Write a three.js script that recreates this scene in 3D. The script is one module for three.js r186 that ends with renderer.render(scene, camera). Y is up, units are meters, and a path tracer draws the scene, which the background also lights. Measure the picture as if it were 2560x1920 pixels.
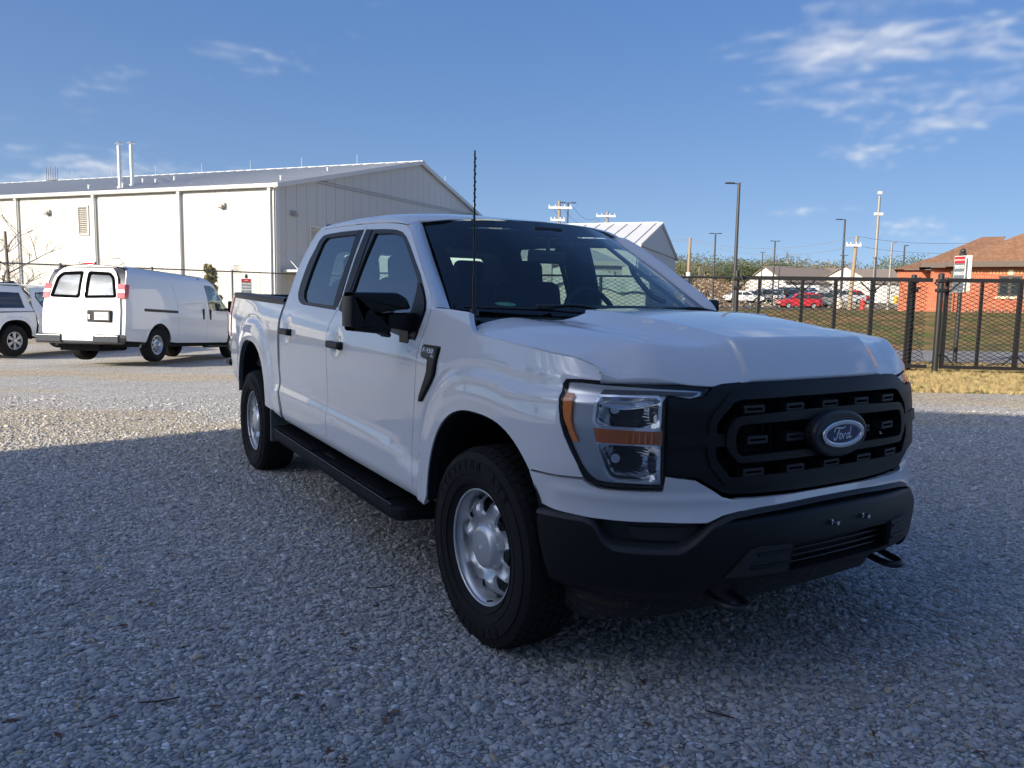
import * as THREE from 'three';
import { mergeGeometries, mergeVertices, toCreasedNormals } from 'three/addons/utils/BufferGeometryUtils.js';
import { RoundedBoxGeometry } from 'three/addons/geometries/RoundedBoxGeometry.js';
import { FontLoader } from 'three/addons/loaders/FontLoader.js';
import { TextGeometry } from 'three/addons/geometries/TextGeometry.js';

// ------------------------------------------------------------------ camera, sky, sun, exposure
const scene = new THREE.Scene();
const EYE = [-2.4775, 1.3857, 2.6264], FOCAL = 1927.5;            // a phone's main lens, in pixels of a 2560 x 1920 frame
const camera = new THREE.PerspectiveCamera(2 * Math.atan(960 / FOCAL) * 180 / Math.PI, 4 / 3, 0.05, 3000);
camera.position.set(...EYE);
camera.rotation.set(-0.105953, -0.559526, 0.016602, 'YXZ');
camera.updateMatrixWorld(true);
const renderer = new THREE.WebGLRenderer();
renderer.toneMapping = THREE.LinearToneMapping;
renderer.toneMappingExposure = 2.15;
renderer.shadowMap.enabled = true;

const SUN = new THREE.Vector3(-0.986, 0.44, 0.169).normalize();
const sun = new THREE.DirectionalLight(new THREE.Color().setRGB(1.0, 0.88, 0.69), 3.4);
sun.position.copy(SUN).multiplyScalar(200);
sun.castShadow = true; sun.shadow.radius = 1.0;
Object.assign(sun.shadow.camera, { left: -90, right: 90, top: 90, bottom: -90, near: 1, far: 600 });
sun.name = 'sun'; scene.add(sun, sun.target);

// seeded random numbers and noise
let seed_ = 7;
const rnd = () => { seed_ = (seed_ * 1664525 + 1013904223) >>> 0; return seed_ / 4294967296; };
const reseed = (s) => { seed_ = s >>> 0; };
const rr = (a, b) => a + (b - a) * rnd();
const h2 = (x, y, s = 0) => { let n = Math.imul(x, 374761393) + Math.imul(y, 668265263) + Math.imul(s, 362437); n = Math.imul(n ^ (n >>> 13), 1274126177); return ((n ^ (n >>> 16)) >>> 0) / 4294967296; };
function vn(x, y, s = 0, px = 0) { const xi = Math.floor(x), yi = Math.floor(y), fx = x - xi, fy = y - yi, u = fx * fx * (3 - 2 * fx), v = fy * fy * (3 - 2 * fy), m = (a) => px ? ((a % px) + px) % px : a;
  const a = h2(m(xi), m(yi), s), b = h2(m(xi + 1), m(yi), s), c = h2(m(xi), m(yi + 1), s), d = h2(m(xi + 1), m(yi + 1), s); return a + (b - a) * u + (c - a) * v + (a - b - c + d) * u * v; }
function fbm(x, y, o = 4, s = 0, px = 0) { let v = 0, a = .5, t = 0; for (let i = 0; i < o; i++) { v += a * vn(x, y, s + i * 17, px); t += a; a *= .5; x *= 2; y *= 2; px *= 2; } return v / t; }
const clamp = (x, a, b) => x < a ? a : x > b ? b : x, lerp = (a, b, t) => a + (b - a) * t, sst = (a, b, x) => { const t = clamp((x - a) / (b - a), 0, 1); return t * t * (3 - 2 * t); };
const PI = Math.PI, V3 = (x, y, z) => new THREE.Vector3(x, y, z);

// sky: clear winter blue, pale near the horizon, brighter round the low sun, broken high cloud, its sunward part out of view brightened as fill light
{
  const W = 2048, H = 1024, data = new Float32Array(W * H * 4), G = 0.76;
  for (let r = 0; r < H; r++) {
    const up = ((r + .5) / H - .5) * PI, y = Math.sin(up), cy = Math.cos(up);
    for (let c = 0; c < W; c++) {
      const az = ((c + .5) / W - .5) * 2 * PI, x = Math.cos(az) * cy, z = Math.sin(az) * cy, e = Math.max(y, 0);
      const cs = x * SUN.x + y * SUN.y + z * SUN.z;
      const t = 1 - Math.exp(-e * 7.0), t2 = sst(.15, .95, e);
      let R = lerp(.24, .046, t), Gc = lerp(.36, .122, t), B = lerp(.48, .30, t);
      R = lerp(R, .028, t2); Gc = lerp(Gc, .080, t2); B = lerp(B, .225, t2);
      const ray = .80 + .28 * cs * cs; R *= ray; Gc *= ray; B *= ray;
      const mie = (1 - G * G) / Math.pow(1 + G * G - 2 * G * cs, 1.5), gl = .075 * mie * (1 - .45 * e);
      R += gl * 1.0; Gc += gl * .93; B += gl * .82;
      if (y > .012) {                                             // clouds lie on a sheet overhead, seen in perspective
        const k = 1 / (y + .035), px = x * k, pz = z * k;
        const wx = px + .5 * fbm(px * 1.3, pz * 1.3, 3, 5), wz = pz + .5 * fbm(px * 1.3 + 9, pz * 1.3, 3, 6);
        const big = fbm(wx * .42 + 3.1, wz * .42 + 7.7, 4, 11), mid = fbm(wx * 3.4, wz * 3.4, 4, 31), fine = fbm(wx * 13, wz * 15, 4, 51);
        let cov = big + (mid - .5) * .34 + (fine - .5) * .24;
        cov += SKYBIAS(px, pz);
        const a = sst(.57, .92, cov) * sst(.012, .09, y) * .90;
        const lit = .40 + .85 * sst(-.2, .9, cs) + 1.5 * Math.pow(Math.max(0, cs), 4) + (fine - .5) * .14;  // cloud towards the sun raised in brightness to fill the shaded lot
        R = lerp(R, lit * .98, a); Gc = lerp(Gc, lit * 1.0, a); B = lerp(B, lit * 1.06, a);
      }
      if (y < 0) { const g = sst(0, -.04, y); R = lerp(R, .22, g); Gc = lerp(Gc, .21, g); B = lerp(B, .19, g); }
      const o = (r * W + c) * 4; data[o] = R; data[o + 1] = Gc; data[o + 2] = B; data[o + 3] = 1;
    }
  }
  const sky = new THREE.DataTexture(data, W, H, THREE.RGBAFormat, THREE.FloatType);
  sky.mapping = THREE.EquirectangularReflectionMapping; sky.magFilter = THREE.LinearFilter; sky.needsUpdate = true;
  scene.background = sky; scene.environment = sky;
}
function SKYBIAS(px, pz) {                                          // bank to the right; unseen sunward field widened to light the shade
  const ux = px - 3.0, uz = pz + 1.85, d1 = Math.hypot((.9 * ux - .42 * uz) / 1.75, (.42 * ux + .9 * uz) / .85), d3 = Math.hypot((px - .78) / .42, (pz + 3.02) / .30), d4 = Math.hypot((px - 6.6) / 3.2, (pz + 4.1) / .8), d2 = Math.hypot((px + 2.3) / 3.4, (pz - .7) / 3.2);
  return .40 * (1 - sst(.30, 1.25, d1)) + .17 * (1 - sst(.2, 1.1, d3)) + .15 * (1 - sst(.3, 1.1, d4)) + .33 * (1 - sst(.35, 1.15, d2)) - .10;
}
// ------------------------------------------------------------------ naming and geometry helpers
const used = new Map();
const numbered = (n) => { const k = used.get(n) || 0; used.set(n, k + 1); return k ? n + '_' + String(k).padStart(3, '0') : n; };
function tag(o, label, category, group, kind) { if (label) o.userData.label = label; if (category) o.userData.category = category; if (group) o.userData.group = group; if (kind) o.userData.kind = kind; return o; }
function thing(name, label, category, p = [0, 0, 0], turn = 0, group) { const o = new THREE.Group(); o.name = numbered(name); o.position.set(...p); o.rotation.y = turn; scene.add(o); return tag(o, label, category, group); }
const flat = (g) => Array.isArray(g) ? merge(g) : g;
function part(name, g, mat, parent, label) { const m = new THREE.Mesh(flat(g), mat); m.name = name; m.castShadow = m.receiveShadow = true; parent.add(m); if (label) m.userData.label = label; return m; }
function single(name, g, mat, label, category, group, kind) { const m = part(numbered(name), g, mat, scene); return tag(m, label, category, group, kind); }
const struct = (name, g, mat) => single(name, g, mat, null, null, null, 'structure');
function copyOf(o, p, turn, label, group) { const c = o.clone(); c.name = numbered(o.name.replace(/_\d{3}$/, '')); c.position.set(...p); c.rotation.y = turn; scene.add(c); if (label) c.userData.label = label; if (group) c.userData.group = group; return c; }
function plain(g) { let q = g.index ? g.toNonIndexed() : g; for (const k of Object.keys(q.attributes)) if (!['position', 'normal', 'uv'].includes(k)) q.deleteAttribute(k);
  if (!q.attributes.uv) q.setAttribute('uv', new THREE.BufferAttribute(new Float32Array(q.attributes.position.count * 2), 2)); if (!q.attributes.normal) q.computeVertexNormals(); return q; }
function merge(l) { l = l.flat(9).filter(Boolean); return l.length === 1 ? l[0] : mergeGeometries(l.map(plain)); }
function mir(g) { if (Array.isArray(g)) g = merge(g); const q = plain(g.clone()), p = q.attributes.position, n = q.attributes.normal, u = q.attributes.uv;
  for (let i = 0; i < p.count; i++) { p.setX(i, -p.getX(i)); n.setX(i, -n.getX(i)); }
  const sw = (a, k) => { for (let i = 0; i < a.count; i += 3) for (let j = 0; j < k; j++) { const x = a.array[(i + 1) * k + j]; a.array[(i + 1) * k + j] = a.array[(i + 2) * k + j]; a.array[(i + 2) * k + j] = x; } };
  sw(p, 3); sw(n, 3); sw(u, 2); return q; }
const both = (g) => { g = flat(g); return merge([g, mir(g)]); };
function xf(g, p = [0, 0, 0], r = [0, 0, 0], s = [1, 1, 1]) { const m = new THREE.Matrix4().compose(V3(...p), new THREE.Quaternion().setFromEuler(new THREE.Euler(...r)), V3(...s)); g.applyMatrix4(m); return g; }
const box = (w, h, d, x = 0, y = 0, z = 0, r = [0, 0, 0]) => xf(new THREE.BoxGeometry(w, h, d), [x, y, z], r);
const rbox = (w, h, d, x = 0, y = 0, z = 0, rad = .02, r = [0, 0, 0], seg = 3) => xf(new RoundedBoxGeometry(w, h, d, seg, Math.min(rad, w / 2.01, h / 2.01, d / 2.01)), [x, y, z], r);
const cyl = (r1, r2, h, x = 0, y = 0, z = 0, seg = 16, rot = [0, 0, 0]) => xf(new THREE.CylinderGeometry(r1, r2, h, seg), [x, y, z], rot);
function bar(a, b, r, seg = 8, r2 = r) { const A = V3(...a), B = V3(...b), d = B.clone().sub(A), g = new THREE.CylinderGeometry(r2, r, d.length(), seg); g.applyQuaternion(new THREE.Quaternion().setFromUnitVectors(V3(0, 1, 0), d.normalize())); const m = A.add(B).multiplyScalar(.5); g.translate(m.x, m.y, m.z); return g; }
function tube(pts, r, seg = 8, n) { const c = new THREE.CatmullRomCurve3(pts.map((p) => V3(...p))); return new THREE.TubeGeometry(c, n || pts.length * 6, r, seg); }
function strip(f, nu, nv, uvs) {                                    // surface from f(u, v), u and v in 0..1
  const P = [], U = [], I = []; for (let j = 0; j <= nv; j++) for (let i = 0; i <= nu; i++) { P.push(...f(i / nu, j / nv)); U.push(...(uvs ? uvs(i / nu, j / nv) : [i / nu, j / nv])); }
  for (let j = 0; j < nv; j++) for (let i = 0; i < nu; i++) { const a = j * (nu + 1) + i, b = a + 1, c = a + nu + 1, d = c + 1; I.push(a, b, d, a, d, c); }
  const g = new THREE.BufferGeometry(); g.setAttribute('position', new THREE.Float32BufferAttribute(P, 3)); g.setAttribute('uv', new THREE.Float32BufferAttribute(U, 2)); g.setIndex(I); g.computeVertexNormals(); return g;
}
const creased = (g, a = .6) => toCreasedNormals(flat(g), a);
function extr(pts, d, bev = 0, holes = []) { const s = new THREE.Shape(pts.map((p) => new THREE.Vector2(...p))); for (const h of holes) s.holes.push(new THREE.Path(h.map((p) => new THREE.Vector2(...p))));
  return new THREE.ExtrudeGeometry(s, { depth: d, bevelEnabled: bev > 0, bevelSize: bev, bevelThickness: bev, bevelSegments: 2, steps: 1 }); }
const lathe = (pts, seg = 48) => new THREE.LatheGeometry(pts.map((p) => new THREE.Vector2(...p)), seg);
// curves in a plane
function cat(p, n = 5, closed = false) { const c = new THREE.CatmullRomCurve3(p.map((q) => V3(q[0], q[1], 0)), closed, 'centripetal'); return c.getPoints(p.length * n).map((v) => [v.x, v.y]).slice(0, closed ? -1 : undefined); }
function chaikin(p, n = 2, closed = true) { for (let k = 0; k < n; k++) { const o = []; const m = p.length; if (!closed) o.push(p[0]); for (let i = 0; i < (closed ? m : m - 1); i++) { const a = p[i], b = p[(i + 1) % m]; o.push([a[0] * .75 + b[0] * .25, a[1] * .75 + b[1] * .25], [a[0] * .25 + b[0] * .75, a[1] * .25 + b[1] * .75]); } if (!closed) o.push(p[m - 1]); p = o; } return p; }
function roundC(p, r, k = 4) { const o = [], m = p.length; for (let i = 0; i < m; i++) { const a = p[(i + m - 1) % m], b = p[i], c = p[(i + 1) % m], la = Math.hypot(a[0] - b[0], a[1] - b[1]), lc = Math.hypot(c[0] - b[0], c[1] - b[1]), d = Math.min(r, la * .45, lc * .45);
  const s = [b[0] + (a[0] - b[0]) / la * d, b[1] + (a[1] - b[1]) / la * d], e = [b[0] + (c[0] - b[0]) / lc * d, b[1] + (c[1] - b[1]) / lc * d]; for (let j = 0; j <= k; j++) { const t = j / k; o.push([s[0] * (1 - t) * (1 - t) + 2 * b[0] * t * (1 - t) + e[0] * t * t, s[1] * (1 - t) * (1 - t) + 2 * b[1] * t * (1 - t) + e[1] * t * t]); } } return o; }
const area2 = (p) => { let s = 0; for (let i = 0; i < p.length; i++) { const a = p[i], b = p[(i + 1) % p.length]; s += a[0] * b[1] - b[0] * a[1]; } return s / 2; };
const ccw = (p) => area2(p) < 0 ? p.slice().reverse() : p;
function inset(p, d) { p = ccw(p); const m = p.length; return p.map((b, i) => { let a = p[(i + m - 1) % m], c = p[(i + 1) % m]; const e = [c[0] - a[0], c[1] - a[1]], l = Math.hypot(...e) || 1; return [b[0] - e[1] / l * d, b[1] + e[0] / l * d]; }); }
function dense(p, h, closed = true) { const o = [], m = p.length; for (let i = 0; i < (closed ? m : m - 1); i++) { const a = p[i], b = p[(i + 1) % m], n = Math.max(1, Math.ceil(Math.hypot(a[0] - b[0], a[1] - b[1]) / h)); for (let j = 0; j < n; j++) o.push([lerp(a[0], b[0], j / n), lerp(a[1], b[1], j / n)]); } if (!closed) o.push(p[m - 1]); return o; }
const keyhole = (outer, hole) => { outer = ccw(outer); hole = ccw(hole).reverse(); let bi = 0, bj = 0, bd = 1e9; outer.forEach((a, i) => hole.forEach((b, j) => { const d = Math.hypot(a[0] - b[0], a[1] - b[1]); if (d < bd) { bd = d; bi = i; bj = j; } }));
  return [...outer.slice(0, bi + 1), ...hole.slice(bj), ...hole.slice(0, bj + 1), ...outer.slice(bi)]; };
const gradN = (f, u, v, h = 1e-3) => { const a = f(u - h, v), b = f(u + h, v), c = f(u, v - h), d = f(u, v + h), U = [b[0] - a[0], b[1] - a[1], b[2] - a[2]], W = [d[0] - c[0], d[1] - c[1], d[2] - c[2]];
  const n = [U[1] * W[2] - U[2] * W[1], U[2] * W[0] - U[0] * W[2], U[0] * W[1] - U[1] * W[0]], l = Math.hypot(...n) || 1; return [n[0] / l, n[1] / l, n[2] / l]; };
function clipCell(p, x0, y0, x1, y1) { const half = (poly, ins, cut) => { const o = []; for (let i = 0; i < poly.length; i++) { const a = poly[i], b = poly[(i + 1) % poly.length], ia = ins(a), ib = ins(b); if (ia) o.push(a); if (ia !== ib) o.push(cut(a, b)); } return o; };
  const cx = (x) => (a, b) => [x, a[1] + (b[1] - a[1]) * (x - a[0]) / (b[0] - a[0])], cyy = (y) => (a, b) => [a[0] + (b[0] - a[0]) * (y - a[1]) / (b[1] - a[1]), y];
  p = half(p, (q) => q[0] >= x0, cx(x0)); if (p.length) p = half(p, (q) => q[0] <= x1, cx(x1)); if (p.length) p = half(p, (q) => q[1] >= y0, cyy(y0)); if (p.length) p = half(p, (q) => q[1] <= y1, cyy(y1)); return p; }
// a panel: the outline `ring` filled on the surface f(u, v), with smooth normals and a folded edge of depth `rim`
function panel(ring, f, o = {}) {
  const { cell = .05, off = 0, rim = .012, flip = 0, rimRing, noTop = 0 } = o; ring = dense(ccw(ring), cell * .7);
  const F = (u, v) => { const p = f(u, v); const n = gradN(f, u, v); return [[p[0] + n[0] * off, p[1] + n[1] * off, p[2] + n[2] * off], n]; };
  const P = [], N = [], U = [], I = [], key = new Map();
  const vert = (u, v) => { const k = Math.round(u * 1e6) + ',' + Math.round(v * 1e6); if (key.has(k)) return key.get(k); const [p, n] = F(u, v); P.push(...p); N.push(...n); U.push(u, v); key.set(k, P.length / 3 - 1); return P.length / 3 - 1; };
  let x0 = 1e9, y0 = 1e9, x1 = -1e9, y1 = -1e9; for (const [x, y] of ring) { x0 = Math.min(x0, x); x1 = Math.max(x1, x); y0 = Math.min(y0, y); y1 = Math.max(y1, y); }
  const gx = Math.floor(x0 / cell) - 1, gy = Math.floor(y0 / cell) - 1, nx = Math.ceil(x1 / cell) - gx + 1, ny = Math.ceil(y1 / cell) - gy + 1, touched = new Uint8Array(nx * ny);
  for (let i = 0; i < ring.length; i++) { const a = ring[i], b = ring[(i + 1) % ring.length]; const ax = Math.floor(Math.min(a[0], b[0]) / cell - 1e-6) - gx, bx = Math.floor(Math.max(a[0], b[0]) / cell + 1e-6) - gx, ay = Math.floor(Math.min(a[1], b[1]) / cell - 1e-6) - gy, by = Math.floor(Math.max(a[1], b[1]) / cell + 1e-6) - gy; for (let x = ax; x <= bx; x++) for (let y = ay; y <= by; y++) touched[y * nx + x] = 1; }
  const inside = (x, y) => { let c = false; for (let i = 0, j = ring.length - 1; i < ring.length; j = i++) { const a = ring[i], b = ring[j]; if ((a[1] > y) !== (b[1] > y) && x < (b[0] - a[0]) * (y - a[1]) / (b[1] - a[1]) + a[0]) c = !c; } return c; };
  const tri = (a, b, c) => flip ? I.push(a, c, b) : I.push(a, b, c);
  if (!noTop) for (let j = 0; j < ny; j++) for (let i = 0; i < nx; i++) { const X0 = (gx + i) * cell, Y0 = (gy + j) * cell, X1 = (gx + i + 1) * cell, Y1 = (gy + j + 1) * cell;
    if (!touched[j * nx + i]) { if (inside(X0 + cell / 2, Y0 + cell / 2)) { const a = vert(X0, Y0), b = vert(X1, Y0), c = vert(X1, Y1), d = vert(X0, Y1); tri(a, b, c); tri(a, c, d); } continue; }
    let q = clipCell(ring, X0, Y0, X1, Y1); if (q.length < 3) continue; q = q.filter((a, k) => { const b = q[(k + q.length - 1) % q.length]; return Math.hypot(a[0] - b[0], a[1] - b[1]) > 1e-7; }); if (q.length < 3) continue;
    for (const t of THREE.ShapeUtils.triangulateShape(q.map((a) => new THREE.Vector2(...a)), [])) { const [a, b, c] = t.map((k) => q[k]); const s = (b[0] - a[0]) * (c[1] - a[1]) - (b[1] - a[1]) * (c[0] - a[0]); if (Math.abs(s) < 1e-10) continue; const va = vert(...a), vb = vert(...b), vc = vert(...c); s > 0 ? tri(va, vb, vc) : tri(va, vc, vb); } }
  const out = []; if (!noTop) { const g = new THREE.BufferGeometry(); g.setAttribute('position', new THREE.Float32BufferAttribute(P, 3)); g.setAttribute('normal', new THREE.Float32BufferAttribute(flip ? N.map((x) => -x) : N, 3)); g.setAttribute('uv', new THREE.Float32BufferAttribute(U, 2)); g.setIndex(I); out.push(g); }
  if (rim) { const T = []; const R = rimRing ? dense(ccw(rimRing), cell * .7) : ring; for (let i = 0; i < R.length; i++) { const a = R[i], b = R[(i + 1) % R.length]; if (Math.hypot(a[0] - b[0], a[1] - b[1]) < 1e-7) continue; const [p, n] = F(...a), [q, m] = F(...b), d = rim * (flip ? -1 : 1); const p2 = p.map((x, k) => x - n[k] * d), q2 = q.map((x, k) => x - m[k] * d); T.push(...p, ...p2, ...q2, ...p, ...q2, ...q); }
    const g = new THREE.BufferGeometry(); g.setAttribute('position', new THREE.Float32BufferAttribute(T, 3)); g.computeVertexNormals(); out.push(g); }
  return merge(out);
}
function tab(p) { const n = p.length, m = []; for (let i = 0; i < n - 1; i++) m.push((p[i + 1][1] - p[i][1]) / (p[i + 1][0] - p[i][0]));
  const t = [m[0]]; for (let i = 1; i < n - 1; i++) { const a = m[i - 1], b = m[i]; t.push(a * b <= 0 ? 0 : 2 * a * b / (a + b)); } t.push(m[n - 2]);
  return (x) => { if (x <= p[0][0]) return p[0][1]; if (x >= p[n - 1][0]) return p[n - 1][1]; let i = 0; while (x > p[i + 1][0]) i++; const h = p[i + 1][0] - p[i][0], s = (x - p[i][0]) / h, s2 = s * s, s3 = s2 * s; return p[i][1] * (2 * s3 - 3 * s2 + 1) + h * t[i] * (s3 - 2 * s2 + s) + p[i + 1][1] * (3 * s2 - 2 * s3) + h * t[i + 1] * (s3 - s2); }; }
const along = (pts) => { const L = [0]; for (let i = 1; i < pts.length; i++) L.push(L[i - 1] + Math.hypot(...pts[i].map((x, k) => x - pts[i - 1][k]))); const T = L[L.length - 1]; return (t) => { const d = clamp(t, 0, 1) * T; let i = 0; while (i < pts.length - 2 && d > L[i + 1]) i++; const s = (d - L[i]) / (L[i + 1] - L[i] || 1); return pts[i].map((x, k) => lerp(x, pts[i + 1][k], s)); }; };
// textures
function canvas(w, h, draw) { const c = document.createElement('canvas'); c.width = w; c.height = h; const x = c.getContext('2d'); draw(x, w, h); const t = new THREE.CanvasTexture(c); t.colorSpace = THREE.SRGBColorSpace; t.wrapS = t.wrapT = THREE.RepeatWrapping; t.anisotropy = 8; return t; }
function dataTex(n, f, srgb = false, ch = 4) { const d = new Uint8Array(n * n * 4); for (let y = 0; y < n; y++) for (let x = 0; x < n; x++) { const v = f(x / n, y / n); const o = (y * n + x) * 4; if (typeof v === 'number') { d[o] = d[o + 1] = d[o + 2] = clamp(v, 0, 1) * 255; } else { d[o] = clamp(v[0], 0, 1) * 255; d[o + 1] = clamp(v[1], 0, 1) * 255; d[o + 2] = clamp(v[2], 0, 1) * 255; } d[o + 3] = 255; }
  const t = new THREE.DataTexture(d, n, n); t.wrapS = t.wrapT = THREE.RepeatWrapping; t.magFilter = THREE.LinearFilter; if (srgb) t.colorSpace = THREE.SRGBColorSpace; t.needsUpdate = true; return t; }
const rep = (t, x, y = x) => { const q = t.clone(); q.repeat.set(x, y); q.needsUpdate = true; return q; };
const lin = (r, g, b) => new THREE.Color().setRGB(r, g, b);
const std = (c, rough = .6, o = {}) => new THREE.MeshStandardMaterial({ color: Array.isArray(c) ? lin(...c) : c, roughness: rough, ...o });
const phys = (c, rough, o = {}) => new THREE.MeshPhysicalMaterial({ color: Array.isArray(c) ? lin(...c) : c, roughness: rough, ...o });
// a point of the place from its direction in the view and its distance ahead of the camera
const CM = camera.matrixWorld.elements, FWD = [-CM[8], 0, -CM[10]], FL = Math.hypot(FWD[0], FWD[2]);
function at(px, py, D) { const a = (px - 1280) / FOCAL, b = (960 - py) / FOCAL, d = [0, 1, 2].map((k) => CM[k] * a + CM[4 + k] * b - CM[8 + k]), s = D / ((d[0] * FWD[0] + d[2] * FWD[2]) / FL); return [EYE[0] + d[0] * s, EYE[1] + d[1] * s, EYE[2] + d[2] * s]; }
const fw = (x, z) => ((x - EYE[0]) * FWD[0] + (z - EYE[2]) * FWD[2]) / FL, rt = (x, z) => (-(x - EYE[0]) * FWD[2] + (z - EYE[2]) * FWD[0]) / FL;
const site = (r, f, y = 0) => [EYE[0] - r * FWD[2] / FL + f * FWD[0] / FL, y, EYE[2] + r * FWD[0] / FL + f * FWD[2] / FL];   // metres to the right of and ahead of where the picture was taken
const font = await new FontLoader().loadAsync('fonts/droid/droid_sans_bold.typeface.json');
// ------------------------------------------------------------------ materials shared by vehicles
const M = {
  paint: phys([.76, .77, .78], .025, { ior: 1.78 }),
  blackPlastic: phys([.0075, .0078, .0088], .46, { specularIntensity: .62 }), satin: std([.016, .017, .019], .42), pitch: std([.006, .006, .007], .9), trim: std([.020, .021, .023], .5),
  gloss: phys([.012, .012, .014], .25, { clearcoat: 1, clearcoatRoughness: .05 }),
  chrome: std([.86, .87, .88], .09, { metalness: 1 }), reflector: std([.70, .72, .74], .13, { metalness: 1 }), bezel: std([.60, .62, .64], .28, { metalness: 1 }), silver: phys([.66, .67, .68], .34, { metalness: .6, clearcoat: .6, clearcoatRoughness: .12 }),
  rubber: phys([.0105, .0105, .011], .80, { specularIntensity: .6 }), glass: phys([.74, .88, .82], 0, { transmission: 1, thickness: 0, ior: 1.52 }), tint: phys([.40, .48, .46], 0, { transmission: 1, thickness: 0, ior: 2.8 }),
  clear: phys([.98, .98, .98], 0, { transmission: 1, thickness: 0, ior: 1.49 }), frit: phys([.003, .003, .004], .95, { specularIntensity: .08 }),
  amber: phys([.80, .21, .02], .16, { clearcoat: 1, clearcoatRoughness: .03 }), amberDark: phys([.42, .105, .016], .12, { clearcoat: 1, clearcoatRoughness: .03 }), red: phys([.55, .012, .018], .14, { clearcoat: 1, clearcoatRoughness: .03 }),
  cloth: std([.030, .032, .036], .92), lamp: phys([.80, .80, .78], .12, { clearcoat: 1 }), blue: phys([.010, .022, .12], .2, { clearcoat: 1, clearcoatRoughness: .03 }),
  dirt: std([.030, .027, .023], .85), white: std([.80, .80, .79], .5), gap: std([.13, .15, .145], .8),
};
M.rubber.bumpMap = dataTex(256, (x, y) => fbm(x * 24, y * 24, 3, 3, 24)); M.rubber.bumpScale = .0006;
const grain = dataTex(256, (x, y) => fbm(x * 64, y * 64, 2, 9, 64)); for (const k of ['blackPlastic', 'trim']) { M[k].bumpMap = rep(grain, 8); M[k].bumpScale = .0003; }
const mottle = dataTex(512, (x, y) => { const a = fbm(x * 8, y * 8, 5, 21, 8), b = fbm(x * 40, y * 40, 3, 22, 40); return [.42 + .5 * a + .2 * b, .40 + .5 * a + .2 * b, .37 + .45 * a + .2 * b]; });
{ const q = dataTex(512, (x, y) => { const a = sst(.55, .75, fbm(x * 10, y * 6, 5, 41, 10)), b = sst(.72, .8, fbm(x * 60, y * 60, 2, 43, 60)); return [.17 + .10 * a + .25 * b, .175 + .055 * a + .13 * b, .18 + .02 * a + .05 * b]; }, true); M.dirt.color = lin(.9, .9, .9); M.dirt.map = rep(q, 1.2, 3); }

// ------------------------------------------------------------------ pickup truck body surface: S(u, y), u <= 0 along the side (z = .2 + u), u in 0..PI/2 round the nose to the centre line
const RK = .027, WB = 3.694;
const sideT = tab([[.2, .86], [.38, .90], [.43, .945], [.46, .968], [.52, .976], [.7, .978], [.95, .980], [1.08, .977], [1.14, .970], [1.2, .957], [1.30, .932], [1.36, .912], [1.5, .866], [1.66, .803], [1.78, .748], [1.84, .712], [1.88, .66]]);
const planT = tab([[-5, .93], [-4.5, .965], [-4.0, .99], [-3.4, 1], [.5, 1]]);
const noseT = tab([[.2, .80], [.34, .84], [.42, .90], [.5, .935], [.6, .945], [.68, .93], [.74, .90], [.82, .885], [.95, .872], [1.06, .862], [1.12, .845], [1.18, .79], [1.26, .70]]);
const creaseT = tab([[-4.4, .62], [-3.2, .62], [-3.08, .66], [-2.98, .705], [-2.88, .72], [-1.9, .723], [-1.1, .712], [-.92, .705], [-.80, .69], [-.70, .655], [-.62, .64], [-.3, .65], [.2, .65]]);
function archR(z, y, zc, rear) { const dz = Math.abs(z - zc - .02) / (rear ? .47 : .455), dy = Math.max(0, y - .40) / .55; return Math.pow(Math.pow(dz, 2.55) + Math.pow(dy, 2.55), 1 / 2.55); }
function SX(y, z) {
  let x = sideT(y) * planT(z); const d = y - creaseT(z);
  x += .018 * (1 - sst(-.095, 0, d)) * sst(.42, .5, y) * planT(z);
  if (y < 1.5) for (const [zc, rear] of [[0, 0], [-WB, 1]]) { const r = archR(z, y, zc, rear); const up = sst(.42, .47, y); x = lerp(x, Math.max(x, (1.004 - .008 * sst(1.08, 1.24, r)) * planT(z)), (1 - sst(1.25, 1.305, r)) * up); x -= .005 * up * Math.exp(-(((r - 1.325) / .03) ** 2)); }
  for (const [zh, yh] of [[-2.71, 1.098], [-1.70, 1.090]]) { const q = ((z - zh) / .055) ** 2 + ((y - yh) / .055) ** 2; if (q < 4) x -= .014 * Math.exp(-q * 1.2); }
  return x;
}
function S(u, y) {
  if (u <= 0) return [-SX(y, .2 + u), y - RK * (.2 + u), .2 + u];
  const b = SX(y, .2), a = noseT(y) - .2, c = Math.cos(u), s = Math.sin(u), n = lerp(2.25, 2.75, sst(.68, .86, y)), r = 1 / Math.pow(Math.pow(Math.abs(c) / b, n) + Math.pow(s / a, n), 1 / n);
  return [-r * c, y - RK * (.2 + r * s), .2 + r * s];
}
const duT = tab([[0, 0], [.2, -.016], [.3, -.025], [.4, -.029], [.5, -.026], [.6, -.019], [.7, -.008], [.8, .002], [1, .015], [1.2, .013], [1.4, .004], [PI / 2, 0]]), dyT = tab([[0, 0], [.2, -.007], [.3, -.013], [.4, -.019], [.5, -.023], [.6, -.025], [.7, -.024], [.8, -.021], [1, -.013], [1.2, -.006], [1.4, -.001], [PI / 2, 0]]);
const SB = (u, y) => { const m = u > PI / 2, k = 1 - sst(.70, .86, y), v = m ? PI - u : u, q = v + duT(v) * k; return S(m ? PI - q : q, y + dyT(v) * k); };                                  // the nose below the lamps
const half = (p) => [...p, ...p.slice().reverse().map(([u, y]) => [PI - u, y])];      // an outline that is the same on both sides of the nose
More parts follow.
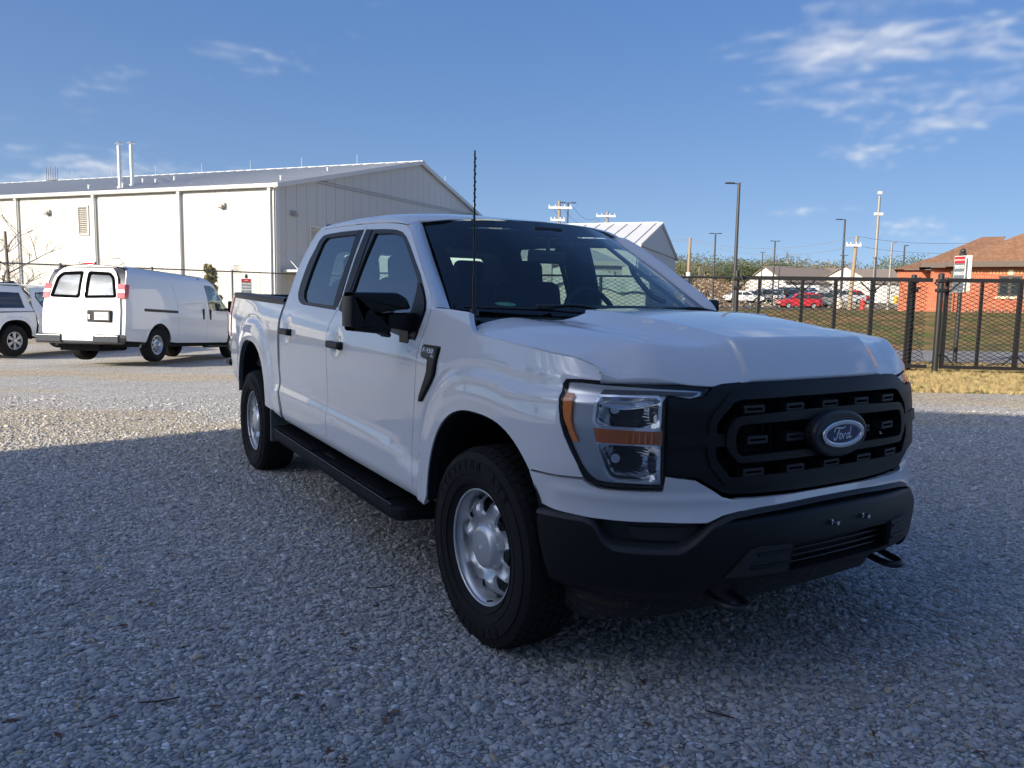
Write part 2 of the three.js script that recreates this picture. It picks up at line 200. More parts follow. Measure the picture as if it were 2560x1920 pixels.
const archC = (zc, rear, t0, t1, k = 1, n = 30) => { const o = []; for (let i = 0; i <= n; i++) { const t = lerp(t0, t1, i / n), c = Math.cos(t), s = Math.sin(t), e = 2 / 2.55; o.push([zc + .02 + k * (rear ? .47 : .455) * Math.sign(c) * Math.pow(Math.abs(c), e) - .2, .40 + k * .55 * Math.sign(s) * Math.pow(Math.abs(s), e)]); } return o; };

const truck = thing('pickup_truck', 'large white crew cab pickup truck with black grille and bumper, parked on the gravel', 'pickup truck');
const seamF = [[-.80, .455], [-.81, .56], [-.84, .62], [-.845, .68], [-.835, .75], [-.829, .805], [-.812, .943], [-.805, 1.044], [-.803, 1.118], [-.795, 1.152], [-.785, 1.195], [-.77, 1.246], [-.76, 1.28], [-.766, 1.33], [-.778, 1.365], [-.807, 1.396], [-.875, 1.447], [-1.016, 1.541], [-1.177, 1.643], [-1.291, 1.713], [-1.362, 1.743], [-1.439, 1.758], [-1.547, 1.769], [-1.642, 1.775], [-1.802, 1.783], [-1.974, 1.788]];
const seamB = [[-1.974, 1.788], [-1.983, 1.752], [-1.955, 1.52], [-1.962, 1.29], [-2.01, 1.24], [-2.055, 1.177], [-2.073, 1.12], [-2.068, 1.017], [-2.057, .888], [-2.047, .75], [-2.04, .65], [-2.03, .55], [-2.02, .455]];
const seamC = [[-1.974, 1.788], [-2.265, 1.791], [-2.559, 1.79], [-2.777, 1.785], [-2.86, 1.762], [-2.895, 1.713], [-2.936, 1.636], [-2.976, 1.553], [-3.003, 1.48], [-3.017, 1.385], [-3.018, 1.323], [-3.024, 1.27], [-3.045, 1.21], [-3.057, 1.152], [-3.055, 1.08], [-3.052, .928], [-3.048, .8], [-3.035, .72], [-3.03, .65], [-2.99, .58], [-2.96, .52], [-2.95, .455]];
const dloF = [[-1.960, 1.752], [-1.864, 1.747], [-1.67, 1.741], [-1.504, 1.73], [-1.402, 1.713], [-1.323, 1.685], [-1.228, 1.636], [-1.109, 1.565], [-.985, 1.491], [-.88, 1.409], [-.831, 1.363], [-.809, 1.327], [-.814, 1.283], [-.831, 1.234], [-.845, 1.182], [-1.013, 1.19], [-1.328, 1.215], [-1.7, 1.25], [-1.950, 1.272]];
const dloR = [[-2.00, 1.752], [-2.359, 1.755], [-2.627, 1.75], [-2.732, 1.743], [-2.777, 1.715], [-2.794, 1.649], [-2.828, 1.579], [-2.838, 1.481], [-2.844, 1.399], [-2.832, 1.345], [-2.789, 1.314], [-2.73, 1.289], [-2.65, 1.279], [-2.301, 1.275], [-1.965, 1.272], [-1.97, 1.4], [-1.975, 1.52]];
const cs = (p, n = 3) => cat(p, n);
const fDoor = [...cs(seamF), ...cs(seamB).slice(1)], rDoor = [...cs(seamB).reverse(), ...cs(seamC).slice(1)];
const B = (name, g, mat = M.paint, parent = truck) => part(name, g, mat, parent);
const pair = (name, g, mat = M.paint, parent = truck) => { g = flat(g); return [B(name, g, mat, parent), B(name, mir(g), mat, parent)]; };
function pairOn(ps, name, g, mat) { g = flat(g); B(name, g, mat, ps[0]); B(name, mir(g), mat, ps[1]); }

// doors and their windows
const frontDoors = pair('front_door', panel(keyhole(inset(fDoor, .003), dloF), S, { cell: .04, rim: .02 }));
const rearDoors = pair('rear_door', panel(keyhole(inset(rDoor, .003), dloR), S, { cell: .04, rim: .02 }));
const glassF = [[-1.80, 1.722], [-1.557, 1.715], [-1.42, 1.698], [-1.317, 1.655], [-1.147, 1.555], [-1.002, 1.462], [-.98, 1.40], [-.965, 1.25], [-.97, 1.21], [-1.328, 1.24], [-1.86, 1.282], [-1.83, 1.40]];
const glassR = [[-2.085, 1.728], [-2.359, 1.730], [-2.649, 1.726], [-2.692, 1.695], [-2.697, 1.645], [-2.708, 1.545], [-2.716, 1.444], [-2.718, 1.364], [-2.682, 1.325], [-2.613, 1.300], [-2.316, 1.298], [-2.071, 1.296], [-2.085, 1.40], [-2.072, 1.571]];
const sealF = keyhole(inset(dloF, .001), glassF), sealR = keyhole(inset(dloR, .001), glassR);
pairOn(frontDoors, 'window_seal', panel(sealF, S, { cell: .05, off: -.002, rim: .018 }), M.trim);
pairOn(rearDoors, 'window_seal', panel(sealR, S, { cell: .05, off: -.002, rim: .018 }), M.trim);
pairOn(frontDoors, 'pillar_trim', panel(inset([[-1.962, 1.752], [-1.86, 1.748], [-1.835, 1.52], [-1.868, 1.275], [-1.955, 1.28], [-1.950, 1.5]], .004), S, { cell: .05, off: .002, rim: .006 }), M.blackPlastic);
pairOn(rearDoors, 'pillar_trim', panel(inset([[-1.992, 1.752], [-2.10, 1.754], [-2.062, 1.571], [-2.08, 1.40], [-2.066, 1.290], [-1.974, 1.288], [-1.972, 1.5]], .004), S, { cell: .05, off: .002, rim: .006 }), M.blackPlastic);
pairOn(frontDoors, 'window_glass', panel(inset(glassF, -.006), S, { cell: .06, off: -.013, rim: 0 }), M.tint);
pairOn(rearDoors, 'window_glass', panel(inset(glassR, -.006), S, { cell: .06, off: -.013, rim: 0 }), M.tint);
pairOn(frontDoors, 'mirror_sail', panel(roundC([[-.965, 1.455], [-.885, 1.40], [-.835, 1.35], [-.818, 1.31], [-.83, 1.24], [-.85, 1.192], [-.955, 1.20], [-.958, 1.30]], .02), S, { cell: .04, off: .006, rim: .012 }), M.blackPlastic);
for (const [ps, u, y] of [[rearDoors, -2.905, 1.085], [frontDoors, -1.895, 1.077]]) {
  const q = S(u, y), a = rbox(.024, .042, .205, q[0] - .035, q[1], q[2], .02, [0, 0, 0], 4), b = rbox(.05, .046, .06, q[0] - .018, q[1] - .002, q[2] + .085, .018), c = rbox(.05, .036, .03, q[0] - .014, q[1] + .002, q[2] - .085, .012);
  pairOn(ps, 'door_handle', [a, b, c], M.blackPlastic);
}
// mirrors on their arms
{
  const z = -.70, X0 = -1.262, head = roundC([[-1.262, 1.245], [-1.262, 1.418], [-1.035, 1.42], [-.985, 1.395], [-.968, 1.355], [-.972, 1.325], [-1.175, 1.322], [-1.175, 1.275], [-1.062, 1.262], [-1.055, 1.238], [-1.10, 1.228]].map(([a, b]) => [a, b]), .018);
  const hg = creased(extr(inset(head, .022), .10, .022), .9); hg.translate(0, 0, z - .09);
  const face = rbox(.285, .175, .03, -1.115, 1.325, z - .105, .02);
  const arm = extr(roundC([[-1.07, 1.262], [-1.07, 1.318], [-.89, 1.324], [-.905, 1.246], [-.96, 1.246]], .012), .075, .006); arm.translate(0, 0, z - .075);
  const knob = rbox(.095, .048, .06, -1.122, 1.294, z - .045, .012);
  const foot = extr([[-.99, 1.17], [-.99, 1.225], [-.93, 1.232], [-.90, 1.18]], .10, .006); foot.translate(.03, .01, z - .12);
  const mg = merge([hg, arm, knob, foot]), fold = (g) => { g = mir(g); g.translate(-.95, 0, 0); g.scale(.32, 1, 1); g.translate(.95, 0, 0); return g; }, ms = [B('side_mirror', mg, M.blackPlastic), B('side_mirror', fold(mg), M.blackPlastic)];
  const mgl = plain(rbox(.25, .145, .004, -1.115, 1.325, z - .122, .002)); B('mirror_glass', mgl, M.chrome, ms[0]); B('mirror_glass', fold(mgl), M.chrome, ms[1]);
}
// fender, bed side, cab corner, roof
const lampL = [[.311, 1.134], [.369, 1.138], [.464, 1.139], [.556, 1.139], [.742, 1.134], [.828, 1.127], [.80, 1.102], [.76, 1.095], [.672, 1.104], [.664, 1.09], [.668, .95], [.672, .797], [.556, .795], [.477, .794], [.441, .800], [.414, .823], [.389, .861], [.362, .905], [.335, .954], [.318, .999], [.308, 1.045], [.306, 1.096], [.303, 1.122]];
const fender = [...archC(0, 0, PI - .13, .72), [.190, .808], [.305, .809], [.405, .816], [.385, .861], [.358, .905], [.331, .954], [.314, .999], [.304, 1.045], [.302, 1.096], [.299, 1.122], [.309, 1.139], [.369, 1.143], [.455, 1.143], [.438, 1.172], [.408, 1.194], [.387, 1.201], [.33, 1.213], [.1, 1.232], [-.27, 1.250], [-.32, 1.257], [-.352, 1.276], [-.382, 1.307], [-.405, 1.337], [-.60, 1.342], [-.762, 1.340], [-.758, 1.28], [-.768, 1.246], ...cs(seamF.slice(0, 11)).reverse(), [-.66, .455]];
const fenders = pair('front_fender', panel(inset(fender, .002), S, { cell: .018, rim: .025 }));
const bed = [[-3.075, 1.284], [-3.12, 1.215], [-3.14, 1.15], [-3.14, 1.0], [-3.13, .85], [-3.10, .72], [-3.10, .64], [-3.08, .58], [-3.05, .52], [-3.06, .46], ...archC(-WB, 1, .12, PI - .22, 1), [-4.72, .60], [-4.80, .66], [-4.845, .76], [-4.85, .93], [-4.855, 1.1], [-4.845, 1.20], [-4.80, 1.284]];
const beds = pair('bed_side', panel(bed, S, { cell: .022, rim: .03 }));
pairOn(beds, 'tail_light', panel(roundC([[-4.775, 1.262], [-4.86, 1.262], [-4.87, .92], [-4.835, .905], [-4.80, .96], [-4.79, 1.12]], .015), S, { cell: .04, off: .006, rim: .03 }), M.red);
pairOn(beds, 'rail_cap', (() => { const a = [], b = []; for (let i = 0; i <= 24; i++) { const u = lerp(-3.08, -4.80, i / 24), p = S(u, 1.283); a.push(p); } const g = strip((s, t) => { const p = along(a)(s), k = [[-.006, -.022], [-.010, .012], [-.002, .024], [.10, .026], [.11, -.03]][Math.round(t * 4)]; return [p[0] + k[0], p[1] + k[1], p[2]]; }, 24, 4); return creased(g, .5); })(), M.trim);
pair('bed_gap_seal', panel(inset([...[[-3.072, 1.29], [-3.118, 1.215], [-3.138, 1.15], [-3.138, 1.0], [-3.128, .85], [-3.098, .72], [-3.098, .64], [-3.078, .58], [-3.048, .52], [-3.058, .46]], ...[[-2.95, .46], [-2.97, .52], [-3.0, .58], [-3.045, .65], [-3.05, .72], [-3.07, .8], [-3.075, .93], [-3.078, 1.08], [-3.08, 1.152], [-3.068, 1.21], [-3.045, 1.29]]], 0), S, { cell: .05, off: -.014, rim: 0 }), M.gap);
{
  const cabBack = [[-2.80, 1.815], [-2.90, 1.775], [-2.945, 1.70], [-2.985, 1.6], [-3.015, 1.5], [-3.033, 1.36], [-3.045, 1.27], [-3.07, 1.21], [-3.083, 1.152], [-3.082, 1.08], [-3.078, .93], [-3.074, .8], [-3.06, .72], [-3.055, .65], [-3.015, .58], [-2.985, .52], [-2.975, .46]];
  pair('cab_corner', panel([...cs(seamC.slice(3)), ...cs(cabBack).reverse(), [-2.78, 1.80]], S, { cell: .03, rim: .02 }));
  // roof: rows run from the windscreen to the back, across from the door seam to the other side
  const seamTop = [...cs(seamF.slice(19)), ...cs(seamC.slice(0, 5)).slice(1), [-2.80, 1.815]].map(([u, y]) => S(u, y + .002)), Q = along(seamTop);
  const cz = (w) => lerp(-1.075, -2.74, w), cy = tab([[-2.8, 1.905], [-2.6, 1.925], [-2.2, 1.932], [-1.8, 1.922], [-1.5, 1.900], [-1.25, 1.868], [-1.05, 1.832]]);
  const header = [[-.655, 1.803, -1.225], [-.50, 1.822, -1.14], [-.38, 1.833, -1.10], [-.33, 1.834, -1.075], [-.2, 1.837, -1.06], [0, 1.840, -1.055]];
  const q0 = S(-1.40, 1.755), H0 = along([q0, [-.70, 1.795, -1.225], ...header]);
  const roofPt = (v, w) => { const L = v <= .5, t = L ? v * 2 : (1 - v) * 2, q = Q(.0 + w), c = [0, cy(cz(w)), cz(w)], a = t * PI / 2, e = .78; const xx = q[0] * Math.pow(Math.cos(a), e), hh = Math.pow(Math.sin(a), e); let p = [xx, lerp(q[1], c[1] + 0, hh), lerp(q[2], c[2], sst(0, 1, 1 - Math.abs(xx / q[0])))];
    const k = 1 - sst(0, .16, w); if (k > 0) { const f = H0(t); p = p.map((x, i) => lerp(x, f[i], k)); } return L ? p : [-p[0], p[1], p[2]]; };
  B('roof', creased(strip((v, w) => { const p = roofPt(v, w); return p; }, 48, 40), 1.2));
  // windscreen pillars
  const WL = along([[-.835, 1.350, -.545], [-.79, 1.46, -.71], [-.735, 1.60, -.925], [-.69, 1.72, -1.10], [-.655, 1.803, -1.225]]), SP = along([...cs(seamF.slice(12, 22))].map(([u, y]) => S(u, y + .0)));
  const lower = S(-.766, 1.338);
  const SPp = along([...cs(seamF.slice(13, 21))].map(([u, y]) => S(u, y)));
  pair('windshield_pillar', strip((s, t) => { const a = SPp(t), b = WL(t), m = Math.sin(s * PI) * .012; return [lerp(a[0], b[0], s) - m, lerp(a[1], b[1], s) + m * .7, lerp(a[2], b[2], s) + m * .9]; }, 8, 24));
  pair('pillar_seal', strip((s, t) => { const b = WL(t); return [b[0] + s * .022, b[1] - .004 + s * .004, b[2] + s * .020 - .004]; }, 2, 20), M.frit);
  // windscreen
  const wb = (x) => { const k = 1 - (x / .835) ** 2; return [x, 1.350 - .035 * k, -.545 + .265 * k]; }, wt = (x) => { const s = x / .835, a = along([...header, ...header.slice(0, -1).reverse().map((p) => [-p[0], p[1], p[2]])]); return a((s + 1) / 2); };
  const WS = (s, t) => { const b = wb((s * 2 - 1) * .835), e = wt((s * 2 - 1) * .835), k = Math.sin(t * PI) * .018 * (1 - .5 * Math.abs(s * 2 - 1)); return [lerp(b[0], e[0], t), lerp(b[1], e[1], t) + k, lerp(b[2], e[2], t) + k]; };
  const wsh = B('windshield', strip((s, t) => WS(lerp(.004, .996, s), t), 30, 20), M.glass);
  const WSi = (s, t) => { const p = WS(s, t); return [p[0], p[1] - .007, p[2] - .006]; };
  B('shade_band', [strip((s, t) => WSi(s, lerp(.905, 1, t) - (Math.abs(s - .5) < .16 ? .075 * (1 - t) * (1 - sst(.10, .16, Math.abs(s - .5))) : 0)), 40, 3), strip((s, t) => WSi(s * .05, t), 3, 16), strip((s, t) => WSi(1 - s * .05, t), 3, 16), strip((s, t) => WSi(s, t * .07), 30, 3)], M.frit, wsh);
  B('inspection_sticker', strip((s, t) => WSi(.150 + .028 * Math.cos(s * 2 * PI) * t, .095 + .017 * Math.sin(s * 2 * PI) * t), 20, 2), std([.12, .30, .20], .6), wsh);
  // back of the cab with its window
  const zc = tab([[1.2, -2.86], [1.36, -2.835], [1.5, -2.81], [1.6, -2.79], [1.70, -2.755], [1.80, -2.70], [1.95, -2.66]]), BK = (x, y) => [x, y, zc(y) - .04 * (1 - (x / .9) ** 2)];
  const win = roundC([[-.66, 1.40], [.66, 1.40], [.60, 1.735], [-.60, 1.735]], .05);
  B('cab_back', panel(keyhole([[-.93, .75], [.93, .75], [.935, 1.25], [.90, 1.40], [.80, 1.68], [.745, 1.80], [.60, 1.87], [0, 1.905], [-.60, 1.87], [-.745, 1.80], [-.80, 1.68], [-.90, 1.40], [-.935, 1.25]], win), BK, { cell: .06, rim: .03, flip: 1 }));
  B('rear_window', panel(inset(win, -.01), BK, { cell: .2, off: .012, rim: 0, flip: 1 }), M.glass);
}
// dark lining behind the outer panels, closing gaps and wheel wells
const hideIn = panel([[-3.12, 1.27], [-3.13, .9], [-3.06, .47], [-3.14, .47], ...archC(-WB, 1, .10, PI - .2, 1.02), [-4.7, .63], [-4.82, .70], [-4.82, 1.27]], S, { cell: .15, off: -.045, rim: 0 });
const hideF = panel([...archC(0, 0, PI - .13, .9, 1.02), [.15, .84], [.28, .85], [.28, 1.15], [.2, 1.2], [-.3, 1.24], [-.7, 1.3], [-.72, .47]], S, { cell: .12, off: -.045, rim: 0 });
pair('inner_panel', [hideIn, hideF, panel([[-.74, 1.27], [-.76, .47], [-2.98, .47], [-3.05, .8], [-3.04, 1.2], [-2.5, 1.26], [-1.2, 1.24]], S, { cell: .15, off: -.05, rim: 0 })], M.pitch);
for (const [zc, rear] of [[0, 0], [-WB, 1]]) { const c = archC(zc, rear, PI * .97, PI * .03, .992, 28).map(([u, y]) => [y, u + .2]); const lip = strip((s, t) => { const q = c[Math.round(s * 28)]; return [-lerp(SX(q[0], clamp(q[1], -9, .2)) * (q[1] > .2 ? .985 : 1) - .004, .955, t), q[0] - RK * q[1], q[1]]; }, 28, 1);
  pair('wheel_liner', [strip((s, t) => { const q = c[Math.round(s * 28)]; return [-lerp(.955, .52, t), q[0] - RK * q[1] + .012 * Math.sin(t * 3), q[1]]; }, 28, 4), xf(new THREE.CircleGeometry(.58, 32, 0, PI), [-.53, .44, zc], [0, -PI / 2, 0])], M.pitch);
  pair('arch_edge', lip, rear ? M.gap : M.trim); }
// hood
{
  const ys = tab([[-.6, 1.348], [-.1, 1.318], [.2, 1.302], [.45, 1.280], [.6, 1.262], [.8, 1.238]]), yd = tab([[-.4, 1.366], [.08, 1.352], [.29, 1.334], [.51, 1.306], [.72, 1.270], [.85, 1.244]]), sm = tab([[-.25, 1.262], [-.07, 1.251], [.295, 1.223], [.40, 1.212], [.507, 1.197], [.573, 1.175], [.61, 1.150], [.64, 1.126]]), xe = tab([[-.4, .93], [-.07, .941], [.295, .936], [.40, .918], [.507, .892], [.573, .859], [.63, .856]]);
  const dome = (a, z) => { const e = .405 - .05 * sst(.1, .8, z); return a < e ? 0 : a < e + .022 ? .12 * ((a - e) / .022) ** 2 : Math.min(1, .12 + .88 * sst(-.35, 1, (a - e - .022) / .13) * 1.0 - .0); };
  const zf = (x) => .2 + .632 * Math.pow(Math.max(0, 1 - Math.pow(Math.abs(x) / .97, 2.75)), 1 / 2.75);
  const Y = (z, x) => { const a = Math.abs(x), t = zf(x) - z; let y = lerp(yd(z) + .006 * (1 - (a / .4) ** 2), ys(z) - .008 * sst(.74, .60, a), dome(a, z));
    const q = .105, fade = 1 - .14 * sst(.5, .85, a); if (t < q) { const s = clamp((q - t) / q, 0, 1); y -= .118 * fade * Math.pow(s, 1.55); } if (a > .68) y = lerp(y, sm(z), Math.pow(clamp((a - .68) / (xe(z) - .68), 0, 1), 1.6)); return y; };
  const HD = (z, x) => [x, Y(z, x), z];
  const front = []; for (let i = 0; i <= 40; i++) { const x = lerp(-.855, .855, i / 40); front.push([zf(x) - .012, x]); }
  const ring = [...front, [.565, .857], [.535, .873], [.507, .886], [.40, .916], [.295, .934], [.1, .940], [-.07, .940], [-.115, .938], [-.145, .935], [-.175, .925], [-.20, .905], [-.225, .85], [-.20, .75], [-.13, .62], [-.06, .47], [-.055, .43], [-.09, .39], [-.13, .2], [-.14, 0], [-.13, -.2], [-.09, -.39], [-.055, -.43], [-.06, -.47], [-.13, -.62], [-.20, -.75], [-.225, -.85], [-.20, -.905], [-.175, -.925], [-.145, -.935], [-.115, -.938], [-.07, -.940], [.1, -.940], [.295, -.934], [.40, -.916], [.507, -.886], [.535, -.873], [.565, -.857]];
  const lipP = (s, t) => { const x = lerp(-.857, .857, s), z0 = zf(x), k = [[.0125, 0], [.006, 0], [.002, 0], [.0002, 0], [.0002, .012], [.004, .026], [.03, .030]][Math.round(t * 6)], p = HD(z0 - k[0], x); return [p[0], k[1] ? lerp(HD(z0 - .0002, x)[1], Math.min(HD(z0 - .0002, x)[1] - .006, 1.121 - .002 * Math.abs(x)), Math.min(1, k[1] / .026)) : p[1], z0 - k[0]]; };
  B('hood', [panel(ring, HD, { cell: .018, rim: .0 }), panel(ring, HD, { cell: .05, rim: .03, noTop: 1 }), strip(lipP, 90, 6)]);
  // cowl, wipers, aerial
  const cw = (x, k) => { const b = 1 - (x / .84) ** 2; return [x, lerp(1.335 - .03 * b, 1.315 - .012 * b, k), lerp(-.555 + .265 * b, -.04 - .17 * sst(.35, .84, Math.abs(x)), k)]; };
  const cowl = B('cowl_panel', strip((s, t) => { const p = cw(lerp(-.84, .84, s), t); p[1] += -.02 + .012 * Math.sin(t * PI); return p; }, 40, 6), M.blackPlastic);
  for (let i = 0; i < 22; i++) { const x = -.62 + i * .06, p = cw(x, .35), q = cw(x + .018, .8); B('cowl_rib', bar([p[0], p[1] - .006, p[2]], [q[0], q[1] - .008, q[2]], .004, 5), M.trim, cowl); }
  const wiper = (x0, x1, dy) => { const n = 10, P = []; for (let i = 0; i <= n; i++) { const x = lerp(x0, x1, i / n), b = 1 - (x / .835) ** 2; P.push([x, 1.350 - .035 * b + .014 + dy * Math.sin(i / n * PI) * .012, -.545 + .265 * b + .022 - .02]); } return P; };
  for (const [x0, x1, px, ax] of [[-.78, -.10, -.42, .02], [-.02, .66, .36, .74]]) { const P = wiper(x0, x1, 1), m = P[5]; B('wiper', [tube(P, .006, 6), tube([[m[0], m[1] + .014, m[2] + .01], [lerp(m[0], ax, .35), m[1] + .022, m[2] + .035], [ax, 1.320, m[2] + .09]], .008, 8), rbox(.10, .03, .03, m[0], m[1] + .012, m[2] + .004, .01)], M.satin); }
  B('antenna', [bar([-.862, 1.335, -.268], [-.862, 1.50, -.272], .0085, 8, .0075), bar([-.862, 1.50, -.272], [-.862, 2.015, -.276], .0042, 6, .0034), tube(Array.from({ length: 90 }, (_, i) => [-.862 + .0046 * Math.cos(i * 1.1), 1.50 + i * .0056, -.274 + .0046 * Math.sin(i * 1.1)]), .0018, 4, 260), cyl(.016, .022, .03, -.862, 1.34, -.268)], M.satin);
}
// grille
const gOut = half([[.676, .845], [.786, .832], [.862, .795], [.887, .780], [.925, .771], [1.04, .767], [1.3, .764]]).concat([]), gTop = half([[.671, 1.095], [.757, 1.091], [.802, 1.100], [.845, 1.135], [.878, 1.142], [.979, 1.147], [1.3, 1.148]]);
const gRing = [...gOut, ...gTop.slice().reverse()];
const gHole = [...half([[.841, .915], [.850, .885], [.913, .822], [.96, .818], [1.3, .819]]), ...half([[.845, 1.012], [.858, 1.036], [.921, 1.090], [.966, 1.100], [1.3, 1.104]]).reverse()];
const grille = B('grille', panel(keyhole(inset(gRing, .002), gHole), S, { cell: .035, off: .004, rim: .05 }), M.blackPlastic);
B('grille_bezel', (() => { const a = ccw(inset(gHole, -.02)), b = ccw(inset(gHole, .012)); return panel(keyhole(dense(a, .05), dense(b, .05)), (u, v) => S(u, v), { cell: .03, off: .012, rim: .022 }); })(), M.blackPlastic, grille);
B('grille_backing', panel(inset(gHole, -.03), S, { cell: .12, off: -.10, rim: 0 }), M.pitch, grille);
const rOut = [...half([[.893, .94], [.905, .918], [.945, .882], [.97, .878], [1.3, .879]]), ...half([[.893, .975], [.900, .998], [.928, 1.028], [.96, 1.036], [1.3, 1.046]]).reverse()], rIn = [...half([[.932, .945], [.942, .915], [.962, .902], [1.3, .906]]), ...half([[.934, .975], [.945, 1.0], [.972, 1.008], [1.3, 1.012]]).reverse()];
B('grille_bar', panel(keyhole(rOut, rIn), S, { cell: .03, off: .020, rim: .06 }), M.blackPlastic, grille);
for (const m of [0, 1]) { const g = panel(m ? [[.677, .985], [.893, .978], [.893, .936], [.677, .938]].map(([u, y]) => [PI - u, y]) : [[.677, .985], [.893, .978], [.893, .936], [.677, .938]], S, { cell: .04, off: .012, rim: .05 }); B('grille_bar', g, M.blackPlastic, grille); }
{ // mesh of the grille: hollow studs on thin uprights
  const on = (u, y, d) => { const p = S(u, y), n = gradN(S, u, y); return [[p[0] + n[0] * d, p[1] + n[1] * d, p[2] + n[2] * d], Math.atan2(n[0], n[2])]; };
  const uAt = (x) => { let a = .3, b = PI - .3; for (let i = 0; i < 40; i++) { const m = (a + b) / 2; S(m, .95)[0] < x ? a = m : b = m; } return a; };
  for (const [y, xs] of [[1.066, [-.39, -.195, 0, .195, .39]], [.957, [-.375, -.195, .195, .375]], [.848, [-.39, -.195, 0, .195, .39]]]) for (const x of xs) { const [p, t] = on(uAt(x), y, -.055); const fr = extr([[-.043, -.012], [.043, -.012], [.043, .012], [-.043, .012]], .062, .002, [[[-.036, -.0055], [.036, -.0055], [.036, .0055], [-.036, .0055]]]); B('grille_stud', xf(fr, p, [0, t, 0]), M.trim, grille); }
  for (let i = 0; i < 25; i++) { const x = -.49 + i * .0408, u = uAt(x), [a] = on(u, .83, -.06), [b] = on(u, 1.092, -.06); B('grille_wire', bar(a, b, .0026, 5), M.trim, grille); }
  for (let i = 0; i < 5; i++) B('grille_wire', tube(Array.from({ length: 13 }, (_, k) => on(lerp(.87, PI - .87, k / 12), .855 + i * .05, -.066)[0]), .0022, 5), M.satin, grille);
  // oval badge
  const oval = (a, b, n = 40) => Array.from({ length: n }, (_, i) => [a * Math.cos(i / n * 2 * PI), b * Math.sin(i / n * 2 * PI)]);
  const bd = grille, p = S(PI / 2, .955), put = (g) => xf(g, [0, p[1], p[2] + .012], [-.03, 0, 0]);
  B('badge_mount', put(extr(oval(.142, .074), .03, .012)), M.satin, bd);
  const ring3 = extr(oval(.1165, .0465), .006, .003, [oval(.103, .0375)]); ring3.translate(0, 0, .043); B('badge_ring', put(ring3), M.chrome, bd);
  const tx = canvas(1024, 384, (x, w, h) => { x.fillStyle = '#0a1a52'; x.fillRect(0, 0, w, h); x.strokeStyle = '#c9d2de'; x.lineWidth = 13; x.beginPath(); x.ellipse(w / 2, h / 2, w * .462, h * .445, 0, 0, 7); x.stroke(); SCRIPT(x, w / 2, h / 2, 1.0, '#d8dee6'); });
  const face = new THREE.ShapeGeometry(new THREE.Shape(oval(.104, .0385, 60).map((q) => new THREE.Vector2(...q)))); { const u = face.attributes.uv, q = face.attributes.position; for (let i = 0; i < u.count; i++) u.setXY(i, q.getX(i) / .208 + .5, q.getY(i) / .077 + .5); } face.translate(0, 0, .0455);
  B('badge_face', put(face), phys([1, 1, 1], .22, { map: tx, clearcoat: 1, clearcoatRoughness: .03 }), bd);
}
function SCRIPT(x, cx, cy, k, col) {                                  // the maker's name in a looping hand, as on the badge
  x.save(); x.translate(cx, cy); x.scale(k, k); x.strokeStyle = col; x.lineCap = 'round'; x.lineJoin = 'round';
  const st = (w, pts) => { x.lineWidth = w; x.beginPath(); x.moveTo(pts[0], pts[1]); for (let i = 2; i + 5 < pts.length + 1; i += 6) x.bezierCurveTo(...pts.slice(i, i + 6)); x.stroke(); };
  st(26, [-235, -50, -250, -120, -150, -125, -80, -108, -20, -95, 40, -98, 60, -128]); st(26, [-95, -100, -120, -40, -150, 60, -200, 92, -240, 112, -262, 80, -238, 62]); st(16, [-170, -8, -130, -22, -95, -18, -70, -12]);
  st(24, [-40, -2, -90, 2, -120, 88, -70, 88, -10, 84, 10, -8, -38, -2]); st(22, [38, 4, 30, 40, 20, 70, 12, 92]); st(18, [34, 20, 55, -10, 84, -8, 92, 6]);
  st(24, [180, 6, 120, -14, 84, 84, 128, 88, 160, 90, 190, 40, 196, 10]); st(26, [232, -112, 215, -40, 190, 40, 192, 76, 200, 98, 228, 84, 242, 66]); x.restore();
}
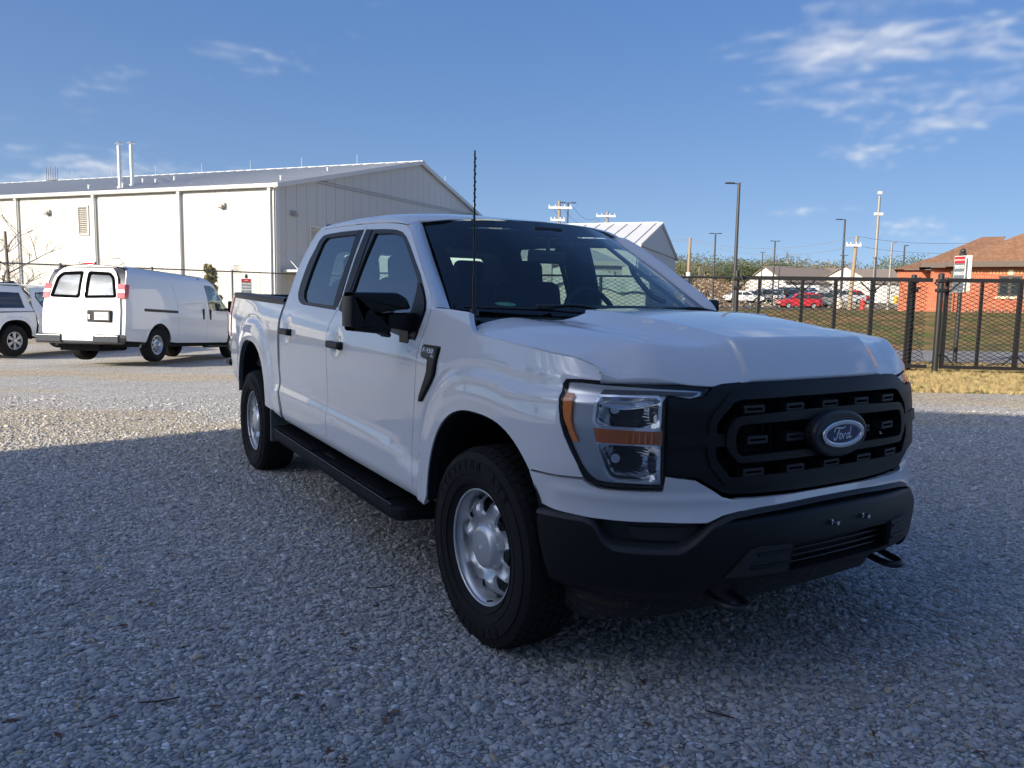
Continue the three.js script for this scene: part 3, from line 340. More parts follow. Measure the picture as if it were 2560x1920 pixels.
// lamps
{
  const up = [[.440, 1.080], [.446, 1.098], [.635, 1.100], [.646, 1.090], [.647, 1.003], [.637, .996], [.452, .998], [.436, 1.010]], low = [[.448, .934], [.637, .936], [.649, .925], [.648, .828], [.640, .818], [.512, .819], [.492, .832]], turn = [[.432, .988], [.664, .986], [.664, .941], [.444, .941]];
  const heads = pair('headlight', panel(lampL, S, { cell: .03, off: -.085, rim: 0 }), M.satin);
  let bez = inset(lampL, .006); for (const h of [roundC(up, .012), roundC(low, .012), turn]) bez = keyhole(bez, h);
  pairOn(heads, 'chrome_bezel', panel(bez, S, { cell: .02, off: -.018, rim: .055 }), M.bezel);
  pairOn(heads, 'dark_strip', panel([[.45, 1.117], [.60, 1.121], [.79, 1.117], [.775, 1.108], [.60, 1.108], [.44, 1.104]], S, { cell: .03, off: -.008, rim: .012 }), std([.10, .11, .13], .3, { metalness: .6 }));
  for (const q of [up, low]) {
    const c = q.reduce((a, b) => [a[0] + b[0] / q.length, a[1] + b[1] / q.length], [0, 0]), u0 = Math.min(...q.map((a) => a[0])), u1 = Math.max(...q.map((a) => a[0])), y0 = Math.min(...q.map((a) => a[1])), y1 = Math.max(...q.map((a) => a[1]));
    const bowl = (u, y) => { const s = (u - u0) / (u1 - u0) * 2 - 1, t = (y - y0) / (y1 - y0) * 2 - 1, d = Math.max(0, 1 - s * s * .8 - t * t * .8) * .085 + .03, fl = s > .05 && s < .82 ? .0009 * Math.cos(y * 620 + u * 60) : s >= .82 ? .02 * ((s - .82) / .18) : 0, p = S(u, y), n = gradN(S, u, y); return [p[0] - n[0] * (d - fl), p[1] - n[1] * (d - fl), p[2] - n[2] * (d - fl)]; };
    pairOn(heads, 'reflector', panel(inset(q, -.004), bowl, { cell: .0026, rim: 0 }), M.reflector);
    const p = bowl(lerp(u0, u1, .27), lerp(y0, y1, .55)), n = gradN(S, c[0], c[1]); pairOn(heads, 'bulb', [bar(p, p.map((x, k) => x + n[k] * .034), .016, 14), bar(p, p.map((x, k) => x + n[k] * .040), .007, 10)], M.chrome);
    for (let i = 1; i < 6; i++) { const y = lerp(y0, y1, i / 6), a = bowl(lerp(u0, u1, .88), y), b = bowl(lerp(u0, u1, .985), y); pairOn(heads, 'reflector_rib', bar(a, b, .0016, 5), M.chrome); }
    pairOn(heads, 'lens_rim', (() => { const o = roundC(inset(q, -.012), .012), i = roundC(inset(q, -.001), .010); return panel(keyhole(o, i), S, { cell: .02, off: -.012, rim: .02 }); })(), M.chrome);
  }
  pairOn(heads, 'turn_signal', panel(turn, S, { cell: .03, off: -.010, rim: .03 }), M.amberDark);
  for (let i = 0; i < 5; i++) { const u = .55 + i * .020, a = S(u, .983), b = S(u, .945); pairOn(heads, 'turn_rib', bar([a[0], a[1], a[2] - .006], [b[0], b[1], b[2] - .006], .0014 + .0006 * i, 6), M.amber); }
  pairOn(heads, 'side_marker', panel([[.317, 1.097], [.349, 1.098], [.349, 1.045], [.351, 1.003], [.360, .978], [.380, .936], [.365, .935], [.345, .972], [.325, 1.010], [.316, 1.046]], S, { cell: .012, off: -.004, rim: .012 }), M.amber);
  pairOn(heads, 'lamp_gasket', panel(keyhole(inset(lampL, -.007), inset(lampL, .001)), S, { cell: .03, off: -.003, rim: .03 }), M.pitch);
  pairOn(heads, 'lamp_lens', panel(inset(lampL, .0015), S, { cell: .03, off: .001, rim: 0 }), M.clear);
}
// bumper and everything below it
{
  const wBot = half([[.246, .704], [.311, .702], [.455, .702], [.666, .708], [.826, .703], [.850, .711], [.883, .722], [.95, .730], [1.1, .729]]), wTop = half([[.185, .802], [.305, .804], [.407, .810], [.441, .794], [.477, .788], [.556, .789], [.674, .791], [.680, .838], [.786, .826], [.862, .789], [.887, .774], [.925, .766], [1.04, .762], [1.3, .759]]);
  const WB_ = (u, y) => { const p = SB(u, y), n = gradN(SB, u, y), k = .016 * (1 - sst(.765, .782, y)) * sst(.24, .34, Math.min(u, PI - u)); return [p[0] + n[0] * k, p[1], p[2] + n[2] * k]; };
  const bump = B('front_bumper', panel([...wBot, ...wTop.reverse()], WB_, { cell: .02, rim: .03 }), M.paint);
  const bTop = half([[.252, .672], [.319, .678], [.437, .684], [.468, .672], [.503, .620], [.534, .603], [.636, .603], [.74, .604], [.787, .634], [.843, .680], [.915, .704], [1.038, .710], [1.3, .711]]), bBot = half([[.311, .462], [.37, .435], [.469, .424], [.634, .437], [.795, .453], [.852, .500], [.871, .506], [1.187, .499], [1.3, .498]]);
  const bRing = [...half([[.252, .664], [.273, .572], [.292, .512]].reverse()).slice(0, 0), ...bBot, ...[[PI - .292, .512], [PI - .273, .572]], ...bTop.slice().reverse(), [.273, .572], [.292, .512]];
  const slot = [...half([[1.19, .512], [1.205, .603]].slice(0, 1)), [PI - 1.205, .603], [1.205, .603]];
  const L1 = roundC(bRing, .02, 3);
  B('bumper_cover', panel(keyhole(L1, slot), (u, y) => { const p = SB(u, y), n = gradN(SB, u, y), k = .028 * sst(.72, .69, y) * 1; return [p[0] + n[0] * k, p[1] + n[1] * k, p[2] + n[2] * k]; }, { cell: .022, rim: .07 }), M.blackPlastic, bump);
  B('bumper_lip', (() => { const top = dense(bTop, .02, false), f = (q, o, d) => { const p = SB(q[0], q[1] + d), n = gradN(SB, q[0], q[1]); return [p[0] + n[0] * o, p[1] + n[1] * o, p[2] + n[2] * o]; }; return strip((s, t) => { const q = along(top)(s), k = [[.028, 0], [.026, .010], [.012, .020], [-.03, .026]][Math.round(t * 3)]; return f(q, k[0], k[1]); }, 140, 3); })(), M.trim, bump);
  B('bumper_recess', panel([...half([[.29, .50], [.5, .46], [.87, .50], [1.3, .50]]), ...half([[.25, .71], [.32, .72], [.45, .72], [.67, .73], [.85, .73], [.95, .745], [1.3, .745]]).reverse()], SB, { cell: .05, off: -.035, rim: 0 }), M.satin, bump);
  for (const m of [0, 1]) { const T = (p) => m ? p.map(([u, y]) => [PI - u, y]) : p;
    B('recess_panel', panel(T(roundC([[.575, .682], [.585, .655], [.61, .638], [.77, .634], [.815, .676], [.80, .686]], .01)), SB, { cell: .03, off: -.022, rim: .012 }), M.trim, bump);
    B('fog_panel', panel(T([[.890, .520], [.985, .606], [1.020, .614], [1.185, .608], [1.172, .514]]), SB, { cell: .04, off: .036, rim: .02 }), M.trim, bump);
    for (const y of [.590, .548]) { const a = T([[y > .57 ? 1.02 : .99, y - .004], [1.17, y - .004]]); const P = Array.from({ length: 6 }, (_, i) => { const u = lerp(a[0][0], a[1][0], i / 5), p = SB(u, y), n = gradN(SB, u, y); return p.map((x, k) => x + n[k] * .038); }); B('fog_rib', tube(P, .005, 6), M.blackPlastic, bump); } }
  for (let i = 0; i < 4; i++) { const y = .522 + i * .024, P = Array.from({ length: 11 }, (_, k) => { const u = lerp(1.19, PI - 1.19, k / 10), p = SB(u, y), n = gradN(SB, u, y); return p.map((x, j) => x - n[j] * .006); }); B('air_slat', tube(P, .005, 6), M.satin, bump); }
  for (const x of [-.089, .089]) { const u = PI / 2 + x * 1.36, p = SB(u, .655); B('plate_bolt', [rbox(.014, .018, .02, x, p[1], p[2] + .030, .003), cyl(.008, .010, .022, x + .004, p[1], p[2] + .046, 8, [PI / 2, 0, 0])], M.chrome, bump); }
  const dTop = half([[.285, .475], [.37, .45], [.469, .438], [.634, .450], [.795, .466], [.9, .505], [1.3, .505]]), dBot = half([[.215, .31], [.25, .272], [.33, .268], [.55, .298], [.8, .335], [1.1, .36], [1.3, .366]]);
  B('air_dam', panel([...dBot, ...dTop.slice().reverse()], SB, { cell: .035, off: -.022, rim: .04 }), M.dirt, bump);
  for (const s of [-1, 1]) { const hook = tube([[s * .50, .40, .72], [s * .50, .372, .82], [s * .49, .362, .885], [s * .455, .360, .905], [s * .42, .362, .885], [s * .41, .372, .82], [s * .41, .40, .72]], .014, 10, 40); B('tow_hook', hook, M.satin); }
}
// fender vent with the model letters
{
  const vent = [[-.738, 1.174], [-.580, 1.177], [-.577, 1.164], [-.588, 1.119], [-.600, 1.055], [-.632, 1.013], [-.728, .915], [-.765, .912], [-.757, .937], [-.705, 1.017], [-.684, 1.058], [-.680, 1.112], [-.742, 1.117], [-.752, 1.126], [-.748, 1.160]];
  const vs = fenders; pairOn(vs, 'vent_badge', panel(roundC(vent, .006, 2), S, { cell: .02, off: .007, rim: .02 }), M.blackPlastic);
  pairOn(vs, 'vent_blade', panel([[-.588, 1.170], [-.580, 1.166], [-.590, 1.119], [-.602, 1.058], [-.634, 1.015], [-.730, .917], [-.745, .915], [-.655, 1.010], [-.622, 1.055], [-.607, 1.12]], S, { cell: .02, off: .012, rim: .006 }), M.pitch);
  const t = canvas(512, 256, (x, w, h) => { x.fillStyle = '#15171a'; x.fillRect(0, 0, w, h); x.strokeStyle = '#23262a'; x.lineWidth = 5; for (let i = 0; i < 6; i++) { x.beginPath(); x.moveTo(20, 30 + i * 40); x.lineTo(w, 30 + i * 40); x.stroke(); } x.fillStyle = '#e9f1fb'; x.font = 'bold 150px sans-serif'; x.save(); x.translate(26, 140); x.scale(1.06, 1); x.transform(1, 0, -.12, 1, 0, 0); x.fillText('F-150', 0, 0); x.restore(); x.font = 'bold 84px sans-serif'; x.fillText('XL', 360, 232); });
  for (const m of [0, 1]) { const U = m ? [-.605, -.745] : [-.745, -.605]; const g = strip((s, t2) => { const u = lerp(-.745, -.607, s), y = lerp(1.120, 1.166, t2) , p = S(u, y), n = gradN(S, u, y); const q = [p[0] + n[0] * .0095, p[1] + n[1] * .0095, p[2] + n[2] * .0095]; return m ? [-q[0], q[1], q[2]] : q; }, 4, 3, (s, t2) => [m ? 1 - s : s, t2]); B('badge_letters', g, std([1, 1, 1], .35, { map: t }), vs[m]); }
}
// running boards
{
  const rb = (x0, x1, y) => { const P = roundC([[-.64, x0], [-.70, x1 + .015], [-.78, x1], [-2.92, x1], [-3.02, x1 + .02], [-3.06, x0]], .03, 3); return P; };
  const ring = rb(-.80, -1.022, 0), F = (z, x) => [x, .372 - RK * z + .012 * (1 - sst(-1.03, -.96, x) * 1) * 0 - .012 * sst(-.985, -1.03, x), z];
  const boards = pair('running_board', [panel(ring, F, { cell: .06, rim: .0, flip: 0 }), panel(ring, (z, x) => { const p = F(z, x); return [p[0], p[1] - .055, p[2]]; }, { cell: .2, rim: 0, flip: 1 }), panel(ring, F, { cell: .1, rim: .055, noTop: 1 })], M.blackPlastic);
  const ribs = (z0, z1, n) => Array.from({ length: n }, (_, i) => { const z = lerp(z0, z1, i / (n - 1)), a = F(z, -.845), b = F(z - .012, -1.000); return bar([a[0], a[1] + .004, a[2]], [b[0], b[1] + .005, b[2]], .0085, 6); });
  for (const r of [...ribs(-.90, -1.76, 30), ...ribs(-2.12, -2.90, 27)]) pairOn(boards, 'tread_rib', r, M.satin);
  pairOn(boards, 'edge_strip', tube([F(-.80, -1.012), F(-1.5, -1.012), F(-2.2, -1.012), F(-2.92, -1.012)].map((p) => [p[0], p[1] + .004, p[2]]), .006, 6, 30), M.trim);
  const fnt = font; pairOn(boards, 'step_emblem', (() => { const q = roundC([[-1.83, -.90], [-2.04, -.90], [-2.04, -.945], [-1.83, -.945]], .01); return panel(q, F, { cell: .05, off: .004, rim: .004 }); })(), M.trim);
  const tg = new TextGeometry('FORD', { font: fnt, size: .03, depth: .004, curveSegments: 3 }); tg.computeBoundingBox(); tg.translate(-tg.boundingBox.max.x / 2, -.015, 0);
  const p = F(-1.935, -.922); B('step_letters', xf(tg, [p[0], p[1] + .003, p[2]], [-PI / 2, 0, -PI / 2]), M.satin, boards[0]);
}
// ------------------------------------------------------------------ wheels
// a tyre whose axis is x, outer face towards -x; R radius, w half width, rimR rim radius
function tyreGeo(R, w, rimR, blocks) {
  const pr = [[rimR, w * .72], [rimR + .010, w * .80], [rimR + .035, w * .93], [lerp(rimR, R, .45), w * 1.0], [lerp(rimR, R, .70), w * .99], [R - .035, w * .94], [R - .016, w * .88], [R - .006, w * .80], [R, w * .60], [R, 0]];
  const full = [...pr, ...pr.slice(0, -1).reverse().map(([r, x]) => [r, -x])], g = lathe(full.map(([r, x]) => [r, x]), blocks ? 120 : 48); g.rotateZ(PI / 2); return g;
}
function treadGeo(R, w, n) { const out = [], rows = [[-.88, -.64, .016], [-.58, -.34, 0], [-.28, -.03, 0], [.03, .28, 0], [.34, .58, 0], [.64, .88, .016]];
  for (const [a, b, dr] of rows) for (let i = 0; i < n; i++) { const off = (rows.indexOf(rows.find((q) => q[0] === a)) % 2) * .5, t = (i + off) / n * 2 * PI, len = 2 * PI * R / n * .80, bw = (b - a) * w, edge = dr > 0, k = edge ? .014 : .0085, g = new THREE.BoxGeometry(bw, k, len); if (edge) g.rotateZ(a < 0 ? .38 : -.38); g.rotateY((edge ? .05 : .34) * (i % 2 ? 1 : .6) * (a < 0 ? 1 : -1)); g.translate((a + b) / 2 * w, R - dr * .45 + (edge ? -.004 : .001), 0); g.rotateX(t); out.push(g); }
  return merge(out); }
function letterRing(text, r, size, a0, step, x) { const out = []; [...text].forEach((c, i) => { if (c === ' ') return; const g = new TextGeometry(c, { font, size, depth: .0042, curveSegments: 2 }); g.computeBoundingBox(); g.translate(-(g.boundingBox.max.x + g.boundingBox.min.x) / 2, r, 0); g.scale(.8, 1, 1); g.rotateZ(-(a0 + step * i)); g.rotateY(-PI / 2); g.translate(x, 0, 0); out.push(g); }); return merge(out); }
{
  const R = .4, w = .136, rim = .218, xo = -.964, cyl0 = .4;
  // rim: a dished disc with eight openings
  const prof = tab([[0, .010], [.098, .010], [.112, .016], [.13, .028], [.15, .036], [.172, .035], [.19, .018], [.205, -.008], [.222, -.026]]);
  const disc = (t, r) => { const lob = .010 * Math.cos(8 * t) * sst(.12, .15, r) * (1 - sst(.19, .205, r)); const x = xo + .058 - (prof(r) + lob) ; return [x, r * Math.cos(t), r * Math.sin(t)]; };
  const sect = [[-PI / 8, .06], [PI / 8, .06], [PI / 8, .2215], [-PI / 8, .2215]], hole = chaikin([[-.15, .160], [-.10, .140], [.10, .140], [.15, .160], [.215, .186], [.18, .204], [-.18, .204], [-.215, .186]], 2);
  const wedge = panel(keyhole(dense(sect, .03), hole), disc, { cell: .012, rim: .012, rimRing: hole, flip: 1 });
  const wedges = Array.from({ length: 8 }, (_, i) => xf(wedge.clone(), [0, 0, 0], [i * PI / 4, 0, 0]));
  const barrel = lathe([[.236, .002], [.240, -.006], [.234, -.016], [.222, -.022], [.217, -.050], [.214, -.19]].map(([r, x]) => [r, x]), 72); barrel.rotateZ(PI / 2); barrel.translate(xo, 0, 0);
  const lip = new THREE.TorusGeometry(.2335, .006, 8, 80); lip.rotateY(PI / 2); lip.translate(xo, 0, 0);
  const cap = lathe([[0, .046], [.052, .045], [.055, .042], [.058, .044], [.072, .042], [.086, .034], [.096, .016], [.101, -.006], [.103, -.03]], 56); cap.rotateZ(PI / 2); cap.translate(xo + .040, 0, 0);
  const nub = Array.from({ length: 6 }, (_, i) => { const t = i * PI / 3 + .3; return xf(new RoundedBoxGeometry(.020, .014, .028, 2, .005), [xo + .040 - .012, .091 * Math.cos(t), .091 * Math.sin(t)], [t, 0, 0]); });
  const wheel = new THREE.Group(); wheel.name = 'wheel';
  part('tyre', [xf(tyreGeo(R, w, .228, 1), [-.862, 0, 0]), letterRing('SCORPION', .316, .036, -1.02, .155, -.9962), letterRing('ATR', .316, .036, .42, .16, -.9962), letterRing('PIRELLI', .316, .040, PI - .55, .165, -.9962), ...[.262, .300, .356].map((r) => { const t = new THREE.TorusGeometry(r, .0022, 5, 90); t.rotateY(PI / 2); t.translate(r < .27 ? -.990 : r < .31 ? -.9975 : -.9952, 0, 0); return t; })], M.rubber, wheel);
  part('tread', xf(treadGeo(R, w, 62), [-.862, 0, 0]), M.rubber, wheel);
  part('rim', [...wedges, barrel, lip], M.silver, wheel);
  part('hub_cap', [cap, ...nub], M.silver, wheel);
    part('valve', bar([xo + .012, -.205, .07], [xo - .016, -.200, .074], .004, 6), M.satin, wheel);
  part('brake', [cyl(.17, .17, .03, -.84, 0, 0, 32, [0, 0, PI / 2]), rbox(.10, .14, .10, -.86, .10, -.09, .02), cyl(.213, .213, .01, -.80, 0, 0, 32, [0, 0, PI / 2])], std([.05, .05, .05], .6), wheel);
  const oval = new THREE.TorusGeometry(.014, .0012, 5, 24); oval.scale(1, .55, 1); oval.rotateY(-PI / 2); oval.rotateX(.5); oval.translate(xo + .040 - .0455, 0, 0); part('hub_emblem', [oval, xf(letterRing('Ford', 0, .008, -.0, 0, 0), [0, -5, 0])], M.chrome, wheel);
  for (const [z, turn] of [[0, .04], [-WB, 0]]) for (const s of [1, -1]) { const q = wheel.clone(); q.position.set(0, cyl0, z); q.rotation.x = z ? 1.1 : 0; if (s < 0) { q.rotation.y = PI; q.rotation.x = 0; } truck.add(q); }
}
// ------------------------------------------------------------------ cab inside, bed, underside
{
  const seatAt = (x, z, k, back, rear) => { const s = B('seat', [rbox(.50 * k, .18, .52, x, .92, z + .22, .06), rbox(.50 * k, .62, .16, x, 1.22, z - .06, .07, [-.18, 0, 0]), rbox(.08, .06, .30, x + .2 * k, 1.12, z + .20, .02)], M.cloth); B('headrest', rbox(rear ? .26 : .30, rear ? .20 : .25, .11, x, back, z - .16, .05, [-.12, 0, 0]), M.cloth, s); };
  seatAt(.42, -1.72, 1, 1.545, 0); seatAt(-.42, -1.72, 1, 1.545, 0);
  seatAt(.44, -2.52, .96, 1.60, 1); seatAt(-.44, -2.52, .96, 1.60, 1);
  B('rear_bench', rbox(1.5, .55, .14, 0, 1.20, -2.66, .05), M.cloth);
  const dash = B('dashboard', [rbox(1.56, .16, .50, 0, 1.225, -.78, .05), rbox(1.5, .45, .30, 0, 1.0, -.80, .05), rbox(.46, .10, .22, .42, 1.325, -.90, .04), rbox(.30, .30, .9, 0, .95, -1.2, .05)], M.satin);
  const st = new THREE.TorusGeometry(.185, .017, 12, 48); B('steering_wheel', [xf(st, [.42, 1.305, -1.10], [-.45 + PI, 0, 0]), bar([.42, 1.30, -1.09], [.42, 1.22, -.92], .03, 10), rbox(.16, .13, .04, .42, 1.305, -1.095, .03, [-.45, 0, 0]), bar([.25, 1.30, -1.095], [.59, 1.30, -1.095], .015, 8)], M.satin);
  B('interior_mirror', [rbox(.25, .075, .03, 0, 1.640, -.985, .025, [.15, 0, 0]), bar([0, 1.65, -.97], [0, 1.765, -.985], .012, 8), rbox(.20, .06, .10, 0, 1.775, -1.01, .02)], M.satin);
  pair('grab_handle', tube([[.74, 1.62, -1.13], [.70, 1.56, -1.04], [.73, 1.43, -.90], [.77, 1.40, -.84]].map((p) => [-p[0], p[1], p[2]]), .016, 8, 24), M.satin);
  B('headliner', strip((s, t) => { const x = lerp(-.68, .68, s); return [x, 1.80 - .05 * (x / .68) ** 2 + .05 * Math.sin(t * PI), lerp(-1.22, -2.68, t)]; }, 12, 12), M.cloth);
  pair('inner_pillar', [panel([[-1.84, 1.75], [-2.08, 1.75], [-2.10, 1.27], [-1.84, 1.27]], S, { cell: .2, off: -.055, rim: .04 }), panel([[-2.66, 1.75], [-2.84, 1.72], [-3.0, 1.30], [-2.75, 1.27], [-2.73, 1.5]], S, { cell: .2, off: -.055, rim: .04 }), strip((s, t) => { const a = [-.815, 1.345, -.60], b = [-.655, 1.785, -1.26]; const p = a.map((x, k) => lerp(x, b[k], t)); return [p[0] + .05 * s - .01, p[1] - .02 * s, p[2] - .03 - .03 * (1 - s)]; }, 3, 8)], M.cloth);
  B('cab_floor', [box(1.7, .06, 2.4, 0, .56, -1.6), box(1.75, .5, .04, 0, .85, -.50), box(1.6, .75, .04, 0, .9, -2.72)], M.cloth);
  // bed
  B('bed_floor', [box(1.70, .05, 1.78, 0, .84, -3.76), box(1.62, .42, .03, 0, 1.08, -2.93)], M.trim); pair('bed_wall', [box(.04, .44, 1.75, -.80, 1.10, -3.78), box(.36, .30, .8, -.66, 1.0, -3.70), box(.12, .04, 1.75, -.84, 1.33, -3.78)], M.trim);
  const tg = B('tailgate', [rbox(1.62, .52, .06, 0, 1.135, -4.64, .02)], M.paint); B('tailgate_cap', rbox(1.62, .03, .09, 0, 1.405, -4.64, .012), M.trim, tg); B('tailgate_handle', rbox(.26, .09, .02, 0, 1.28, -4.675, .01), M.blackPlastic, tg);
  B('rear_bumper', [rbox(1.72, .20, .20, 0, .72, -4.78, .05), rbox(1.9, .06, .16, 0, .80, -4.74, .02)], M.blackPlastic);
  B('chassis', [box(.12, .16, 5.0, .45, .56, -2.1), box(.12, .16, 5.0, -.45, .56, -2.1), bar([-.75, .40, -WB], [.75, .40, -WB], .05, 12), rbox(.32, .30, .34, .05, .42, -WB, .14), bar([-.7, .40, 0], [.7, .40, 0], .035, 10), box(1.3, .05, 3.6, 0, .47, -1.9), box(1.25, .05, 1.2, 0, .42, .15), box(1.5, .5, .05, 0, .72, .48)], M.pitch);
  pair('mud_flap', rbox(.20, .24, .02, -.87, .43, -3.20, .008), M.gap);
  B('engine_bay', [box(1.55, .05, 1.0, 0, 1.07, .1), box(1.5, .9, .04, 0, .85, -.42)], M.pitch);
}
// ------------------------------------------------------------------ ground
const plateau = (r, f) => 1.24 * sst(25.5, 43, f) * sst(-9, 3, r - (f - 26) * .05), HG = (r, f) => -.26 * sst(10, 21, f) * (1 - sst(-7, 6, r)) + plateau(r, f) + .015 * (fbm(r * .3 + 50, f * .3 + 50, 3, 71) - .5) * sst(8, 14, f);
const hAt = (x, z) => HG(rt(x, z), fw(x, z));
function sheet(rs, fs, inside, lift, uvScale, col) {                  // a piece of the ground in site coordinates, following the terrain
  const P = [], U = [], C = [], I = [], id = new Map(); const v = (i, j) => { const k = i * 10000 + j; if (id.has(k)) return id.get(k); const p = site(rs[i], fs[j], HG(rs[i], fs[j]) + lift); P.push(...p); U.push(p[0] / uvScale, p[2] / uvScale); if (col) C.push(...col(rs[i], fs[j])); id.set(k, P.length / 3 - 1); return P.length / 3 - 1; };
  for (let i = 0; i + 1 < rs.length; i++) for (let j = 0; j + 1 < fs.length; j++) { if (inside && !inside((rs[i] + rs[i + 1]) / 2, (fs[j] + fs[j + 1]) / 2)) continue; const a = v(i, j), b = v(i + 1, j), c = v(i + 1, j + 1), d = v(i, j + 1); I.push(a, c, b, a, d, c); }
  const g = new THREE.BufferGeometry(); g.setAttribute('position', new THREE.Float32BufferAttribute(P, 3)); g.setAttribute('uv', new THREE.Float32BufferAttribute(U, 2)); if (col) g.setAttribute('color', new THREE.Float32BufferAttribute(C, 3)); g.setIndex(I); g.computeVertexNormals();
  const n = g.attributes.normal; if (n.getY(0) < 0) { for (let i = 0; i < I.length; i += 3) { const t = I[i + 1]; I[i + 1] = I[i + 2]; I[i + 2] = t; } g.setIndex(I); g.computeVertexNormals(); } return g;
}
const range = (a, b, s) => { const o = []; for (let x = a; x < b - 1e-6; x += s) o.push(x); o.push(b); return o; };
// crushed stone: cells with their own tone and a domed height
const N_ = 1024, CELLS = 56, stoneH = new Float32Array(N_ * N_), stoneT = new Float32Array(N_ * N_);
for (let y = 0; y < N_; y++) for (let x = 0; x < N_; x++) {
  const gx = x / N_ * CELLS, gy = y / N_ * CELLS, ix = Math.floor(gx), iy = Math.floor(gy); let d1 = 9, d2 = 9, id = 0;
  for (let j = -1; j <= 1; j++) for (let i = -1; i <= 1; i++) { const cx = (ix + i + CELLS) % CELLS, cy = (iy + j + CELLS) % CELLS, px = ix + i + .1 + .8 * h2(cx, cy, 1), py = iy + j + .1 + .8 * h2(cx, cy, 2), a = h2(cx, cy, 3) * PI, ux = gx - px, uy = gy - py, e = 1 + .5 * h2(cx, cy, 6), q = Math.hypot((ux * Math.cos(a) + uy * Math.sin(a)) * e, uy * Math.cos(a) - ux * Math.sin(a)); if (q < d1) { d2 = d1; d1 = q; id = cx + cy * CELLS; } else if (q < d2) d2 = q; }
  const e = sst(0, .22, d2 - d1), o = y * N_ + x; stoneH[o] = e * (.45 + .55 * h2(id, 7, 4)) * (1 - .35 * d1) + .06 * fbm(gx * 2, gy * 2, 2, 8, CELLS * 2); stoneT[o] = h2(id, 5, 9);
}
const pick = (a) => (u, v) => a[Math.min(N_ - 1, Math.floor(v * N_)) * N_ + Math.min(N_ - 1, Math.floor(u * N_))];
const stoneMap = dataTex(N_, (u, v) => { const t = pick(stoneT)(u, v), h = pick(stoneH)(u, v), k = .60 + .34 * t + (t > .93 ? .18 : 0), j = (h < .12 ? .80 : 1) * k; return [j * 1.0, j * .99, j * .97]; }, true), stoneBump = dataTex(N_, pick(stoneH));
const gravelMat = std([.98, .97, .95], .92, { map: stoneMap, bumpMap: stoneBump, bumpScale: .016, vertexColors: true });
const dustCol = (r, f) => { const a = fbm(r * .16 + 4, f * .5 + 9, 4, 81), b = fbm(r * .9, f * 2.2, 3, 83), d = sst(.44, .58, a + (b - .5) * .3) * sst(4.5, 8, f), k = .92 + .22 * (fbm(r * .5, f * .5, 3, 85) - .5); return [lerp(.93, 1.0, d) * k, lerp(.93, .88, d) * k, lerp(.94, .70, d) * k]; };
const edgeG = (r) => 12.6 + .35 * (fbm(r * .5, 3, 3, 87) - .5) + .04 * (r - 9);                                    // where the gravel gives way to dry grass
struct('gravel_lot', sheet(range(-30, 30, .22), range(-14, 34, .22), (r, f) => (r < 3.6 && f < 30) || f < edgeG(r), .012, 1.25, dustCol), gravelMat);
// dry winter grass and earth under everything
const turf = dataTex(512, (u, v) => { const a = fbm(u * 9, v * 9, 5, 91, 9), b = fbm(u * 90, v * 90, 2, 92, 90), c = sst(.45, .62, fbm(u * 5, v * 5, 4, 93, 5)); const k = .55 + .5 * a + .45 * (b - .5); return [k * lerp(.72, .52, c), k * lerp(.60, .53, c), k * lerp(.39, .27, c)]; }, true);
const turfBump = dataTex(512, (u, v) => fbm(u * 120, v * 120, 2, 94, 120));
const turfMat = std([.78, .74, .70], .95, { map: turf, bumpMap: turfBump, bumpScale: .03, vertexColors: true });
const far = [...range(-900, -60, 60), ...range(-50, 60, 1.5).slice(0), ...range(70, 900, 60)], farF = [...range(-60, -8, 8), ...range(-6, 62, 1.2), ...range(66, 200, 12), ...range(230, 1400, 130)];
struct('ground', sheet(far, farF, null, 0, 3.4, (r, f) => { const g = fbm(r * .22, f * .30, 4, 95), k = .9 + .35 * (fbm(r * 1.1, f * 1.1, 3, 96) - .5), green = sst(.42, .62, g) * (f > 25 && f < 46 ? 1 : .25); return [k * lerp(1.04, .80, green), k * lerp(.92, .90, green), k * lerp(.80, .62, green)]; }), turfMat);
// service road behind the gate, and the car park on the rise
const tar = dataTex(512, (u, v) => { const a = fbm(u * 6, v * 6, 4, 97, 6), b = fbm(u * 120, v * 120, 2, 98, 120); return .55 + .25 * a + .35 * (b - .5); }, true);
const roadMat = std([.43, .43, .44], .9, { map: tar });
struct('road', sheet(range(1.5, 60, 1.5), range(19.4, 25.6, .62), (r, f) => f > 19.9 + .02 * (r - 9) && f < 25.5, .016, 4), roadMat);
struct('parking_lot', sheet(range(2, 40, 2), range(60, 132, 3), (r, f) => r < 20 + (f - 60) * .35, .02, 6), std([.30, .30, .31], .9, { map: tar }));
struct('driveway', sheet(range(10.5, 20.5, 1), range(45.5, 60.5, 1.5), null, .02, 6), std([.33, .33, .34], .9, { map: tar }));
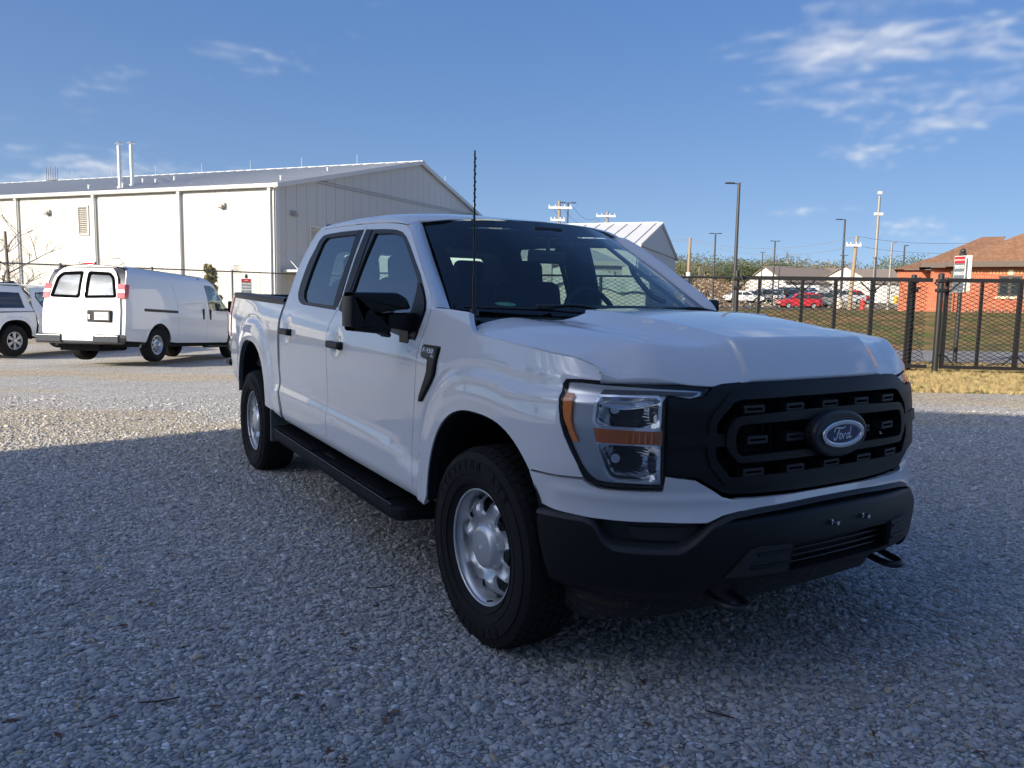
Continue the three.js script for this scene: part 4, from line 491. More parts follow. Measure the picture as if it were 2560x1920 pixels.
// loose stones, each a small faceted lump, thickest near the camera
{
  reseed(11); const kinds = []; for (let k = 0; k < 5; k++) { const g = new THREE.IcosahedronGeometry(1, k < 2 ? 1 : 0), p = g.attributes.position, ax = rr(.55, .85), ay = rr(.42, .62); for (let i = 0; i < p.count; i++) { const x = p.getX(i), y = p.getY(i), z = p.getZ(i), q = .74 + .52 * vn(x * 1.4 + k * 9 + 20, (y + z) * 1.4 + 20 + k, 5); p.setXYZ(i, x * q, y * q * ay, z * q * ax); } g.computeVertexNormals(); kinds.push(g); }
  const lists = kinds.map(() => []), m4 = new THREE.Matrix4(), q4 = new THREE.Quaternion(), e3 = new THREE.Euler();
  for (let i = 0; i < 560000; i++) {
    const f = Math.pow(rnd(), 1.25) * 10.6 - .2, r = (rnd() * 2 - 1) * (f * .76 + 2.6), half_ = f * .76 + 2.6; if (r > 9 || r < -9.5) continue;
    const dens = 2600 * (1 - .93 * sst(2.8, 9.5, f)), pdf = 560000 * (1 / (1.25 * 10.6)) * Math.pow(Math.max(1e-3, (f + .2) / 10.6), -.2) / (2 * half_); if (rnd() > dens / pdf) continue;
    const big = rnd(), s = (big > .98 ? rr(.019, .030) : big > .65 ? rr(.012, .0185) : rr(.0075, .0125)) * (1 + .25 * sst(5, 10, f)), p = site(r, f, HG(r, f) + .012 + s * .18 * rnd()), k = Math.floor(rnd() * 5); e3.set(rr(-.35, .35), rnd() * 6.28, rr(-.35, .35)); q4.setFromEuler(e3); m4.compose(V3(...p), q4, V3(s * rr(.9, 1.25), s * rr(.8, 1.15), s)); lists[k].push(m4.clone());
  }
  const mat = std([1, 1, 1], .9, { flatShading: true }); const c = new THREE.Color();
  lists.forEach((l, k) => { const im = new THREE.InstancedMesh(kinds[k], mat, l.length); l.forEach((m, i) => { im.setMatrixAt(i, m); const t = rnd(), b = .27 + .25 * rnd() + (t > .93 ? .22 * rnd() : 0), w = rnd(); c.setRGB(b * (1 + .06 * w), b * (1 + .02 * w), b * (1.0 - .05 * w)); if (t < .012) c.setRGB(b * 1.25, b * .98, b * .66); im.setColorAt(i, c); }); im.name = numbered('gravel_stones'); im.castShadow = im.receiveShadow = true; scene.add(im); tag(im, ['loose grey crushed stones covering the near ground of the lot', 'angular grey gravel chips spread over the near lot', 'flat grey gravel pieces spread over the near lot', 'small grey stone chips between the larger gravel', 'pale grey gravel chips strewn round the truck'][k], 'gravel', null, 'stuff'); });
}
// dry grass blades on the strip before the gate
{
  reseed(5); const g = new THREE.BufferGeometry(); const P = []; for (let k = 0; k < 9; k++) { const a = k * 2.4, x = .03 * Math.cos(a) * (k / 9), z = .03 * Math.sin(a) * (k / 9), l = .04 + .03 * h2(k, 1), w = .003, dx = .02 * Math.cos(a * 1.7), dz = .02 * Math.sin(a * 1.7); P.push(x - w, 0, z, x + w, 0, z, x + dx, l, z + dz); } g.setAttribute('position', new THREE.Float32BufferAttribute(P, 3)); g.computeVertexNormals();
  const l = [], m4 = new THREE.Matrix4(); for (let i = 0; i < 26000; i++) { const r = rr(3.5, 15), f = rr(12.3, 19.6); if (f < edgeG(r) + rr(-.1, .3)) continue; m4.compose(V3(...site(r, f, HG(r, f))), new THREE.Quaternion().setFromEuler(new THREE.Euler(0, rnd() * 6.3, 0)), V3(1.2, rr(.6, 1.3), 1.2)); l.push(m4.clone()); }
  const im = new THREE.InstancedMesh(g, std([1, 1, 1], .9, { side: THREE.DoubleSide }), l.length), c = new THREE.Color(); l.forEach((m, i) => { im.setMatrixAt(i, m); const t = rnd(), k = rr(.6, 1.1); t < .12 ? c.setRGB(.12 * k, .15 * k, .04 * k) : c.setRGB(.46 * k, .35 * k, .17 * k); im.setColorAt(i, c); }); im.name = 'dry_grass'; scene.add(im); tag(im, 'dry tan winter grass on the strip along the black gate', 'grass', null, 'stuff');
}
// the hall behind the camera whose shadow lies over the lot
{
  const C0 = [-16.4, -3.01], e = [.743, .669], H = 8.92, L = 46, Dp = 24; const hall = thing('neighbouring_hall', 'long white metal hall standing behind the camera, its shadow over the lot', 'building', [C0[0], 0, C0[1]], -Math.atan2(e[1], e[0]));
  part('wall', [box(L, H, .3, L / 2, H / 2, .15), box(L, H, .3, L / 2, H / 2, Dp), box(.3, H, Dp - .3, .15, H / 2, Dp / 2 + .15), box(.3, H, Dp - .3, L - .15, H / 2, Dp / 2 + .15)], std([.62, .63, .64], .6), hall); part('roof', [box(L - .02, .2, Dp, L / 2, H + .08, Dp / 2)], std([.40, .42, .44], .4), hall);
  for (let i = 0; i < 5; i++) part('roller_door', box(4.2, 4.4, .08, 5 + i * 8.6, 2.2, -.04), std([.35, .36, .38], .6), hall);
}
// ------------------------------------------------------------------ white metal warehouse on the left
const wallPanelMat = std([.53, .525, .50], .5, { bumpMap: grain, bumpScale: .0004 }), trimWhite = std([.60, .60, .58], .45), roofMat = std([.56, .57, .58], .55), galv = std([.62, .63, .63], .35, { metalness: .7 }), wireMat = std([.06, .06, .06], .5), winGlass = phys([.03, .04, .045], .04, { clearcoat: 1, clearcoatRoughness: .02 });
const frameOf = (o) => { o.updateMatrixWorld(true); return o.matrixWorld.clone().invert(); };
function onPlane(inv, px, py, ax, val) { const a = V3(...EYE).applyMatrix4(inv), b = V3(...at(px, py, 10)).applyMatrix4(inv), t = (val - a.getComponent(ax)) / (b.getComponent(ax) - a.getComponent(ax)); return a.lerp(b, t).toArray(); }   // where the line of sight meets a wall
{
  const c = at(689, 700, 38), W = thing('warehouse', 'long white metal warehouse with grey seamed roof and two steel flues', 'building', [c[0], -.35, c[2]], Math.atan2(.79, -.61)), inv = frameOf(W);
  const L = 61, Dp = 31, E = 7.15, Rg = 10.8, RZ = 15.3, ph = .88, rise = (z) => E + (Rg - E) * (1 - Math.abs(z - RZ) / (z < RZ ? RZ : Dp - RZ));
  part('wall', [box(L - .2, E - .1, .1, L / 2, E / 2, .12), box(.1, E - .1, Dp - .3, .12, E / 2, Dp / 2), box(L, E, .1, L / 2, E / 2, Dp), box(.1, E, Dp - .2, L, E / 2, Dp / 2), xf(extr([[.2, E - .2], [Dp - .2, E - .2], [Dp - .2, E], [RZ, Rg - .15], [.2, E]], .1), [.05, 0, 0], [0, -PI / 2, 0], [1, 1, 1]).rotateY(PI).scale(1, 1, -1).translate(.2, 0, 0)], std([.5, .5, .49], .8, { side: THREE.DoubleSide }), W);
  const pg = rbox(ph - .010, E - .05, .06, 0, 0, 0, .008, [0, 0, 0], 1); for (let i = 0; i * ph < L - .5; i++) part('wall_panel', pg, wallPanelMat, W).position.set(i * ph + ph / 2 + .02, E / 2, .03);
  for (let i = 0; i * ph < Dp - .3; i++) { const z0 = i * ph + .01, z1 = Math.min(Dp, (i + 1) * ph - .01), g = (() => { const s = [[z0, 0], [z1, 0], [z1, rise(z1) - .1]]; if (z0 < RZ && z1 > RZ) s.push([RZ, Rg - .1]); s.push([z0, rise(z0) - .1]); const q = extr(s, .06); q.rotateY(-PI / 2); q.translate(.06, 0, 0); return q; })(); part('wall_panel', g, wallPanelMat, W); }
  const sl = Math.atan2(Rg - E, RZ), len = Math.hypot(Rg - E, RZ) + .25; const rp = merge([box(.868, .04, len, 0, 0, 0), box(.025, .05, len, -.42, .04, 0), box(.02, .025, len, 0, .03, 0)]);
  for (let i = 0; i * ph < L; i++) { const m = part('roof_panel', rp, roofMat, W); m.position.set(i * ph + ph / 2 - .2, (E + Rg) / 2 + .05, RZ / 2 - .1); m.rotation.x = -sl; }
  const sl2 = Math.atan2(Rg - E, Dp - RZ), l2 = Math.hypot(Rg - E, Dp - RZ) + .2; part('roof_slope', xf(box(L + .2, .05, l2), [L / 2 - .15, (E + Rg) / 2 + .05, (RZ + Dp) / 2], [sl2, 0, 0]), roofMat, W); part('ridge_cap', box(L + .3, .08, .5, L / 2 - .15, Rg + .06, RZ), roofMat, W);
  part('gutter', rbox(L + .4, .20, .20, L / 2 - .2, E - .02, -.16, .03), trimWhite, W); part('rake_trim', [xf(box(.16, .22, len), [-.16, (E + Rg) / 2 - .02, RZ / 2 - .1], [-sl, 0, 0]), xf(box(.16, .22, l2), [-.161, (E + Rg) / 2 - .02, (RZ + Dp) / 2], [sl2, 0, 0])], trimWhite, W); part('corner_trim', [box(.06, E, .30, -.03, E / 2, .16), box(.30, E, .06, .14, E / 2, -.035)], trimWhite, W);
  const bay = [0, onPlane(inv, 449, 580, 2, -.13)[0], onPlane(inv, 236, 575, 2, -.13)[0]]; for (let k = 0; k < 9; k++) { const x = k < 3 ? Math.max(.18, bay[k]) : bay[2] + (k - 2) * (bay[2] - bay[1]); part('downspout', [rbox(.13, E - .2, .11, x, E / 2 - .1, -.13, .02), box(.17, .12, .14, x, E - .15, -.13)], std([.66, .67, .67], .5), W); }
  for (const [px, py, g] of [[119, 531, 0], [555, 514, 0], [735, 534, 1]]) { const p = onPlane(inv, px, py, g ? 0 : 2, g ? -.05 : -.05), t = g ? [0, PI / 2, 0] : [0, 0, 0]; part('wall_lamp', [xf(rbox(.42, .24, .14, 0, .02, 0, .04), p, t), xf(rbox(.30, .16, .22, 0, -.05, -.08, .05), p, t)], std([.34, .33, .31], .5), W); }
  { const p = onPlane(inv, 208, 551, 2, -.03), v = part('wall_louvre', [box(.09, 1.5, .06, p[0] - .36, p[1], -.03), box(.09, 1.5, .06, p[0] + .36, p[1], -.03), box(.81, .09, .06, p[0], p[1] + .75, -.03), box(.81, .09, .06, p[0], p[1] - .75, -.03)], trimWhite, W); for (let i = 0; i < 14; i++) part('louvre_slat', box(.64, .02, .10, p[0], p[1] - .66 + i * .1, -.035, [.6, 0, 0]), std([.45, .44, .42], .6), v); }
  { const p = onPlane(inv, 590, 672, 2, -.03), v = part('wall_louvre', box(.46, .44, .03, p[0], p[1], -.016), trimWhite, W); for (let i = 0; i < 6; i++) part('louvre_slat', box(.36, .015, .07, p[0], p[1] - .16 + i * .065, -.05, [.6, 0, 0]), std([.5, .49, .47], .6), v); }
  for (const [px, top, bot] of [[301, 357, 471], [331, 356, 465]]) { const b = (() => { let q; for (let z = .4; z < RZ; z += .05) { q = onPlane(inv, px, bot, 2, z); if (q[1] <= rise(z) + .05) break; } return q; })(), t = onPlane(inv, px, top, 2, b[2]), hh = t[1] - b[1]; const s = part('roof_flue', [cyl(.115, .115, hh - .15, b[0], b[1] + (hh - .15) / 2, b[2], 20), ...[.1, .38, .66, .9].map((k) => cyl(.122, .122, .03, b[0], b[1] + hh * k, b[2], 20)), cyl(.19, .21, .08, b[0], b[1] + .02, b[2], 16)], galv, W); part('flue_cap', [cyl(.02, .22, .14, b[0], t[1] + .02, b[2], 20), ...[0, 1, 2].map((k) => cyl(.01, .01, .2, b[0] + .1 * Math.cos(k * 2.1), t[1] - .12, b[2] + .1 * Math.sin(k * 2.1), 6))], galv, s);
    for (const d of [1.6, -1.2]) part('flue_guy', bar([b[0], b[1] + hh * .6, b[2]], [b[0] + d * 1.2, rise(b[2] + 1.9) + .05, b[2] + 1.9], .010, 5), galv, W); }
  { const p = onPlane(inv, 131, 450, 2, RZ - .5); part('antenna_array', [box(1.2, .05, .05, p[0], p[1], p[2]), ...[-.6, -.35, -.1, .15, .4, .62].map((d, i) => cyl(.02, .02, .9 + .3 * (i % 2), p[0] + d, p[1] + .45, p[2], 6)), box(.5, .25, .3, p[0], p[1] - .15, p[2])], wireMat, W); }
  for (const px of [180, 281, 389, 505, 626, 754, 894]) { let best; for (let x = 0; x < L; x += .1) { const q = V3(x, Rg, RZ).applyMatrix4(W.matrixWorld), v = q.clone().project(camera); if (!best || Math.abs((v.x + 1) * 1280 - px) < best[1]) best = [x, Math.abs((v.x + 1) * 1280 - px)]; } part('lightning_rod', cyl(.010, .014, .75, best[0], Rg + .4, RZ, 6), trimWhite, W); }
  for (const z of [19.4, 24.6]) part('lightning_rod', cyl(.010, .014, .75, .1, rise(z) + .4, z, 6), trimWhite, W);
  for (const [px, py] of [[222, 475], [307, 471], [357, 459], [389, 459], [436, 453], [702, 454], [819, 431]]) { let q; for (let z = .4; z < RZ; z += .1) { q = onPlane(inv, px, py, 2, z); if (q[1] <= rise(z) + .05) break; } part('roof_vent', [cyl(.05, .05, .30, q[0], q[1] + .1, q[2], 8), cyl(.09, .05, .06, q[0], q[1] + .28, q[2], 8)], galv, W); }
  // gable: window, canopy hung on rods, cable
  { const p = onPlane(inv, 775, 566, 0, -.02), q = onPlane(inv, 828, 652, 0, -.02), zc = (p[2] + q[2]) / 2, yc = (p[1] + q[1]) / 2, w = Math.abs(q[2] - p[2]), h = Math.abs(p[1] - q[1]); const win = part('window', [box(.08, .08, w + .1, -.02, yc + h / 2, zc), box(.08, .08, w + .1, -.02, yc - h / 2, zc), ...[-.5, 0, .5].map((k) => box(.078, h, .07, -.02, yc, zc + k * w))], std([.72, .68, .60], .5), W); part('pane', box(.03, h, w, -.002, yc, zc), winGlass, win); }
  { const p = onPlane(inv, 705, 677, 0, -.02), q = onPlane(inv, 752, 677, 0, -.02); const cn = part('canopy', rbox(.95, .12, Math.abs(q[2] - p[2]) + 2.4, -.50, p[1], (p[2] + q[2]) / 2 + 1.2, .02), trimWhite, W); for (const k of [.2, 1.6, 3.0]) part('canopy_rod', bar([-.02, p[1] + .85, p[2] + k], [-.85, p[1] + .06, p[2] + k], .022, 6), trimWhite, cn); }
  { const a = onPlane(inv, 795, 451, 0, -.06), b = onPlane(inv, 1186, 537, 0, -.06); for (const d of [0, .14]) part('cable', bar([-.07, a[1] - d, a[2]], [-.07, b[1] - d, b[2]], .016, 6), std([.32, .32, .33], .6), W); }
  // awning frame on the long wall behind the van
  { const a = onPlane(inv, 252, 657, 2, -.5), b = onPlane(inv, 280, 645, 2, -.5), d = onPlane(inv, 289, 661, 2, -.5), e = onPlane(inv, 250, 645, 2, -.5); part('awning_frame', [bar(a, b, .02, 6), bar(b, d, .02, 6), bar(e, a, .02, 6), bar(b, [b[0], b[1], 0], .02, 6)], std([.45, .45, .45], .5), W); }
}
// ------------------------------------------------------------------ chain-link fences
function chainMesh(L, H, s, r) {                                         // zigzag wires in the x, y plane
  const P = [], I = []; const seg = (ax, ay, bx, by, z) => { const dx = bx - ax, dy = by - ay, l = Math.hypot(dx, dy), nx = -dy / l * r, ny = dx / l * r, o = P.length / 3; P.push(ax + nx, ay + ny, z, ax - nx, ay - ny, z, ax, ay, z + r * 1.6, bx + nx, by + ny, z, bx - nx, by - ny, z, bx, by, z + r * 1.6); I.push(o, o + 3, o + 5, o, o + 5, o + 2, o + 1, o + 2, o + 5, o + 1, o + 5, o + 4, o, o + 1, o + 4, o, o + 4, o + 3); };
  const n = Math.floor(L / s), m = Math.floor(H / (s * .5)); for (let i = 0; i < n; i++) for (let k = 0; k < m; k++) { const o = (k + i) % 2, a = i * s + (o ? s : 0), b = i * s + (o ? 0 : s); seg(a, k * s * .5, b, (k + 1) * s * .5, (k % 2 ? 1 : -1) * r); }
  const g = new THREE.BufferGeometry(); g.setAttribute('position', new THREE.Float32BufferAttribute(P, 3)); g.setIndex(I); g.computeVertexNormals(); return g;
}
{
  const A = site(-24.0, 19.2, 0), Bp = site(3.0, 42.0, 0), L = Math.hypot(Bp[0] - A[0], Bp[2] - A[2]), th = -Math.atan2(Bp[2] - A[2], Bp[0] - A[0]), g0 = -.28;
  const F = thing('chain_link_fence', 'grey galvanised chain-link fence between the parked van and the warehouse', 'fence', [A[0], g0, A[2]], th), T = 2.66; F.updateMatrixWorld(true); const inv = frameOf(F);
  const dark = std([.10, .10, .10], .5, { metalness: .4 }); part('top_rail', xf(cyl(.024, .024, L, 0, 0, 0, 8), [L / 2, T, 0], [0, 0, PI / 2]), dark, F);
  const ref = onPlane(inv, 150, 660, 2, 0)[0]; for (let k = -4; k < 8; k++) { const x = ref + k * (onPlane(inv, 379, 671, 2, 0)[0] - ref); if (x < 0 || x > L) continue; part('fence_post', [cyl(.036, .036, T + .02, x, T / 2, .05, 10), xf(new THREE.SphereGeometry(.045, 8, 6), [x, T + .03, .05])], dark, F); }
  part('chain_mesh', chainMesh(L, T, .115, .0030), std([.30, .30, .29], .45, { metalness: .5 }), F).userData.kind = 'stuff';
  const bb = []; for (let i = 0; i < L / .115; i++) bb.push(box(.005, .06, .005, i * .115, T + .04, 0, [0, 0, i % 2 ? .5 : -.5])); part('wire_tips', bb, dark, F).userData.kind = 'stuff';
}
// ------------------------------------------------------------------ signs
function signTex(lines, header, w, h) { return canvas(w, h, (x) => { x.fillStyle = '#5d656d'; x.fillRect(0, 0, w, h); x.fillStyle = '#9c2028'; x.fillRect(0, 0, w, h * .2); x.fillStyle = '#e9dcd9'; x.font = `bold ${h * .062}px serif`; x.textAlign = 'center'; x.fillText(header, w / 2, h * .125); x.fillStyle = '#f2f2ee'; x.font = `bold ${h * .125}px serif`; lines.forEach((t, i) => x.fillText(t, w / 2, h * (.34 + i * .185 * (lines.length > 3 ? .92 : 1)), w * .9)); x.strokeStyle = '#e4e4e0'; x.lineWidth = w * .025; x.strokeRect(0, 0, w, h); }); }
function signPost(name, label, p, turn, w, h, yTop, tex, postTop, postR) {
  const s = thing(name, label, 'sign', p, turn); const black = std([.03, .03, .032], .5);
  part('post', cyl(postR, postR, postTop, 0, postTop / 2, 0, 12), black, s); part('finial', [xf(new THREE.SphereGeometry(postR * 1.35, 12, 8), [0, postTop + postR * 1.6, 0]), cyl(postR * 1.7, postR * 1.5, postR * 1.2, 0, postTop, 0, 12)], black, s);
  part('sign_panel', rbox(w, h, .03, 0, yTop - h / 2, postR + .02, .012), std([.75, .75, .73], .5), s); const f = new THREE.PlaneGeometry(w - .02, h - .02); f.translate(0, yTop - h / 2, postR + .0385); part('sign_face', f, std([1, 1, 1], .5, { map: tex }), s); return s;
}
{
  const p = at(617, 760, 26.0); p[1] = -.27; const tp = at(617, 696, 26.0)[1] + .27, h = (735 - 696) / FOCAL * 26 * 1.12, w = 25 / FOCAL * 26; const b = V3(EYE[0] - p[0], 0, EYE[2] - p[2]);
  signPost('parking_sign', 'grey parking sign with red header on a post before the warehouse fence', p, Math.atan2(b.x, b.z) - .1, w, h, tp, signTex(['FINISH LINE', 'VEHICLE', 'PARKING', 'ONLY'], 'NOTICE', 256, 420), tp + .04, .035);
}
// ------------------------------------------------------------------ trees and shrubs
function bareTree(name, label, p, H, spread, seed, levels = 4, thick = .035, group) {
  reseed(seed); const trunk = [], br = [], tw = []; const grow = (a, d, len, rad, lv) => { const b = a.clone().addScaledVector(d, len); const mid = a.clone().lerp(b, .5).add(V3(rr(-.06, .06) * len, 0, rr(-.06, .06) * len)); (lv === 0 ? trunk : lv < 3 ? br : tw).push(bar(a.toArray(), mid.toArray(), rad, lv < 2 ? 7 : 4, rad * .82), bar(mid.toArray(), b.toArray(), rad * .82, lv < 2 ? 7 : 4, rad * .62)); if (lv >= levels) return; const n = lv === 0 ? 0 : lv < 3 ? 3 : 2 + (rnd() > .5 ? 1 : 0); for (let i = 0; i < n; i++) { const t = rr(.35, 1), q = a.clone().lerp(b, t), az = rnd() * 6.28, dd = d.clone().multiplyScalar(rr(.6, 1)).add(V3(Math.cos(az) * spread, rr(.1, .5), Math.sin(az) * spread)).normalize(); grow(q, dd, len * rr(.5, .75), rad * .55, lv + 1); } };
  const base = V3(0, 0, 0); grow(base, V3(.02, 1, 0).normalize(), H * .9, thick, 0); for (let i = 0; i < 11; i++) { const y = H * (.16 + .72 * i / 11), az = i * 2.4 + rr(-.3, .3), d = V3(Math.cos(az) * spread * 1.4, rr(.5, .9), Math.sin(az) * spread * 1.4).normalize(); grow(V3(.02 * y, y, 0), d, H * rr(.24, .38) * (1 - .35 * i / 11), thick * (.55 - .03 * i), 1); }
  const o = thing(name, label, 'tree', p, rnd() * 6, group), bark = std([.19, .16, .13], .9); part('trunk', trunk, bark, o); part('branches', br, bark, o); if (tw.length) part('twigs', tw, bark, o).userData.kind = 'stuff'; return o;
}
function leafGeo(n, gen, size, seed) { reseed(seed); const P = [], I = []; for (let i = 0; i < n; i++) { const c = gen(i), s = size * rr(.6, 1.3), a = V3(rr(-1, 1), rr(-1, 1), rr(-1, 1)).normalize(), b = V3(rr(-1, 1), rr(-1, 1), rr(-1, 1)).cross(a).normalize(), o = P.length / 3; for (const [u, v] of [[-1, 0], [0, -.45], [1, 0], [0, .45]]) P.push(c[0] + a.x * u * s + b.x * v * s, c[1] + a.y * u * s + b.y * v * s, c[2] + a.z * u * s + b.z * v * s); I.push(o, o + 1, o + 2, o, o + 2, o + 3); }
  const g = new THREE.BufferGeometry(); g.setAttribute('position', new THREE.Float32BufferAttribute(P, 3)); g.setIndex(I); g.computeVertexNormals(); return g; }
function shrub(name, label, p, H, W, cols, seed, n = 2600, size = .045) {
  const o = thing(name, label, 'shrub', p); reseed(seed); const stems = Array.from({ length: 7 }, () => { const a = rnd() * 6.28, k = rr(.1, .45) * W; return [k * Math.cos(a), H * rr(.6, .98), k * Math.sin(a)]; });
  part('stem', stems.map((q) => bar([q[0] * .1, 0, q[2] * .1], q, .014, 5, .005)), std([.16, .13, .10], .9), o);
  const cl = Array.from({ length: 46 }, () => { const y = Math.pow(rnd(), .8), a = rnd() * 6.28, r = W * .5 * Math.sqrt(rnd()) * Math.pow(1 - y * .82, .8) * (.75 + .5 * rnd()); return [r * Math.cos(a), H * (.08 + .9 * y), r * Math.sin(a), W * rr(.07, .15)]; });
  cols.forEach((c, k) => part('foliage', leafGeo(n, (i) => { const q = cl[(i * 7 + k * 3) % cl.length], d = V3(rr(-1, 1), rr(-1, 1), rr(-1, 1)).normalize().multiplyScalar(q[3] * Math.cbrt(rnd()) * 1.3); return [q[0] + d.x, Math.max(.02, q[1] + d.y), q[2] + d.z]; }, size, seed + k), std(c, .7, { side: THREE.DoubleSide }), o)); return o;
}
{
  const q = (px, py, D) => { const p = at(px, py, D); p[1] = -.3; return p; };
  bareTree('bare_tree', 'leafless young tree between the fence and the warehouse at the left edge', q(22, 760, 27.5), 4.3, .85, 3, 4, .075);
  shrub('evergreen_shrub', 'upright yellow-green shrub beside the warehouse wall behind the van', q(526, 770, 32), 3.05, 1.25, [[.15, .14, .045], [.10, .11, .035], [.22, .18, .07]], 21);
  shrub('leafy_plant', 'thin leafy plant rising behind the roof of the white van', q(206, 770, 29.5), 3.05, .95, [[.12, .12, .06], [.16, .14, .08]], 22, 260, .05);
}
// ------------------------------------------------------------------ sliding gate and fence on the right
{
  const pl = at(1838, 777, 17.3), pm = at(2331, 931.7, 16.8), pr = [0, 0, 0]; pl[1] = pm[1] = 0; const dx = pm[0] - pl[0], dz = pm[2] - pl[2], L1 = Math.hypot(dx, dz), th = -Math.atan2(dz, dx);
  const black = phys([.016, .016, .017], .42, { clearcoat: .25, clearcoatRoughness: .3 }), wire = std([.020, .020, .021], .55);
  const postsAt = (x, y, z, h, r) => [cyl(r, r, h, x, y + h / 2, z, 14), xf(new THREE.SphereGeometry(r, 14, 6, 0, 6.3, 0, PI / 2), [x, y + h, z], [0, 0, 0], [1, .5, 1])];
  const G = (name, label) => { const g = thing(name, label, 'gate', [pl[0], 0, pl[2]], th); g.updateMatrixWorld(true); return g; };
  const g1 = G('sliding_gate', 'black chain-link gate leaf running behind the pickup bonnet to the round posts'), inv = frameOf(g1), X = (px, row = 800) => onPlane(inv, px, row, 2, 0)[0], T = onPlane(inv, 2200, 694, 2, 0)[1] - .04, Bt = onPlane(inv, 2300, 916, 2, 0)[1];
  const vert = (x, w, y0, y1) => box(w, y1 - y0, w, x, (y0 + y1) / 2, 0); const leaf = (g, x0, x1, vs, braces) => {
    part('top_rail', box(x1 - x0, .085, .085, (x0 + x1) / 2, T, 0), black, g); part('bottom_rail', box(x1 - x0, .07, .07, (x0 + x1) / 2, Bt, 0), black, g);
    for (const [x, w] of vs) part('upright', vert(x, w, Bt + .035, T - .042), black, g); for (const [x, up] of braces) for (const s of [-1, 1]) part('brace', up ? bar([x + s * .04, T - .26, 0], [x + s * .26, T - .05, 0], .016, 6) : bar([x + s * .04, Bt + .26, 0], [x + s * .26, Bt + .05, 0], .016, 6), black, g);
    const m = chainMesh(x1 - x0 - .04, T - Bt - .04, .088, .0058); m.translate(x0 + .02, Bt + .02, .05); part('chain_mesh', m, wire, g).userData.kind = 'stuff'; const t = Array.from({ length: 6 }, (_, i) => { const a = lerp(x0, x1, i / 6), b = lerp(x0, x1, (i + 1) / 6); return bar([a, i % 2 ? T : Bt, -.02], [b, i % 2 ? Bt : T, -.02], .0045, 5); }); part('tension_rod', t, wire, g); };
  leaf(g1, .12, L1 - .14, [[X(1894), .055], [X(2001), .07], [X(2084), .07], [X(2176), .075], [X(2268), .055]], [[X(2001), 1], [X(2176), 1]]);
  const g2 = G('sliding_gate', 'black chain-link gate leaf on the right of the round posts, running out of view'), xe = X(2560) + 5;
  leaf(g2, L1 + .13, xe, [[X(2361), .075], [X(2449), .055], [X(2545), .08], [X(2545) + 1.6, .055], [X(2545) + 3.1, .075]], [[X(2361), 1], [X(2361), 0], [X(2545), 0]]);
  for (const [x, z, h, r, lab] of [[0, .03, T + .14, .056, 'round black gate post at the far end of the gate, beside the tall lamp pole'], [L1, .10, T + .12, .062, 'thick round black gate post with guide roller brackets'], [L1 - .42, -.26, T + .10, .056, 'round black gate post wrapped in chain-link, just behind the thick one']]) { const q = V3(x, 0, z).applyMatrix4(g1.matrixWorld), P = thing('gate_post', lab, 'post', [q.x, 0, q.z], th); part('post', postsAt(0, -.05, 0, h + .05, r), black, P); for (const y of [T - .02, T - .22]) part('roller_bracket', [rbox(.18, .08, .16, 0, y, 0, .02), cyl(.04, .04, .05, .08, y + .05, .09, 10)], black, P); if (z < 0) { const w = []; for (let k = 0; k < 60; k++) { const a = k * .9, y = k * .033; w.push(bar([.062 * Math.cos(a), y, .062 * Math.sin(a)], [.062 * Math.cos(a + .9), y + .033, .062 * Math.sin(a + .9)], .006, 4)); } part('chain_mesh', w, wire, P); } }
  const g3 = thing('chain_link_fence', 'black chain-link fence behind the pickup, running left from the gate', 'fence', [pl[0], 0, pl[2]], th); part('top_rail', xf(cyl(.025, .025, 9, 0, 0, 0, 8), [-4.6, T, 0], [0, 0, PI / 2]), black, g3); for (let i = 1; i < 4; i++) part('fence_post', cyl(.035, .035, T, -i * 3, T / 2, 0, 8), black, g3); const m = chainMesh(9, T - .05, .088, .0042); m.translate(-9.1, .03, .03); part('chain_mesh', m, wire, g3).userData.kind = 'stuff';
  // truck entrance sign behind the gate
  const sp = at(2386, 911, 19.4); sp[1] = 0; const face = V3(EYE[0] - sp[0], 0, EYE[2] - sp[2]), tt = at(2410, 640, 19.4)[1], hh = .90, ww = .31;
  const S1 = signPost('entrance_sign', 'grey truck entrance sign with red header on a black post behind the gate', sp, Math.atan2(face.x, face.z) - .62, ww, hh, tt, signTex(['TRUCK', 'ENTRANCE', 'ONLY'], 'PEDESTRIAN SAFETY', 256, 560), tt + .04, .05); part('sign_back', rbox(ww, hh, .03, .05, tt - hh / 2 + .01, -.07, .012), std([.78, .77, .70], .5), S1);
}
